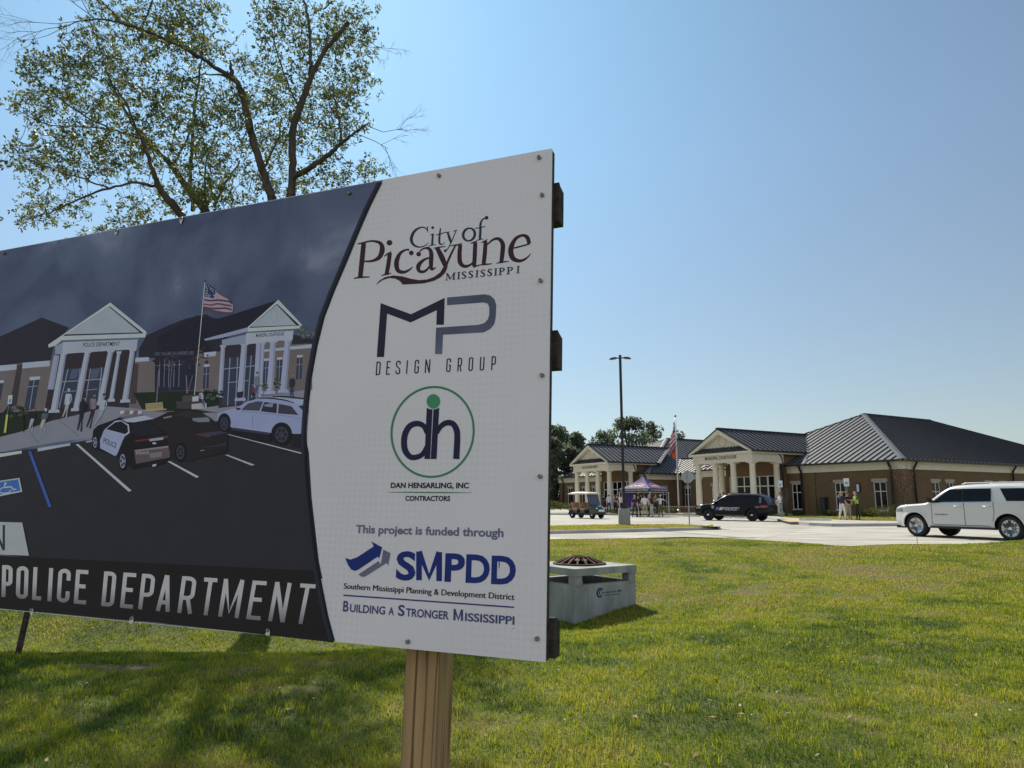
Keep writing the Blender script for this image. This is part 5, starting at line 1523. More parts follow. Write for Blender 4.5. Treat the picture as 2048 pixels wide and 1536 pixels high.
def lerp_profile(pts, x):
    return float(np.interp(x, [p[0] for p in pts], [p[1] for p in pts]))
class Car:
    """x runs from the nose (0) to the tail, y across, z up; near side is +y"""
    def __init__(s, top, L, W, belt, sill, wheels, wr, arch, tum=0.20, zf=0.50, zr=0.55, nose=0.16, tail=0.08, crown=0.035):
        s.top = [tuple(p) for p in catmull(top, 5)]
        s.tx, s.tz = [p[0] for p in s.top], [p[1] for p in s.top]
        s.L, s.W, s.belt, s.sill, s.wheels, s.wr, s.arch = L, W, belt, sill, wheels, wr, arch
        s.tum, s.zf, s.zr, s.nose, s.tail, s.crown = tum, zf, zr, nose, tail, crown
        xs_ = list(np.linspace(0, L, int(L / 0.055) + 1)) + [0.012, 0.03, L - 0.012, L - 0.03]
        for w in wheels:
            xs_ += list(w + arch * np.cos(np.linspace(0, np.pi, 25)))
        s.xs = sorted(set(round(v, 4) for v in xs_))
    def ztop(s, x): return float(np.interp(x, s.tx, s.tz))
    def zbot(s, x):
        z = s.sill
        if x < 0.6: z = s.sill + (s.zf - s.sill) * smooth01((0.6 - x) / 0.6)
        if x > s.L - 0.7: z = s.sill + (s.zr - s.sill) * smooth01((x - s.L + 0.7) / 0.7)
        for w in s.wheels:
            d = s.arch ** 2 - (x - w) ** 2
            if d > 0: z = max(z, s.wr + math.sqrt(d))
        return min(z, s.ztop(x) - 0.05)
    def hw(s, x, z, fil=True):
        y = s.W / 2
        y -= s.nose * smooth01((0.75 - x) / 0.75) ** 1.5 + s.tail * smooth01((x - s.L + 0.6) / 0.6) ** 1.5
        if z > s.belt: y -= s.tum * (z - s.belt) ** 1.12 / (0.7 ** 0.12)
        y -= 0.07 * smooth01((0.62 - z) / 0.35)
        y -= 0.014 * math.exp(-((z - (s.belt - 0.32)) / 0.10) ** 2) - 0.010 * math.exp(-((z - (s.belt - 0.07)) / 0.05) ** 2)
        for w in s.wheels:      # flared arches
            r = math.hypot(x - w, z - s.wr)
            y += 0.022 * math.exp(-((r - s.arch - 0.03) / 0.06) ** 2)
        if fil:
            r = 0.11
            d = min(s.ztop(x) - z, 0.4 * x + 0.02 + 9 * 0, 0.4 * (s.L - x) + 0.02) if z <= s.ztop(x) else 0
            d = max(0.0, min(s.ztop(x) - z, d))
            if d < r: y -= r - math.sqrt(max(0, r * r - (r - d) ** 2))
        return max(y, 0.05)
    def body(s, paint, parent, name="body"):
        mb = MB()
        rows = 14
        n = len(s.xs)
        for sg in (1, -1):
            vs = []
            for x in s.xs:
                zt, zb_ = s.ztop(x), s.zbot(x)
                for j in range(rows + 1):
                    t = j / rows
                    t = t + 0.10 * math.sin(2 * math.pi * t) * -0.6
                    z = zb_ + (zt - zb_) * t
                    vs.append((x, sg * s.hw(x, z), z))
            fs = []
            for i in range(n - 1):
                for j in range(rows):
                    a = i * (rows + 1) + j
                    q = (a, a + 1, a + rows + 2, a + rows + 1)
                    fs.append(q if sg > 0 else q[::-1])
            mb.add(vs, fs, paint, True)
        # skin from side to side over hood, roof, tail; and the nose and tail faces
        M = 12
        path = [(0.0, s.zbot(0) + (s.ztop(0) - s.zbot(0)) * k / 5, -1) for k in range(5)] + [(x, s.ztop(x), 0) for x in s.xs] + [(s.L, s.ztop(s.L) + (s.zbot(s.L) - s.ztop(s.L)) * k / 5, 1) for k in range(1, 6)]
        vs = []
        for x, z, e in path:
            h = s.hw(x, z)
            for j in range(M + 1):
                v = -1 + 2 * j / M
                c = 1 - v * v
                vs.append((x + e * 0.06 * c, h * v, z + (s.crown * c if e == 0 and 0.02 < x < s.L - .02 else 0)))
        fs = [(i * (M + 1) + j, i * (M + 1) + j + 1, (i + 1) * (M + 1) + j + 1, (i + 1) * (M + 1) + j) for i in range(len(path) - 1) for j in range(M)]
        mb.add(vs, fs, paint, True)
        return mb.build(name, parent)
    def side(s, mb, x0, x1, lo, hi, m, off=0.004, sg=1, nx=18, nz=6):
        """patch lying on the flank between curves lo(x) and hi(x)"""
        vs = []
        for i in range(nx + 1):
            x = x0 + (x1 - x0) * i / nx
            for j in range(nz + 1):
                z = lo(x) + (hi(x) - lo(x)) * j / nz
                vs.append((x, sg * (s.hw(x, z) + off), z))
        fs = [(i * (nz + 1) + j, i * (nz + 1) + j + 1, (i + 1) * (nz + 1) + j + 1, (i + 1) * (nz + 1) + j) for i in range(nx) for j in range(nz)]
        return mb.add(vs, fs, m, True)
    def sideline(s, mb, pts, w, m, off=0.003, sg=1):
        for q in stroke_quads([(x, z, w) for x, z in catmull(pts, 5)], 1):
            mb.add([(x, sg * (s.hw(x, z) + off), z) for x, z in q], [(0, 1, 2, 3)], m)
    def over(s, mb, x0, x1, k0, k1, m, off=0.006, n=10):
        """patch over the top skin between stations, k0..k1 share of the half width"""
        vs = []
        for i in range(n + 1):
            x = x0 + (x1 - x0) * i / n
            h = s.hw(x, s.ztop(x))
            dx = 0.03
            sl = (s.ztop(x + dx) - s.ztop(x - dx)) / (2 * dx)
            nn = math.hypot(1, sl)
            for j in range(9):
                v = k0 + (k1 - k0) * j / 8
                vs.append((x - off * sl / nn, h * v, s.ztop(x) + s.crown * (1 - v * v) + off / nn))
        fs = [(i * 9 + j, i * 9 + j + 1, (i + 1) * 9 + j + 1, (i + 1) * 9 + j) for i in range(n) for j in range(8)]
        return mb.add(vs, fs, m, True)
    def underbody(s, parent):
        mb = MB()
        w0, w1 = s.wheels
        a = s.arch + 0.03
        h = s.W / 2 - 0.10
        mb.box((0.25, -h + .1, s.sill + 0.02), (w0 - a, h - .1, s.sill + 0.3), trimblk)
        mb.box((w0 - a, -h + 0.28, s.sill + 0.04), (w0 + a, h - 0.28, s.belt - 0.25), trimblk)
        mb.box((w0 + a, -h, s.sill - 0.01), (w1 - a, h, s.sill + 0.3), trimblk)
        mb.box((w1 - a, -h + 0.28, s.sill + 0.04), (w1 + a, h - 0.28, s.belt - 0.25), trimblk)
        mb.box((w1 + a, -h + .1, s.sill + 0.08), (s.L - 0.3, h - .1, s.sill + 0.4), trimblk)
        for w in s.wheels:
            for sg in (1, -1):
                vs = []
                for k in range(15):
                    an = math.pi * k / 14
                    p = (w + (s.arch + 0.004) * math.cos(an), s.wr + (s.arch + 0.004) * math.sin(an))
                    vs += [(p[0], sg * (s.W / 2 - 0.03), p[1]), (p[0], sg * (s.W / 2 - 0.36), p[1])]
                mb.add(vs, [(2 * k, 2 * k + 1, 2 * k + 3, 2 * k + 2) for k in range(14)], trimblk)
        mb.build("underbody", parent)
    def wheel(s, x, sg, parent, style, width=0.265):
        y0 = sg * (s.W / 2 - 0.035)
        W = Matrix.Translation((x, y0, s.wr)) @ Matrix.Rotation(-sg * math.pi / 2, 4, 'X')   # local z points outwards
        e = empty("wheel", (0, 0, 0), None, None); e.parent = parent
        r, ri = s.wr, s.wr * (0.70 if style == 'alloy' else 0.62)
        mb = MB()
        mb.lathe([(ri - .01, -width * .9), (ri + .02, -width), (r - .03, -width), (r - .004, -width + .03), (r, -width / 2), (r - .004, -.03), (r - .03, 0.0), (r - .06, .006), (ri + .03, .004), (ri, -.012), (ri - .01, -.03)], rubber, 40, W)
        mb.build("tyre", e)
        mb = MB()
        rm = chrome if style == 'alloy' else steelblk
        mb.lathe([(ri, -.012), (ri - .012, -.008), (ri - .028, -.02), (ri - .03, -.10), (ri - .035, -width * .8)], rm, 40, W)
        mb.lathe([(ri - .035, -.14), (0.0, -.14)], steelblk, 32, W)
        if style == 'alloy':
            mb.lathe([(0.085, -.05), (0.08, -.02), (0.05, -.012), (0, -.01)], rm, 20, W)
            for k in range(6):
                for d in (-0.17, 0.17):
                    a = k * math.pi / 3 + d
                    a0 = k * math.pi / 3 + d * 0.7
                    p, q = Vector((0.06 * math.cos(a0), 0.06 * math.sin(a0), -.03)), Vector(((ri - .02) * math.cos(a), (ri - .02) * math.sin(a), -.016))
                    d_ = (q - p).normalized(); sd = Vector((-d_.y, d_.x, 0))
                    v = [p - sd * .018, p + sd * .018, q + sd * .027, q - sd * .027]
                    up = Vector((0, 0, .012)); dn = Vector((0, 0, -.05))
                    mb.add([W @ (t + dn) for t in v] + [W @ (t + up * (1 if i < 2 else .6)) for i, t in enumerate(v)], [(4, 5, 6, 7), (0, 1, 5, 4), (1, 2, 6, 5), (2, 3, 7, 6), (3, 0, 4, 7)], rm)
        else:
            mb.lathe([(ri - .03, -.05), (ri - .10, -.03), (0.12, -.06), (0.085, -.05)], rm, 32, W)
            mb.lathe([(0.085, -.05), (0.085, -.01), (0.06, .006), (0.0, .01)], chrome, 20, W)
            for k in range(8):
                a = k * math.pi / 4
                mb.lathe([(.028, -.036), (0, -.034)], seam_m, 8, W @ Matrix.Translation(((ri - .085) * math.cos(a), (ri - .085) * math.sin(a), .004)))
        mb.build("rim", e)
def car_place(root, nf, heading):
    """put the near front wheel's contact over nf, nose pointing along heading (near side = left of travel)"""
    pass

def flank_text(car, mb, body, x0, x1, z0, h, m, sg=1, off=0.009, slant=0.0, bold=0.02):
    vs, fs = text_xy(body, bold)
    out = []
    for u, v in vs:
        x = x0 + (x1 - x0) * u - slant * v * h
        z = z0 + v * h
        out.append((x, sg * (car.hw(x, z) + off), z))
    mb.add(out, fs, m)

# --- white full-size SUV; x from nose, near flank +y faces the viewer when the nose points away to the left
wpaint = mat("white car paint", (0.60, 0.61, 0.60), 0.28, coat=0.5, var=0.015, scale=2)
sv = Car([(0, .86), (.02, .98), (.10, 1.08), (.30, 1.13), (.80, 1.17), (1.28, 1.21), (1.50, 1.30), (1.95, 1.62), (2.25, 1.77), (2.55, 1.825), (3.2, 1.85), (4.2, 1.85), (4.9, 1.82), (5.25, 1.77), (5.42, 1.66), (5.58, 1.28), (5.66, 1.02), (5.68, .95)],
         5.68, 2.04, 1.20, 0.36, (0.92, 4.22), 0.405, 0.475, tum=0.22, zf=0.36, zr=0.52, nose=0.17, tail=0.07)
def suv_matrix(car, pf, ang):
    """heading angle: nose direction (cos, sin); near front wheel contact at pf"""
    d = Vector((math.cos(ang), math.sin(ang), 0))          # nose
    xax = -d                                               # x to the tail
    yax = Vector((0, 0, 1)).cross(xax)
    M = Matrix(((xax.x, yax.x, 0, 0), (xax.y, yax.y, 0, 0), (0, 0, 1, 0), (0, 0, 0, 1)))
    loc = Vector((pf.x, pf.y, 0)) - M.to_3x3() @ Vector((car.wheels[0], -(car.W / 2 - 0.04), 0))
    return Matrix.Translation(loc) @ M
pf = at_z(1834.5, 1073.2, 0); pf.z = 0.004
wh = empty("suv", None, "white full-size SUV with bright multi-spoke wheels parked at the lot edge", "car", mtx=suv_matrix(sv, pf, math.atan2(0.914, -0.407)))
sv.body(wpaint, wh); sv.underbody(wh)
for w in sv.wheels:
    for sg in (1, -1): sv.wheel(w, sg, wh, 'alloy')
for sg in (1, -1):
    dw = [(1.62, 2.78, "front_door"), (2.80, 3.78, "rear_door")]
    belt = lambda x: 1.245 + 0.012 * (x - 1.5)
    roofl = lambda x: min(sv.ztop(x) - 0.14 - 0.03 * smooth01((2.4 - x)), 1.72)
    for (x0, x1, nm) in dw:
        mb = MB()
        cut = lambda x: max(0.475, sv.wr + math.sqrt(max(0, (sv.arch + .05) ** 2 - (x - sv.wheels[1]) ** 2)) if nm == "rear_door" and x > sv.wheels[1] - sv.arch - .05 else 0.475)
        sv.side(mb, x0 + .006, x1 - .006, cut, lambda x: belt(x) - 0.035, wpaint, 0.005, sg, 20, 10)
        dr = mb.build(nm, wh)
        mb = MB()
        xh = x1 - 0.22
        zc = 1.10
        mb.tube([(xh - .11, sg * (sv.hw(xh - .11, zc) + .008), zc), (xh - .08, sg * (sv.hw(xh, zc) + .045), zc + .005), (xh + .08, sg * (sv.hw(xh, zc) + .045), zc + .005), (xh + .11, sg * (sv.hw(xh + .11, zc) + .008), zc)], .018, wpaint, 8)
        mb.ball((xh + .13, sg * sv.hw(xh + .13, zc), zc - .01), .025, chrome, 8, (1, .5, 1))
        mb.build("handle", dr)
    for pts in ([(1.61, 1.21), (1.60, .8), (1.585, .56), (1.64, .47), (2.2, .462), (3.6, .462)], [(2.79, .47), (2.79, .9), (2.79, 1.23)], [(3.79, 1.24), (3.785, .95), (3.74, .62)]):
        mb = MB(); sv.sideline(mb, pts, .014, seam_m, .0065, sg); mb.build("door_gap", wh)
    fr_win = lambda x: belt(x)
    g1, g2, g3 = MB(), MB(), MB()
    sv.side(g1, 1.72, 2.74, lambda x: belt(x), lambda x: max(belt(x) + .012, min(1.70, 1.255 + (x - 1.66) * 0.72)), tint, 0.006, sg, 24, 6); g1.build("front_side_window", wh)
    sv.side(g2, 2.76, 3.72, lambda x: belt(x), lambda x: 1.705, tint, 0.006, sg, 14, 6); g2.build("rear_side_window", wh)
    mb = MB()
    vs = []
    nx_, nz_ = 16, 6
    for i in range(nx_ + 1):
        for j in range(nz_ + 1):
            t = j / nz_; z = 1.285 + (1.70 - 1.285) * t
            xa, xb = 4.22 - 0.22 * t, 5.20 - 0.02 * t
            x = xa + (xb - xa) * i / nx_
            vs.append((x, sg * (sv.hw(x, z) + .006), z))
    mb.add(vs, [(i * (nz_ + 1) + j, i * (nz_ + 1) + j + 1, (i + 1) * (nz_ + 1) + j + 1, (i + 1) * (nz_ + 1) + j) for i in range(nx_) for j in range(nz_)], tint, True)
    mb.build("quarter_window", wh)
    for pts in ([(1.68, 1.235), (2.4, 1.243), (3.74, 1.258)], [(3.745, 1.26), (3.735, 1.5), (3.72, 1.71)]):
        mb = MB(); sv.sideline(mb, pts, .022, chrome, .010, sg); mb.build("window_trim", wh)
    mb = MB(); sv.side(mb, 2.70, 2.82, lambda x: 1.245, lambda x: 1.705, trimblk, .0055, sg, 3, 6); mb.build("pillar", wh)
    mb = MB()
    mb.box((1.5, sg * .98 - .05, .335), (3.8, sg * .98 + .05, .405), trimblk); mb.build("running_board", wh)
    mb = MB()
    yb = sg * (sv.hw(1.75, 1.2) + .02)
    mb.add([(1.66, yb, 1.22), (1.76, yb, 1.22), (1.74, yb + sg * .26, 1.24), (1.66, yb + sg * .26, 1.24), (1.66, yb, 1.27), (1.76, yb, 1.27), (1.75, yb + sg * .27, 1.42), (1.65, yb + sg * .27, 1.42)], [(0, 1, 2, 3), (4, 7, 6, 5), (0, 4, 5, 1), (1, 5, 6, 2), (2, 6, 7, 3), (3, 7, 4, 0)], trimblk)
    mb.build("mirror", wh)
    mb = MB(); sv.side(mb, .03, .42, lambda x: .88 + .03 * x, lambda x: 1.0 + .12 * x, lamp_m, .006, sg, 8, 4); mb.build("headlight", wh)
    mb = MB(); sv.side(mb, 5.40, 5.62, lambda x: .98, lambda x: 1.0 + min(.5, (5.66 - x) * 2.3), redlamp, .006, sg, 6, 6); mb.build("tail_light", wh)
    mb = MB(); mb.tube([(2.6, sg * .70, 1.87), (2.75, sg * .70, 1.905), (4.9, sg * .70, 1.90), (5.05, sg * .70, 1.86)], .02, wpaint, 8); mb.build("roof_rail", wh)
    mat("grey badge", (0.10, 0.10, 0.10), .3, metal=.6)
    mb = MB(); flank_text(sv, mb, "SUBURBAN", 1.70, 2.18, .795, .045, mat("grey badge", (0.10, 0.10, 0.10), .3, metal=.6), sg, .010) if sg < 0 else flank_text(sv, mb, "SUBURBAN", 2.18, 1.70, .795, .045, MATS["grey badge"], sg, .010)
    mb.build("badge", wh, fix=False)
mb = MB(); sv.over(mb, 1.50, 2.22, -.88, .88, tint); mb.build("windshield", wh)
mb = MB(); sv.over(mb, 5.40, 5.60, -.85, .85, tint); mb.build("rear_window", wh)
mb = MB(); mb.box((-.07, -.62, .70), (-.01, .62, .95), trimblk); mb.box((-.085, -.62, .80), (-.07, .62, .84), chrome); mb.build("grille", wh)
mb = MB(); mb.box((0.02, -.84, .30), (.35, .84, .40), trimblk); mb.build("front_valance", wh)

# --- black police SUV
bpaint = mat("black car paint", (0.004, 0.0045, 0.007), 0.25, coat=0.08, spec=0.18)
pv = Car([(0, .72), (.03, .88), (.12, .98), (.35, 1.05), (.85, 1.10), (1.22, 1.13), (1.45, 1.22), (1.9, 1.53), (2.15, 1.66), (2.4, 1.72), (3.0, 1.75), (3.8, 1.74), (4.4, 1.69), (4.68, 1.60), (4.88, 1.34), (5.02, 1.10), (5.10, .98), (5.11, .9)],
         5.11, 1.93, 1.08, 0.33, (.97, 4.01), 0.385, 0.44, tum=0.25, zf=0.33, zr=0.45, nose=0.20, tail=0.10)
pf = at_z(1416.4, 1040.8, 0); pf.z = 0.004
po = empty("police_suv", None, "black police SUV with grey blue side lettering and front push bar", "car", mtx=suv_matrix(pv, pf, math.atan2(0.65, -0.76)))
pv.body(bpaint, po); pv.underbody(po)
for w in pv.wheels:
    for sg in (1, -1): pv.wheel(w, sg, po, 'steel')
slate = mat("slate decal", (0.11, 0.14, 0.22), 0.4); silverd = mat("silver decal", (0.50, 0.52, 0.56), 0.4); purple = mat("purple decal", (0.13, 0.11, 0.35), 0.4)
for sg in (1, -1):
    mb = MB(); pv.side(mb, 1.62, 2.68, lambda x: 1.115, lambda x: max(1.13, min(1.585, 1.13 + (x - 1.62) * .66)), tint, .006, sg, 20, 6); mb.build("front_side_window", po)
    mb = MB(); pv.side(mb, 2.72, 3.66, lambda x: 1.115, lambda x: 1.60, tint, .006, sg, 14, 6); mb.build("rear_side_window", po)
    mb = MB(); pv.side(mb, 3.72, 4.50, lambda x: 1.14, lambda x: min(1.59, 1.14 + (4.62 - x) * 1.2), tint, .006, sg, 14, 6); mb.build("quarter_window", po)
    mb = MB(); pv.side(mb, 4.56, 4.70, lambda x: 1.16, lambda x: min(1.56, 1.2 + (4.92 - x) * 1.5), mat("blue grey glass", (.10, .14, .19), .08), .008, sg, 5, 5); mb.build("spoiler_side", po)
    for x0, x1, nm in ((1.50, 2.62, "front_door"), (2.66, 3.52, "rear_door")):
        mb = MB(); pv.side(mb, x0, x1, lambda x: .44, lambda x: 1.09, bpaint, .005, sg, 16, 8); dr = mb.build(nm, po)
        mb = MB(); xh = x1 - .2; mb.tube([(xh - .1, sg * (pv.hw(xh, .98) + .01), .98), (xh, sg * (pv.hw(xh, .98) + .04), .985), (xh + .1, sg * (pv.hw(xh, .98) + .01), .98)], .016, bpaint, 6); mb.build("handle", dr)
    mb = MB(); pv.side(mb, 1.5, 3.6, lambda x: .335, lambda x: .40, mat("grey sill", (.13, .13, .14), .4), .012, sg, 12, 2); mb.build("sill", po)
    # flank graphics: slanted band and the word
    dcl = MB()
    def para(x0, x1, z0, z1, sl, m, off):
        vs = []
        for i in range(13):
            for j in range(4):
                z = z0 + (z1 - z0) * j / 3
                x = x0 + (x1 - x0) * i / 12 + sl * (z - z0) * -1 * -1
                vs.append((x, sg * (pv.hw(x, z) + off), z))
        dcl.add(vs, [(i * 4 + j, i * 4 + j + 1, (i + 1) * 4 + j + 1, (i + 1) * 4 + j) for i in range(12) for j in range(3)], m)
    para(1.52, 1.74, .70, .90, .55, purple, .008); para(1.78, 1.98, .70, .90, .55, silverd, .008); para(2.02, 3.20, .755, .90, .55, slate, .008)
    for t_, m_, o_, d_ in (("POLICE", mat("outline black", (.01, .01, .012), .5), .0105, .018), ("POLICE", silverd, .013, 0.0)):
        vs, fs = text_xy(t_, .035 if d_ else .012)
        xa, xb = (2.05, 3.05)
        out = []
        for u, v in vs:
            uu = u if sg < 0 else 1 - u
            x = xa - d_ + (xb - xa + 2 * d_) * uu + .35 * v * .17
            z = .685 - d_ * .6 + v * (.21 + d_ * 1.2)
            out.append((x, sg * (pv.hw(x, z) + o_), z))
        dcl.add(out, fs, m_)
    para(4.28, 4.55, .86, .97, .4, slate, .008)
    vs, fs = text_xy("K9", .02)
    dcl.add([((4.34 + .17 * (u if sg > 0 else 1 - u) + .03 * v), sg * (pv.hw(4.4, .9) + .012), .875 + v * .07) for u, v in vs], fs, silverd) if False else None
    # shield
    sh_ = [(0, .10), (.05, .085), (.085, .10), (.09, .02), (.06, -.06), (0, -.10), (-.06, -.06), (-.09, .02), (-.085, .10), (-.05, .085)]
    dcl.poly([(1.36 + a, sg * (pv.hw(1.36 + a, .90 + b_) + .012), .90 + b_) for a, b_ in sh_], silverd)
    dcl.poly([(1.36 + a * .55, sg * (pv.hw(1.36 + a * .55, .90 + b_ * .55) + .016), .90 + b_ * .55) for a, b_ in sh_], slate)
    dcl.build("decal", po, fix=False)
    mb = MB(); yb = sg * (pv.hw(1.62, 1.1) + .01); mb.ball((1.62, yb + sg * .12, 1.20), .14, bpaint, 10, (.5, 1, .62)); mb.build("mirror", po)
    mb = MB(); mb.lathe([(0.0, -.06), (.07, -.05), (.075, .02), (.06, .03), (0, .032)], chrome, 14, Matrix.Translation((1.42, sg * .84, 1.30)) @ Matrix.Rotation(-math.pi / 2, 4, 'Y')); mb.tube([(1.50, sg * .80, 1.20), (1.45, sg * .84, 1.29)], .014, trimblk, 6); mb.build("spotlight", po)
    mb = MB(); pv.side(mb, .05, .45, lambda x: .78 + .06 * x, lambda x: .90 + .14 * x, lamp_m, .006, sg, 8, 4); mb.build("headlight", po)
    mb = MB(); pv.side(mb, 4.62, 5.06, lambda x: .87, lambda x: 1.02, redlamp, .007, sg, 8, 4); mb.build("tail_light", po)
    mb = MB(); mb.tube([(2.3, sg * .60, 1.745), (2.5, sg * .60, 1.785), (4.2, sg * .60, 1.765), (4.35, sg * .60, 1.72)], .018, mat("satin rail", (.35, .36, .38), .35, metal=.7), 6); mb.build("roof_rail", po)
mb = MB(); pv.over(mb, 1.42, 2.12, -.88, .88, tint); mb.build("windshield", po)
mb = MB(); pv.over(mb, 4.70, 5.00, -.82, .82, tint); mb.build("rear_window", po)
mb = MB(); mb.box((2.45, -.45, 1.775), (2.62, .45, 1.80), trimblk); mb.box((2.44, -.58, 1.80), (2.63, .58, 1.86), mat("dark light bar", (.06, .07, .12), .15, coat=.5)); mb.build("light_bar", po)
mb = MB()
for y in (-.32, .32): mb.beam((-.18, y, .42), (-.14, y, 1.02), .07, .05, trimblk, up=(0, 1, 0)); mb.beam((-.15, y, .5), (.08, y, .5), .05, .06, trimblk)
for z in (.50, .72, .96): mb.tube([(-.17, -.52, z), (-.19, 0, z), (-.17, .52, z)], .028, trimblk, 8)
for y in (-.52, .52): mb.tube([(-.17, y, .5), (-.17, y, .96)], .028, trimblk, 8)
mb.build("push_bar", po)
mb = MB(); mb.box((-.05, -.55, .52), (-.005, .55, .70), trimblk); mb.build("grille", po)

# --- golf cart: x to the back, y across, z up, four seats facing forward and a bench behind
gd = (Vector((0.62, -0.785, 0))).normalized()
xa = -gd; ya = Vector((0, 0, 1)).cross(xa)
gp = Vector((5.70, 54.6, 0.004))
gm = Matrix(((xa.x, ya.x, 0, gp.x), (xa.y, ya.y, 0, gp.y), (0, 0, 1, gp.z), (0, 0, 0, 1)))
gc = empty("golf_cart", None, "dark golf cart with tan seats and cream canopy roof on the concrete lot", "golf cart", mtx=gm)
tan = mat("tan vinyl", (0.34, 0.21, 0.115), 0.55, var=0.1, scale=4); creamr = mat("cream roof", (0.62, 0.58, 0.47), 0.45); dgreen = mat("dark green body", (0.012, 0.028, 0.024), 0.2, coat=0.6)
scr = mat("smoked acrylic", (0.09, 0.095, 0.13), 0.1, spec=0.5)
mb = MB()
mb.box((-1.25, -.50, .30), (1.35, .50, .42), trimblk); mb.box((-.75, -.55, .25), (.65, .55, .32), trimblk); mb.build("chassis", gc)
mb = MB()      # cowl
pr = [(-1.52, .36), (-1.55, .52), (-1.48, .72), (-1.30, .86), (-1.02, .98), (-.92, .98), (-.90, .36)]
V = []
for y, k in ((-.56, .0), (-.48, .05), (0, .06), (.48, .05), (.56, .0)):
    V += [(x - (k if x < -1.2 else 0), y, z + (k * .6 if z > .5 else 0)) for x, z in pr]
n = len(pr)
mb.add(V, [(i * n + j, i * n + (j + 1) % n, (i + 1) * n + (j + 1) % n, (i + 1) * n + j) for i in range(4) for j in range(n)] + [tuple(range(n)), tuple(4 * n + j for j in reversed(range(n)))], dgreen, False)
cowl = mb.build("cowl", gc)
white_lens = mat("white lens", (0.85, 0.86, 0.86), 0.2)
for sg in (-1, 1):
    mb = MB(); mb.ball((-1.50, sg * .38, .74), .10, white_lens, 10, (.6, 1, .7)); mb.build("headlight", gc)
    mb = MB(); mb.add([], [], dgreen); 
    for x in (-1.15, 1.05):
        pass
mb = MB(); mb.box((-1.64, -.30, .52), (-1.615, .30, .66), mat("white plate", (.82, .82, .80), .4)); mb.build("front_plate", gc)
mb = MB(); mb.box((-1.62, -.52, .30), (-1.46, .52, .42), trimblk); mb.build("bumper", gc)
for x in (-.35, .48):
    mb = MB(); mb.box((x, -.55, .62), (x + .48, .55, .76), tan); mb.box((x - .02, -.55, .42), (x + .46, .55, .618), dgreen); mb.build("seat", gc)
    mb = MB()
    for y0, y1 in ((-.55, -.02), (.02, .55)): mb.beam((x + .47, (y0 + y1) / 2, .80), (x + .58, (y0 + y1) / 2, 1.20), .52, .10, tan, up=(1, 0, 0))
    mb.build("backrest", gc)
mb = MB(); mb.box((1.0, -.52, .62), (1.45, .52, .74), tan); mb.box((1.0, -.5, .40), (1.42, .5, .618), dgreen); mb.build("seat", gc)
mb = MB(); mb.beam((-.92, 0, .98), (-.62, 0, 1.92), 1.06, .012, scr, up=(1, 0, 0)); mb.build("windshield", gc)
mb = MB()
for sg in (-1, 1):
    mb.tube([(-.93, sg * .56, .90), (-.63, sg * .56, 1.93)], .024, trimblk, 8); mb.tube([(1.12, sg * .54, .50), (1.15, sg * .54, 1.93)], .020, trimblk, 8); mb.tube([(.30, sg * .54, .45), (.33, sg * .54, 1.93)], .016, trimblk, 8)
mb.build("roof_frame", gc)
mb = MB()
V, N_ = [], 14
for i in range(N_ + 1):
    t = -1 + 2 * i / N_
    for j in range(9):
        s_ = -1 + 2 * j / 8
        e = max(abs(t) ** 4, abs(s_) ** 6)
        V.append((.22 + 1.12 * t, .66 * s_, 2.00 - .10 * e - .03 * t * t))
V2 = [(x, y, z - .07) for x, y, z in V]
fs = [(i * 9 + j, i * 9 + j + 1, (i + 1) * 9 + j + 1, (i + 1) * 9 + j) for i in range(N_) for j in range(8)]
o9 = len(V)
rim = [j for j in range(9)] + [i * 9 + 8 for i in range(1, N_ + 1)] + [N_ * 9 + j for j in range(7, -1, -1)] + [i * 9 for i in range(N_ - 1, 0, -1)]
mb.add(V + V2, fs + [tuple(v + o9 for v in f[::-1]) for f in fs] + [(rim[i], rim[(i + 1) % len(rim)], rim[(i + 1) % len(rim)] + o9, rim[i] + o9) for i in range(len(rim))], creamr, True)
mb.build("roof", gc)
mb = MB(); mb.tube([(-.72, -.26 + .17 * math.cos(k * .5236), 1.02 + .17 * math.sin(k * .5236)) if True else 0 for k in range(13)], .014, trimblk, 6); mb.tube([(-.72, -.26, 1.02), (-.95, -.26, .85)], .02, trimblk, 6); mb.build("steering_wheel", gc)
class _W: pass
w_ = _W(); w_.W, w_.wr = 1.18, 0.255
for x in (-1.12, 1.05):
    for sg in (-1, 1): Car.wheel(w_, x, sg, gc, 'steel', 0.2)
for sg in (-1, 1):
    mb = MB()
    vs = []
    for k in range(11):
        a = math.pi * k / 10
        for y in (.30, .60): vs.append((1.05 + .34 * math.cos(a), sg * y, .255 + .34 * math.sin(a)))
    mb.add(vs, [(2 * k, 2 * k + 1, 2 * k + 3, 2 * k + 2) for k in range(10)], dgreen, True); mb.build("fender", gc)
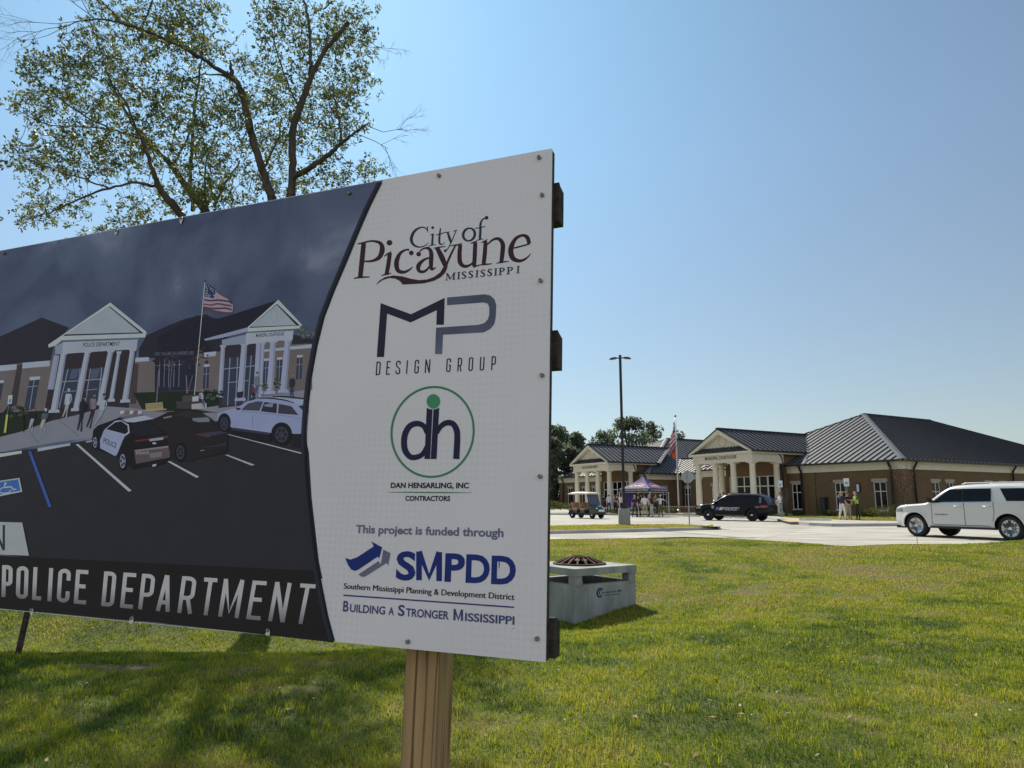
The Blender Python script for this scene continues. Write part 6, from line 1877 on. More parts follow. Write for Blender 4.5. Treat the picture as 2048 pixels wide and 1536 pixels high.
# ------------------------------------------------------------------ people
def skin_mat(c): return mat("skin %s" % c, {'l': (0.52, 0.31, 0.22), 'm': (0.40, 0.23, 0.155), 'd': (0.17, 0.09, 0.06)}[c], 0.55)
def cloth(name, c, v=0.15): return mat(name, c, 0.85, var=v, scale=9, bump=0.3, bscale=18)
CL = {'black': cloth("black cloth", (0.014, 0.014, 0.017)), 'navy': cloth("navy cloth", (0.020, 0.026, 0.055)), 'white': cloth("white cloth", (0.66, 0.68, 0.72), .05), 'khaki': cloth("khaki cloth", (0.34, 0.28, 0.19), .1), 'stone': cloth("stone cloth", (0.42, 0.38, 0.33), .1),
      'olive': cloth("olive cloth", (0.13, 0.12, 0.065)), 'camo': cloth("grey camouflage", (0.22, 0.25, 0.25), .55), 'vest': cloth("hi-vis vest", (0.30, 0.62, 0.03), .08), 'paleblue': cloth("pale blue cloth", (0.46, 0.56, 0.74), .06), 'grey': cloth("grey cloth", (0.15, 0.155, 0.18)), 'shoe': mat("dark shoe", (0.012, 0.011, 0.010), 0.5), 'offwhite': cloth("off white cloth", (0.66, 0.62, 0.56), .06), 'green': cloth("dark green cloth", (0.03, 0.07, 0.05))}
HAIR = {'dark': mat("dark hair", (0.012, 0.009, 0.008), 0.6), 'grey': mat("grey hair", (0.30, 0.29, 0.28), 0.7), 'blond': mat("blond hair", (0.34, 0.21, 0.09), 0.55, var=.3, scale=30), 'brown': mat("brown hair", (0.06, 0.032, 0.018), 0.6)}
CAPC = {'capblack': mat("black cap", (0.012, 0.012, 0.015), 0.8), 'capwhite': mat("white cap", (0.72, 0.72, 0.70), 0.8)}
eye_m = mat("eye dark", (0.02, 0.015, 0.012), 0.3)

def person(label, loc, face, h=1.75, shirt='black', legs='black', skin='l', hair='dark', cap=None, arms=None, stance=0.10, lean=0.0, stride=0.0, sleeves='short', build=1.0, female=False, vest=False, group="people gathered outside", long_hair=False, head_turn=0.0):
    """arms: for (left, right): (elbow dx,dy,dz from shoulder, hand dx,dy,dz from elbow); forward is +y, right is +x"""
    k = h / 1.75
    b = build
    fw = lean
    joints, edges, rad, zone = [], [], [], []
    def J(p, r, z, par=None):
        joints.append(Vector(p)); rad.append(r); zone.append(z)
        if par is not None: edges.append((par, len(joints) - 1))
        return len(joints) - 1
    hw_ = 0.085 if not female else 0.09
    sw = 0.175 * (1 if not female else 0.88) * (0.9 + .1 * b)
    pel = J((0, 0, .96), (.155 * b, .105 * b), 'legs')
    wst = J((0, fw * .12, 1.10), (.145 * b * (0.86 if female else 1), .105 * b), 'shirt', pel)
    che = J((0, fw * .28, 1.28), (.165 * b, .115 * b), 'shirt', wst)
    upp = J((0, fw * .38, 1.42), (.12, .085), 'shirt', che)
    nec = J((0, fw * .44 + .01, 1.505), (.056, .056), 'skin', upp)
    hd0 = J((0, fw * .50 + .02, 1.56), (.06, .066), 'skin', nec)
    for sgn, side in ((-1, 0), (1, 1)):
        st = stride * sgn
        hip = J((sgn * hw_, 0, .90), (.095 * b, .10 * b), 'legs', pel)
        kn = J((sgn * (hw_ + stance * .35), st * .5 + .02, .50), (.064, .066), 'legs', hip)
        cf = J((sgn * (hw_ + stance * .5), st * .8 - .01, .34), (.058, .062), 'legs', kn)
        an = J((sgn * (hw_ + stance * .7), st - .02, .10), (.042, .046), 'legs', cf)
        hl = J((sgn * (hw_ + stance * .7), st - .02, .045), (.042, .045), 'shoe', an)
        J((sgn * (hw_ + stance * .75), st + .11, .04), (.046, .036), 'shoe', hl)
        sh = J((sgn * sw, fw * .36, 1.42), (.066 * b, .066 * b), 'shirt', upp)
        e_, w_ = (arms[side] if arms else ((sgn * .06, -.02, -.28), (sgn * .01, .05, -.25)))
        sp, el = joints[sh], None
        mid = J(sp + Vector(e_) * .5, (.052 * b, .052 * b), 'shirt', sh)
        el = J(sp + Vector(e_), (.042, .042), 'shirt' if sleeves == 'long' else 'skin', mid)
        fm = J(joints[el] + Vector(w_) * .45, (.039, .039), 'shirt' if sleeves == 'long' else 'skin', el)
        wr = J(joints[el] + Vector(w_), (.027, .027), 'skin', fm)
        d = Vector(w_).normalized()
        s_ = d.cross(Vector((0, 0, 1)) if abs(d.z) < .9 else Vector((0, 1, 0))).normalized()
        n_ = s_.cross(d)
        pm_ = J(joints[wr] + d * .06, (.034, .022), 'skin', wr)
        for f, (off, ln) in enumerate(((-.030, .068), (-.010, .078), (.011, .073), (.031, .058))):
            a = J(joints[pm_] + d * .035 + s_ * off, (.0095, .0095), 'skin', pm_)
            c_ = J(joints[a] + d * ln * .5 + n_ * .006, (.0085, .0085), 'skin', a)
            J(joints[c_] + d * ln * .42 + n_ * .018, (.007, .007), 'skin', c_)
        t0 = J(joints[wr] + d * .035 - s_ * .034, (.011, .011), 'skin', wr)
        J(joints[t0] + d * .045 - s_ * .022 + n_ * .012, (.009, .009), 'skin', t0)
    me = bpy.data.meshes.new("person")
    me.from_pydata([tuple(j) for j in joints], edges, [])
    o = bpy.data.objects.new("person", me)
    COL.objects.link(o)
    sk = o.modifiers.new("skin", 'SKIN')
    sk.use_smooth_shade = True
    sk.branch_smoothing = 0.35
    for i, v in enumerate(me.skin_vertices[0].data):
        v.radius = rad[i]
        v.use_root = (i == 0)
    ss = o.modifiers.new("sub", 'SUBSURF'); ss.levels = 1; ss.render_levels = 1
    dg = bpy.context.evaluated_depsgraph_get()
    src = o.evaluated_get(dg).to_mesh()
    bm = bmesh.new(); bm.from_mesh(src)
    bpy.data.objects.remove(o)
    # clothing by the nearest limb
    mats_ = {'shirt': CL[shirt], 'legs': CL[legs], 'skin': skin_mat(skin), 'shoe': CL['shoe'], 'eye': eye_m, 'vest': CL['vest']}
    order = list(mats_)
    JV = np.array([tuple(j) for j in joints]); E_ = np.array(edges)
    A_, B_ = JV[E_[:, 0]], JV[E_[:, 1]]
    for f in bm.faces:
        c = np.array(f.calc_center_median())
        ab = B_ - A_
        t = np.clip(((c - A_) * ab).sum(1) / ((ab * ab).sum(1) + 1e-9), 0, 1)
        dist = np.linalg.norm(A_ + ab * t[:, None] - c, axis=1)
        i = int(np.argmin(dist))
        z = zone[E_[i, 1]] if t[i] > .45 else zone[E_[i, 0]]
        if z == 'shirt' and c[2] < .93 and abs(c[0]) < .17: z = 'legs'
        if z == 'skin' and c[2] > 1.40 and c[2] < 1.475 and abs(c[0]) < .10: z = 'shirt'
        if vest and z == 'shirt' and abs(c[0]) < .19 and .98 < c[2] < 1.47: z = 'vest'
        f.material_index = order.index(z)
        f.smooth = True
    # head, one surface with brow, nose, mouth, chin and ears
    hc = Vector((0, fw * .52 + .035, 1.655))
    tr = Matrix.Rotation(head_turn, 3, 'Z')
    n1, n2 = 20, 14
    ring = []
    for i in range(n2 + 1):
        th = math.pi * i / n2
        row = []
        for j in range(n1):
            a = 2 * math.pi * j / n1
            x, y, z = math.sin(th) * math.cos(a), math.sin(th) * math.sin(a), math.cos(th)
            wx, wy, wz = .076, .097, .120
            if z < -.1: wx *= 1 - .32 * (-z - .1); wy *= 1 - .15 * (-z - .1)
            p = Vector((x * wx, y * wy, z * wz))
            fr = max(0, y) ** 6
            if fr > .1:
                if abs(x) < .30 and -.45 < z < .12: p.y += .020 * (1 - abs(x) / .30) * (1 - abs(z + .22) / .34 * .7)
                if .12 < abs(x) < .55 and .0 < z < .25: p.y -= .010
                if abs(x) < .3 and z < -.78: p.y += .008
            if abs(y) < .28 and abs(z + .1) < .30: p.x *= 1.16
            row.append(bm.verts.new(hc + tr @ p))
        ring.append(row)
    for i in range(n2):
        for j in range(n1):
            try: f = bm.faces.new((ring[i][j], ring[i + 1][j], ring[i + 1][(j + 1) % n1], ring[i][(j + 1) % n1]))
            except ValueError: continue
            th = math.pi * (i + .5) / n2; a = 2 * math.pi * (j + .5) / n1
            x, y, z = math.sin(th) * math.cos(a), math.sin(th) * math.sin(a), math.cos(th)
            f.material_index = order.index('eye' if (y > .7 and .18 < abs(x) < .46 and .0 < z < .22) else 'skin')
            f.smooth = True
    bmesh.ops.remove_doubles(bm, verts=[v for r_ in (ring[0], ring[-1]) for v in r_], dist=1e-5)
    bmesh.ops.scale(bm, vec=(k, k, k), verts=bm.verts)
    bmesh.ops.recalc_face_normals(bm, faces=bm.faces)
    out = bpy.data.meshes.new("person")
    bm.to_mesh(out); bm.free()
    for z in order: out.materials.append(mats_[z])
    body = bpy.data.objects.new("person", out)
    COL.objects.link(body)
    body.location = loc
    body.rotation_euler = (0, 0, face)
    tag(body, label, "person", group)
    # hair and cap
    mb = MB()
    V, Fs = [], []
    for i in range(9):
        th = math.pi * .60 * i / 8
        for j in range(18):
            a = 2 * math.pi * j / 18
            x, y, z = math.sin(th) * math.cos(a), math.sin(th) * math.sin(a), math.cos(th)
            lim = .10 if y > .35 else -.75
            drop = 0
            if long_hair and y < .25 and i > 5: drop = (i - 5) * .045
            z_ = max(z, .30 if y > .45 else -1)
            p = Vector((x * .083, y * .104 - .004, z_ * .128 + .002 - drop))
            V.append((hc + tr @ p) * k)
    for i in range(8):
        for j in range(18):
            Fs.append((i * 18 + j, i * 18 + (j + 1) % 18, (i + 1) * 18 + (j + 1) % 18, (i + 1) * 18 + j))
    mb.add(V, Fs, HAIR[hair], True)
    mb.build("hair", body)
    if cap:
        mb = MB()
        V, Fs = [], []
        for i in range(6):
            th = math.pi * .5 * i / 5
            for j in range(18):
                a = 2 * math.pi * j / 18
                V.append((hc + tr @ Vector((math.sin(th) * math.cos(a) * .092, math.sin(th) * math.sin(a) * .112, math.cos(th) * .105 + .035))) * k)
        for i in range(5):
            for j in range(18): Fs.append((i * 18 + j, i * 18 + (j + 1) % 18, (i + 1) * 18 + (j + 1) % 18, (i + 1) * 18 + j))
        br = [Vector((.085 * math.cos(a), .105 * math.sin(a) + (.085 * max(0, math.sin(a)) ** 1.5), .035 - .012 * max(0, math.sin(a)))) for a in np.linspace(.15, math.pi - .15, 10)]
        inn = [Vector((.080 * math.cos(a), .100 * math.sin(a), .045)) for a in np.linspace(.15, math.pi - .15, 10)]
        mb.add(V, Fs, CAPC[cap], True)
        mb.add([(hc + tr @ p) * k for p in br + inn], [(i, i + 1, 11 + i, 10 + i) for i in range(9)], CAPC[cap], True)
        mb.build("cap", body)
    return body
def stand(px, py, z=0.0, d=None):
    p = at_z(px, py, z) if d is None else at_d(px, py, d)
    return Vector((p.x, p.y, z))
def heading(dx, dy):
    """rotation so that the figure (facing +y) looks along dx, dy"""
    return math.atan2(-dx, dy)
away, toward = heading(0.2, 1), heading(-.2, -1)
down = ((-.05, -.02, -.28), (.0, .06, -.25)), ((.05, -.02, -.28), (.0, .06, -.25))
front = ((-.06, .06, -.26), (.07, .22, .02)), ((.06, .06, -.26), (-.07, .22, .02))
crossed = ((-.07, .08, -.25), (.20, .12, .03)), ((.07, .08, -.25), (-.20, .12, .06))
hips = ((-.16, -.06, -.22), (.10, .10, -.18)), ((.16, -.06, -.22), (-.10, .10, -.18))
camera_up = ((-.06, .02, -.28), (-.01, .06, -.25)), ((.14, .14, -.14), (-.10, .08, .26))
def zat(px, d):
    p = at_d(px, 1010, d); q = Vector((p.x, p.y, 0)) - BO
    return zb(q.dot(BL), q.dot(BB)) + 0.006
# by the police portico
G = "people gathered outside the police department"
for lab, px, d, kw in (
        ("person in all black standing between the portico columns, leftmost of the porch group", 1207, 67.5, dict(face=toward + .5, shirt='black', legs='black', skin='d', arms=crossed)),
        ("person seen from behind in pale blue shirt and navy trousers on the porch walk", 1218, 66.5, dict(face=away, shirt='paleblue', legs='navy', hair='dark', arms=down, build=1.05)),
        ("person in grey top standing behind the one in pale blue shirt", 1228.5, 68, dict(face=heading(1, -.3), shirt='grey', legs='black', arms=front)),
        ("person in black outfit with dark hair nearest the kerb by the canopy", 1234, 65.0, dict(face=heading(1, .2), shirt='black', legs='black', arms=down, hair='brown')),
        ("person in white shirt half hidden behind the lamp post", 1241.5, 66.5, dict(face=away, shirt='white', legs='black', arms=hips)),
        ("person in black shirt just right of the lamp post under the portico", 1254, 67.5, dict(face=toward, shirt='black', legs='black', arms=front, skin='m')),
        ("person in dark clothes in the shade under the middle of the purple canopy", 1283, 63.6, dict(face=toward, shirt='black', legs='black', arms=front, hair='brown')),
        ("person in grey shirt in the shade at the right half of the canopy", 1311, 63.8, dict(face=toward + .6, shirt='grey', legs='black', arms=crossed)),
        ("person in black shirt under the back corner of the purple canopy", 1262.5, 64.5, dict(face=toward, shirt='black', legs='grey', arms=front, skin='d'))):
    person(lab, Vector((at_d(px, 1010, d).x, d, zat(px, d))), kw.pop('face'), group=G, **kw)
# before the canopy
G2 = "people standing before the purple canopy"
for lab, px, py, kw in (
        ("grey haired person in dark navy polo and navy trousers seen from behind", 1270.2, 1034.6, dict(face=away, shirt='navy', legs='navy', hair='grey', arms=down, stance=.16, h=1.76)),
        ("person in dark cap and black shirt beside the navy polo", 1277.5, 1033.2, dict(face=heading(-.6, -1), shirt='black', legs='navy', cap='capblack', arms=hips, h=1.80)),
        ("stout person in white polo and khaki trousers with dark cap, seen from behind", 1290.5, 1034.2, dict(face=away, shirt='white', legs='khaki', cap='capblack', arms=((-.12, .0, -.26), (.02, .10, -.22)), build=1.22, stance=.12, h=1.80)) ,
        ("person in black trousers standing behind the white polo", 1298.5, 1033.0, dict(face=heading(-1, .2), shirt='white', legs='black', arms=front, hair='brown', h=1.72)),
        ("grey haired person in black shirt and stone trousers leaning forward", 1305, 1034.2, dict(face=heading(-1, .1), shirt='black', legs='stone', hair='grey', arms=front, lean=.35, stance=.1, build=1.08, h=1.80)),
        ("person in white cap and white shirt holding a paper in front of the canopy leg", 1321.5, 1033.2, dict(face=heading(.2, -1), shirt='white', legs='olive', cap='capwhite', arms=(((-.22, .08, -.10), (-.12, .10, -.14)), ((.22, .08, -.06), (.06, .12, .10))), h=1.80))):
    a = kw.get('arms')
    if a and len(a) == 2 and not isinstance(a[0][0], tuple): kw['arms'] = (a, ((.12, .0, -.26), (-.02, .10, -.22)))
    person(lab, stand(px, py, 0.004), kw.pop('face'), group=G2, **kw)
# by the courthouse columns, over the black police car
G3 = "people under the courthouse portico"
for lab, px, kw in (("person in black with dark hair beside the leftmost courthouse column, behind the police SUV", 1441, dict(face=toward, shirt='black', legs='black', skin='d', h=1.70)),
                    ("taller person in black next to the courthouse door, seen over the police SUV windshield", 1448.5, dict(face=toward - .4, shirt='black', legs='black', skin='d', h=1.80)),
                    ("dark haired person at the courthouse glass, head just above the police SUV", 1490.5, dict(face=away, shirt='grey', legs='black', h=1.80))):
    person(lab, Vector((at_d(px, 1010, 60.5).x, 60.5, 0.235)), kw.pop('face'), group=G3, **kw)
man = person("person in white shirt and grey camouflage trousers holding a dark box behind the police SUV", Vector((at_d(1561.5, 1010, 52).x, 52, 0.16)), heading(-1, -.15), h=1.76, shirt='white', legs='camo', hair='dark', arms=(((-.05, .10, -.24), (.05, .25, .04)), ((.05, .10, -.24), (-.05, .25, .04))), sleeves='long')
mb = MB(); mb.box((-.17, -.09, 0), (.17, .09, .11), CL['black']); bx = tag(mb.build("box"), "dark box held in the arms of the person in camouflage trousers", "box"); q = man.matrix_basis @ Vector((0, .44, 1.22)); bx.location = q; bx.rotation_euler = man.rotation_euler
# the three on the pavement
G4 = "people talking on the pavement"
person("blond person in navy top and white trousers with a hand raised to the head", stand(1686, 1039.7, .156), heading(.75, .35), h=1.70, shirt='navy', legs='offwhite', hair='blond', long_hair=True, female=True, arms=(((-.20, .12, .02), (.13, .02, .20)), ((.06, .06, -.26), (.02, .16, -.16))), stride=.10, stance=.08, group=G4)
person("person in black polo and khaki trousers between the blond person and the bright vest", stand(1698, 1039.4, .156), toward + .1, h=1.68, shirt='black', legs='khaki', hair='dark', skin='m', arms=hips, build=1.12, group=G4)
person("person in yellow green safety vest over black clothes holding out both hands", stand(1716.5, 1039.7, .156), heading(-1, -.05), h=1.70, shirt='black', legs='black', hair='grey', vest=True, arms=(((-.04, .12, -.23), (.03, .24, .05)), ((.04, .12, -.23), (-.03, .24, .05))), build=1.05, lean=.12, group=G4)
# paper held by the one in the white cap
mb = MB(); mb.poly([(-.15, 0, -.18), (.17, .02, -.14), (.19, .0, .20), (-.12, -.02, .17)], mat("white paper", (.72, .72, .70), .7)); mb.add([(-.15, .003, -.18), (.17, .023, -.14), (.19, .003, .20), (-.12, -.017, .17)], [(3, 2, 1, 0)], MATS["white paper"])
pp = tag(mb.build("paper", fix=False), "white sheet held up by the person in the white cap", "paper"); c = stand(1327.5, 1033.2, 1.38); pp.location = c + Vector((.10, -.28, 0)); pp.rotation_euler = (.3, 0, .2)
# ------------------------------------------------------------------ street furniture
bronze = mat("dark bronze paint", (0.012, 0.011, 0.010), 0.4, metal=.2)
galv = mat("galvanised steel", (0.26, 0.275, 0.28), 0.5, metal=.6, var=.1, scale=5)
alu = mat("brushed aluminium", (0.50, 0.51, 0.52), 0.4, metal=.7)
# lamp post
lb = at_z(1249, 1050.2, 0.134); lb.z = 0.13
lp = empty("street_lamp", lb, "tall black twin headed lamp post on a round concrete base", "street lamp", rz=R(-10))
mb = MB(); mb.lathe([(.285, -.05), (.29, 0), (.29, .76), (.275, .80), (0, .80)], mat("form cast concrete", (.30, .30, .275), .85, var=.12, scale=3, bump=.2, bscale=60), 32); mb.build("base", lp)
zt = at_d(1238.5, 712, lb.y).z - lb.z
mb = MB(); mb.box((-.15, -.15, .80), (.15, .15, .92), bronze); mb.build("base_cover", lp)
mb = MB(); mb.box((-.066, -.066, .90), (.066, .066, zt), bronze); mb.box((-.072, -.072, zt), (.072, .072, zt + .04), bronze); mb.build("pole", lp)
for s in (-1, 1):
    mb = MB()
    mb.box((min(s * .07, s * .16), -.03, zt - .13), (max(s * .07, s * .16), .03, zt - .08), bronze)
    V = []
    for x, w_, za, zb_ in ((.15, .05, -.12, -.08), (.24, .15, -.14, -.07), (.40, .17, -.155, -.085), (.50, .12, -.17, -.12), (.545, .05, -.175, -.15)):
        V += [(s * x, -w_, zt + za), (s * x, w_, zt + za), (s * x, w_ * .8, zt + zb_), (s * x, -w_ * .8, zt + zb_)]
    mb.add(V, [(i * 4 + j, i * 4 + (j + 1) % 4, (i + 1) * 4 + (j + 1) % 4, (i + 1) * 4 + j) for i in range(4) for j in range(4)] + [(0, 1, 2, 3), (19, 18, 17, 16)], bronze)
    mb.build("lamp_head", lp)
# stop sign from behind
sb = at_z(1379, 1048.8, 0.134); sb.z = .13
st = empty("stop_sign", sb, "octagonal road sign seen from its bare grey back, on a thin post in the island", "road sign", rz=R(-8))
zc = at_d(1374.5, 953.5, sb.y).z - sb.z
mb = MB(); mb.box((-.030, -.016, -.2), (.030, .016, zc + .30), galv); mb.build("post", st)
oc = [(.305 * math.cos(R(22.5 + 45 * k)) / math.cos(R(22.5)), .305 * math.sin(R(22.5 + 45 * k)) / math.cos(R(22.5))) for k in range(8)]
mb = MB()
back_m = mat("bare sign back", (.30, .33, .33), .5, metal=.5, var=.08, scale=4); redm = mat("red sign face", (.38, .015, .02), .45)
f0, f1 = [(x, .018, zc + z) for x, z in oc], [(x, .022, zc + z) for x, z in oc]
mb.poly(f0, back_m); mb.poly(f1[::-1], redm); mb.add(f0 + f1, [(i, (i + 1) % 8, 8 + (i + 1) % 8, 8 + i) for i in range(8)], back_m)
mb.build("plate", st)
# flag pole with two hanging flags
fb = Vector((at_d(1357.5, 1010, 70).x, 70, .30))
fp = empty("flagpole", fb, "tall silver flagpole rising between the two porticos", "flagpole")
zf_ = at_d(1350, 834, 70).z - fb.z
mb = MB(); mb.tube([(0, 0, -.2), (0, 0, 1), (0, 0, zf_ * .5), (0, 0, zf_)], [.105, .10, .075, .045], alu, 14); mb.build("pole", fp)
mb = MB(); mb.ball((0, 0, zf_ + .10), .11, mat("dark finial", (.10, .085, .05), .3, metal=.8), 14); mb.build("finial", fp)
mb = MB(); mb.lathe([(.26, 0), (.25, .06), (.14, .12), (.11, .2)], alu, 20); mb.build("collar", fp)
def flag(name, label, z1, z0, wid, matf, seed):
    g = random.Random(seed)
    mb = MB()
    nx_, nz_ = 22, 26
    ph = [g.random() * 6 for _ in range(4)]
    V = []
    for i in range(nx_ + 1):
        s_ = i / nx_
        for j in range(nz_ + 1):
            t = j / nz_
            # hangs from the hoist: fly end droops, cloth gathers in folds
            wd = wid * (.25 + .75 * smooth01(t * 1.35)) * s_
            z = z1 - (z1 - z0) * (t * .80 + s_ * .20 * (0.5 + t))
            fold = .075 * math.sin(s_ * 13 + ph[0] + t * 1.4) * (.4 + s_)
            V.append((-.08 - wd * (1 - .10 * math.sin(t * 5 + ph[1])), fold + .04 * math.sin(t * 9 + ph[2]) * s_, z))
    mb.add(V, [(i * (nz_ + 1) + j, i * (nz_ + 1) + j + 1, (i + 1) * (nz_ + 1) + j + 1, (i + 1) * (nz_ + 1) + j) for i in range(nx_) for j in range(nz_)], matf[0], True)
    o = mb.build(name, None, fix=False)
    me = o.data
    for m in matf[1:]: me.materials.append(m)
    for p in me.polygons:
        i, j = p.index // nz_, p.index % nz_
        p.material_index = matf_pick[name](i / nx_, j / nz_)
    o.location = fb
    return tag(o, label, "flag", "flags on the silver pole")
flr, flw, fln, flo = cloth("flag red", (.42, .035, .045), .05), cloth("flag white", (.66, .62, .62), .05), cloth("flag navy", (.02, .026, .09), .05), cloth("flag orange red", (.62, .10, .02), .05)
matf_pick = {"flag": lambda s, t: (2 if (t < .5 and s < .4) else (0 if int(t * 13) % 2 == 0 else 1)), "state_flag": lambda s, t: (0 if (.28 < s + (t - .5) * .25 < .66) else 1) if t < .55 else (1 if s < .8 else 0)}
flag("flag", "striped red, white and blue flag hanging limp high on the silver pole", zf_ - .35, zf_ - 3.1, .56, [flr, flw, fln], 4)
matf_pick["flag"], keep_ = matf_pick["state_flag"], None
flag("flag", "dark navy and orange red flag hanging below the striped one", zf_ - 2.75, zf_ - 4.15, .52, [fln, flo], 9)

# purple canopy
tc_ = Vector((at_d(1288.5, 1010, 62).x, 62.0, .0))
tn = empty("canopy_tent", tc_, "purple pop-up canopy with black lettered valance in front of the police department", "canopy", rz=R(48))
pur = mat("purple canopy cloth", (.12, .085, .27), .7, trans=.35, var=.06, scale=2); blk_ = mat("black valance", (.014, .013, .024), .8); leg_m = mat("white frame tube", (.62, .62, .60), .4)
H_, ez_, az_ = 1.56, 2.36, 3.46
cs = [(-H_, -H_), (H_, -H_), (H_, H_), (-H_, H_)]
mb = MB()
NR = 8
for i in range(4):
    a, b = Vector((*cs[i], ez_)), Vector((*cs[(i + 1) % 4], ez_))
    V = []
    for r_ in range(NR + 1):
        t = r_ / NR
        for c_ in range(9):
            s_ = c_ / 8
            p = (a.lerp(b, s_)).lerp(Vector((0, 0, az_)), t)
            p.z -= .16 * math.sin(math.pi * t) * (1 - .2 * abs(2 * s_ - 1))
            V.append(p)
    mb.add(V, [(r_ * 9 + c_, r_ * 9 + c_ + 1, (r_ + 1) * 9 + c_ + 1, (r_ + 1) * 9 + c_) for r_ in range(NR) for c_ in range(8)], pur, True)
top_ = mb.build("roof_cloth", tn)
peach, whl = mat("peach print", (.62, .33, .22), .7), mat("white print", (.62, .62, .66), .7)
for i in (0, 1, 2, 3):
    a, b = Vector((*cs[i], ez_)), Vector((*cs[(i + 1) % 4], ez_))
    nrm = ((b - a).cross(Vector((0, 0, az_)) - a)).normalized()
    def on(s_, t):
        p = a.lerp(b, s_).lerp(Vector((0, 0, az_)), t); p.z -= .16 * math.sin(math.pi * t) * (1 - .2 * abs(2 * s_ - 1))
        return p + nrm * .02
    mb = MB()
    for k in range(20):
        a0, a1 = k * math.pi / 10, (k + 1) * math.pi / 10
        for r0, r1, m in ((1.0, .82, peach),):
            q = [on(.5 + r * .34 * math.cos(t_), .36 + r * .20 * math.sin(t_)) for r, t_ in ((r0, a0), (r0, a1), (r1, a1), (r1, a0))]
            mb.add(q, [(0, 1, 2, 3)], m)
    for k in range(5):
        x0 = .28 + k * .09
        mb.add([on(x0, .27 + .04 * (k % 2)), on(x0 + .07, .25), on(x0 + .08, .45 - .05 * (k % 2)), on(x0 + .02, .43)], [(0, 1, 2, 3)], whl if k % 2 else peach)
    mb.build("emblem", tn, fix=False)
    mb = MB()
    n2d = Vector((nrm.x, nrm.y, 0)).normalized() * .01
    lo, hi = 2.10, ez_ + .01
    V = [a + n2d, b + n2d, b + n2d, a + n2d]
    V[0].z = V[1].z = lo; V[2].z = V[3].z = hi
    V2 = [p - n2d * .4 for p in V]
    mb.add(V + V2, [(0, 1, 2, 3), (4, 7, 6, 5), (0, 4, 5, 1), (2, 6, 7, 3)], blk_)
    vs, fs = text_xy("PICAYUNE POLICE DEPARTMENT", .01)
    d = (b - a).normalized(); L_ = (b - a).length
    mb.add([a + d * (.14 + u * (L_ - .28)) + n2d * 1.5 + Vector((0, 0, 2.165 - ez_ + v * .13)) for u, v in vs], fs, whl)
    mb.build("valance", tn, fix=False)
mb = MB()
for i in range(4):
    a, b = Vector((*cs[i], 2.12)) * 1, Vector((*cs[(i + 1) % 4], 2.12))
    a, b = a * .985, b * .985; a.z = b.z = 2.09
    n_ = 6
    for k in range(n_):
        p, q = a.lerp(b, k / n_), a.lerp(b, (k + 1) / n_)
        z0, z1 = (2.07, 2.30) if k % 2 == 0 else (2.30, 2.07)
        mb.tube([(p.x, p.y, z0), (q.x, q.y, z1)], .012, leg_m, 5)
    mb.tube([(a.x, a.y, 2.06), (b.x, b.y, 2.06)], .014, leg_m, 5)
mb.build("truss", tn)
for x, y in cs:
    mb = MB(); mb.box((x * .985 - .022, y * .985 - .022, .02), (x * .985 + .022, y * .985 + .022, 2.34), leg_m); mb.box((x * .985 - .06, y * .985 - .06, .005), (x * .985 + .06, y * .985 + .06, .02), leg_m); mb.build("leg", tn)
# hanging purple side cloth and a table under the canopy
mb = MB(); mb.box((-1.0, 1.40, .75), (.6, 1.42, 2.04), pur); mb.build("side_cloth", tn)
tb = empty("folding_table", Vector((tc_.x + .2, tc_.y + .9, 0)), "folding table with white top under the purple canopy", "table", rz=R(5))
mb = MB(); mb.box((-.92, -.37, .71), (.92, .37, .75), mat("white plastic", (.60, .60, .58), .5)); mb.build("table_top", tb)
for x in (-.75, .75):
    mb = MB(); mb.tube([(x, -.30, .71), (x, -.32, .02), (x, .32, .02), (x, .30, .71)], .016, galv, 6); mb.build("leg", tb)
# a folding chair by the bollard
# bay signs with the wheelchair mark
blue, whs = mat("sign blue", (.02, .10, .36), .45), mat("sign white", (.62, .66, .68), .45)
def bay_sign(label, px, y0, y1, d, zg, hidden=False):
    p = at_d(px, 1000, d)
    o = empty("parking_sign", Vector((p.x, d, zg)), label, "parking sign", rz=R(-22), group="accessible parking signs")
    zt_, zb_ = at_d(px, y0, d).z - zg, at_d(px, y1, d).z - zg
    mb = MB(); mb.box((-.03, 0, -.05), (.03, .03, zt_ - .03), mat("weathered sign post", (.22, .20, .17), .7)); mb.build("post", o)
    h_ = zt_ - zb_; w_ = h_ * .62
    mb = MB(); mb.box((-w_ / 2, -.008, zb_), (w_ / 2, -.001, zt_), whs); pl = mb.build("plate", o)
    mb = MB()
    s_ = w_ * .46
    zc_ = zb_ + h_ * .38
    mb.box((-s_ / 2, -.011, zc_ - s_ / 2), (s_ / 2, -.0085, zc_ + s_ / 2), blue)
    k = s_ / 10
    def P3(x, z): return (x * k, -.0125, zc_ + z * k)
    for q in stroke_quads([(-.6, 2.2, 1.1), (-.4, -.4, 1.1), (1.8, -.6, 1.1), (2.8, -3.2, 1.0)], 1) + stroke_quads([(-1.0, .6, .8), (-2.6, -.8, .8), (-2.2, -3.0, .8), (0, -3.6, .8), (1.8, -2.2, .8)], 4):
        mb.add([P3(x, z) for x, z in q], [(0, 1, 2, 3)], whs)
    mb.poly([P3(-.6 + .9 * math.cos(t), 3.5 + .9 * math.sin(t)) for t in np.linspace(0, 6.28, 9)[:-1]], whs)
    mb.build("symbol", o, fix=False)
bay_sign("small white and blue parking sign at the right edge of the courthouse portico", 1562.5, 961, 974.5, 50.5, .155)
bay_sign("white and blue parking sign right of the window behind the three people on the pavement", 1695.5, 956.5, 972.5, 45.5, .155)
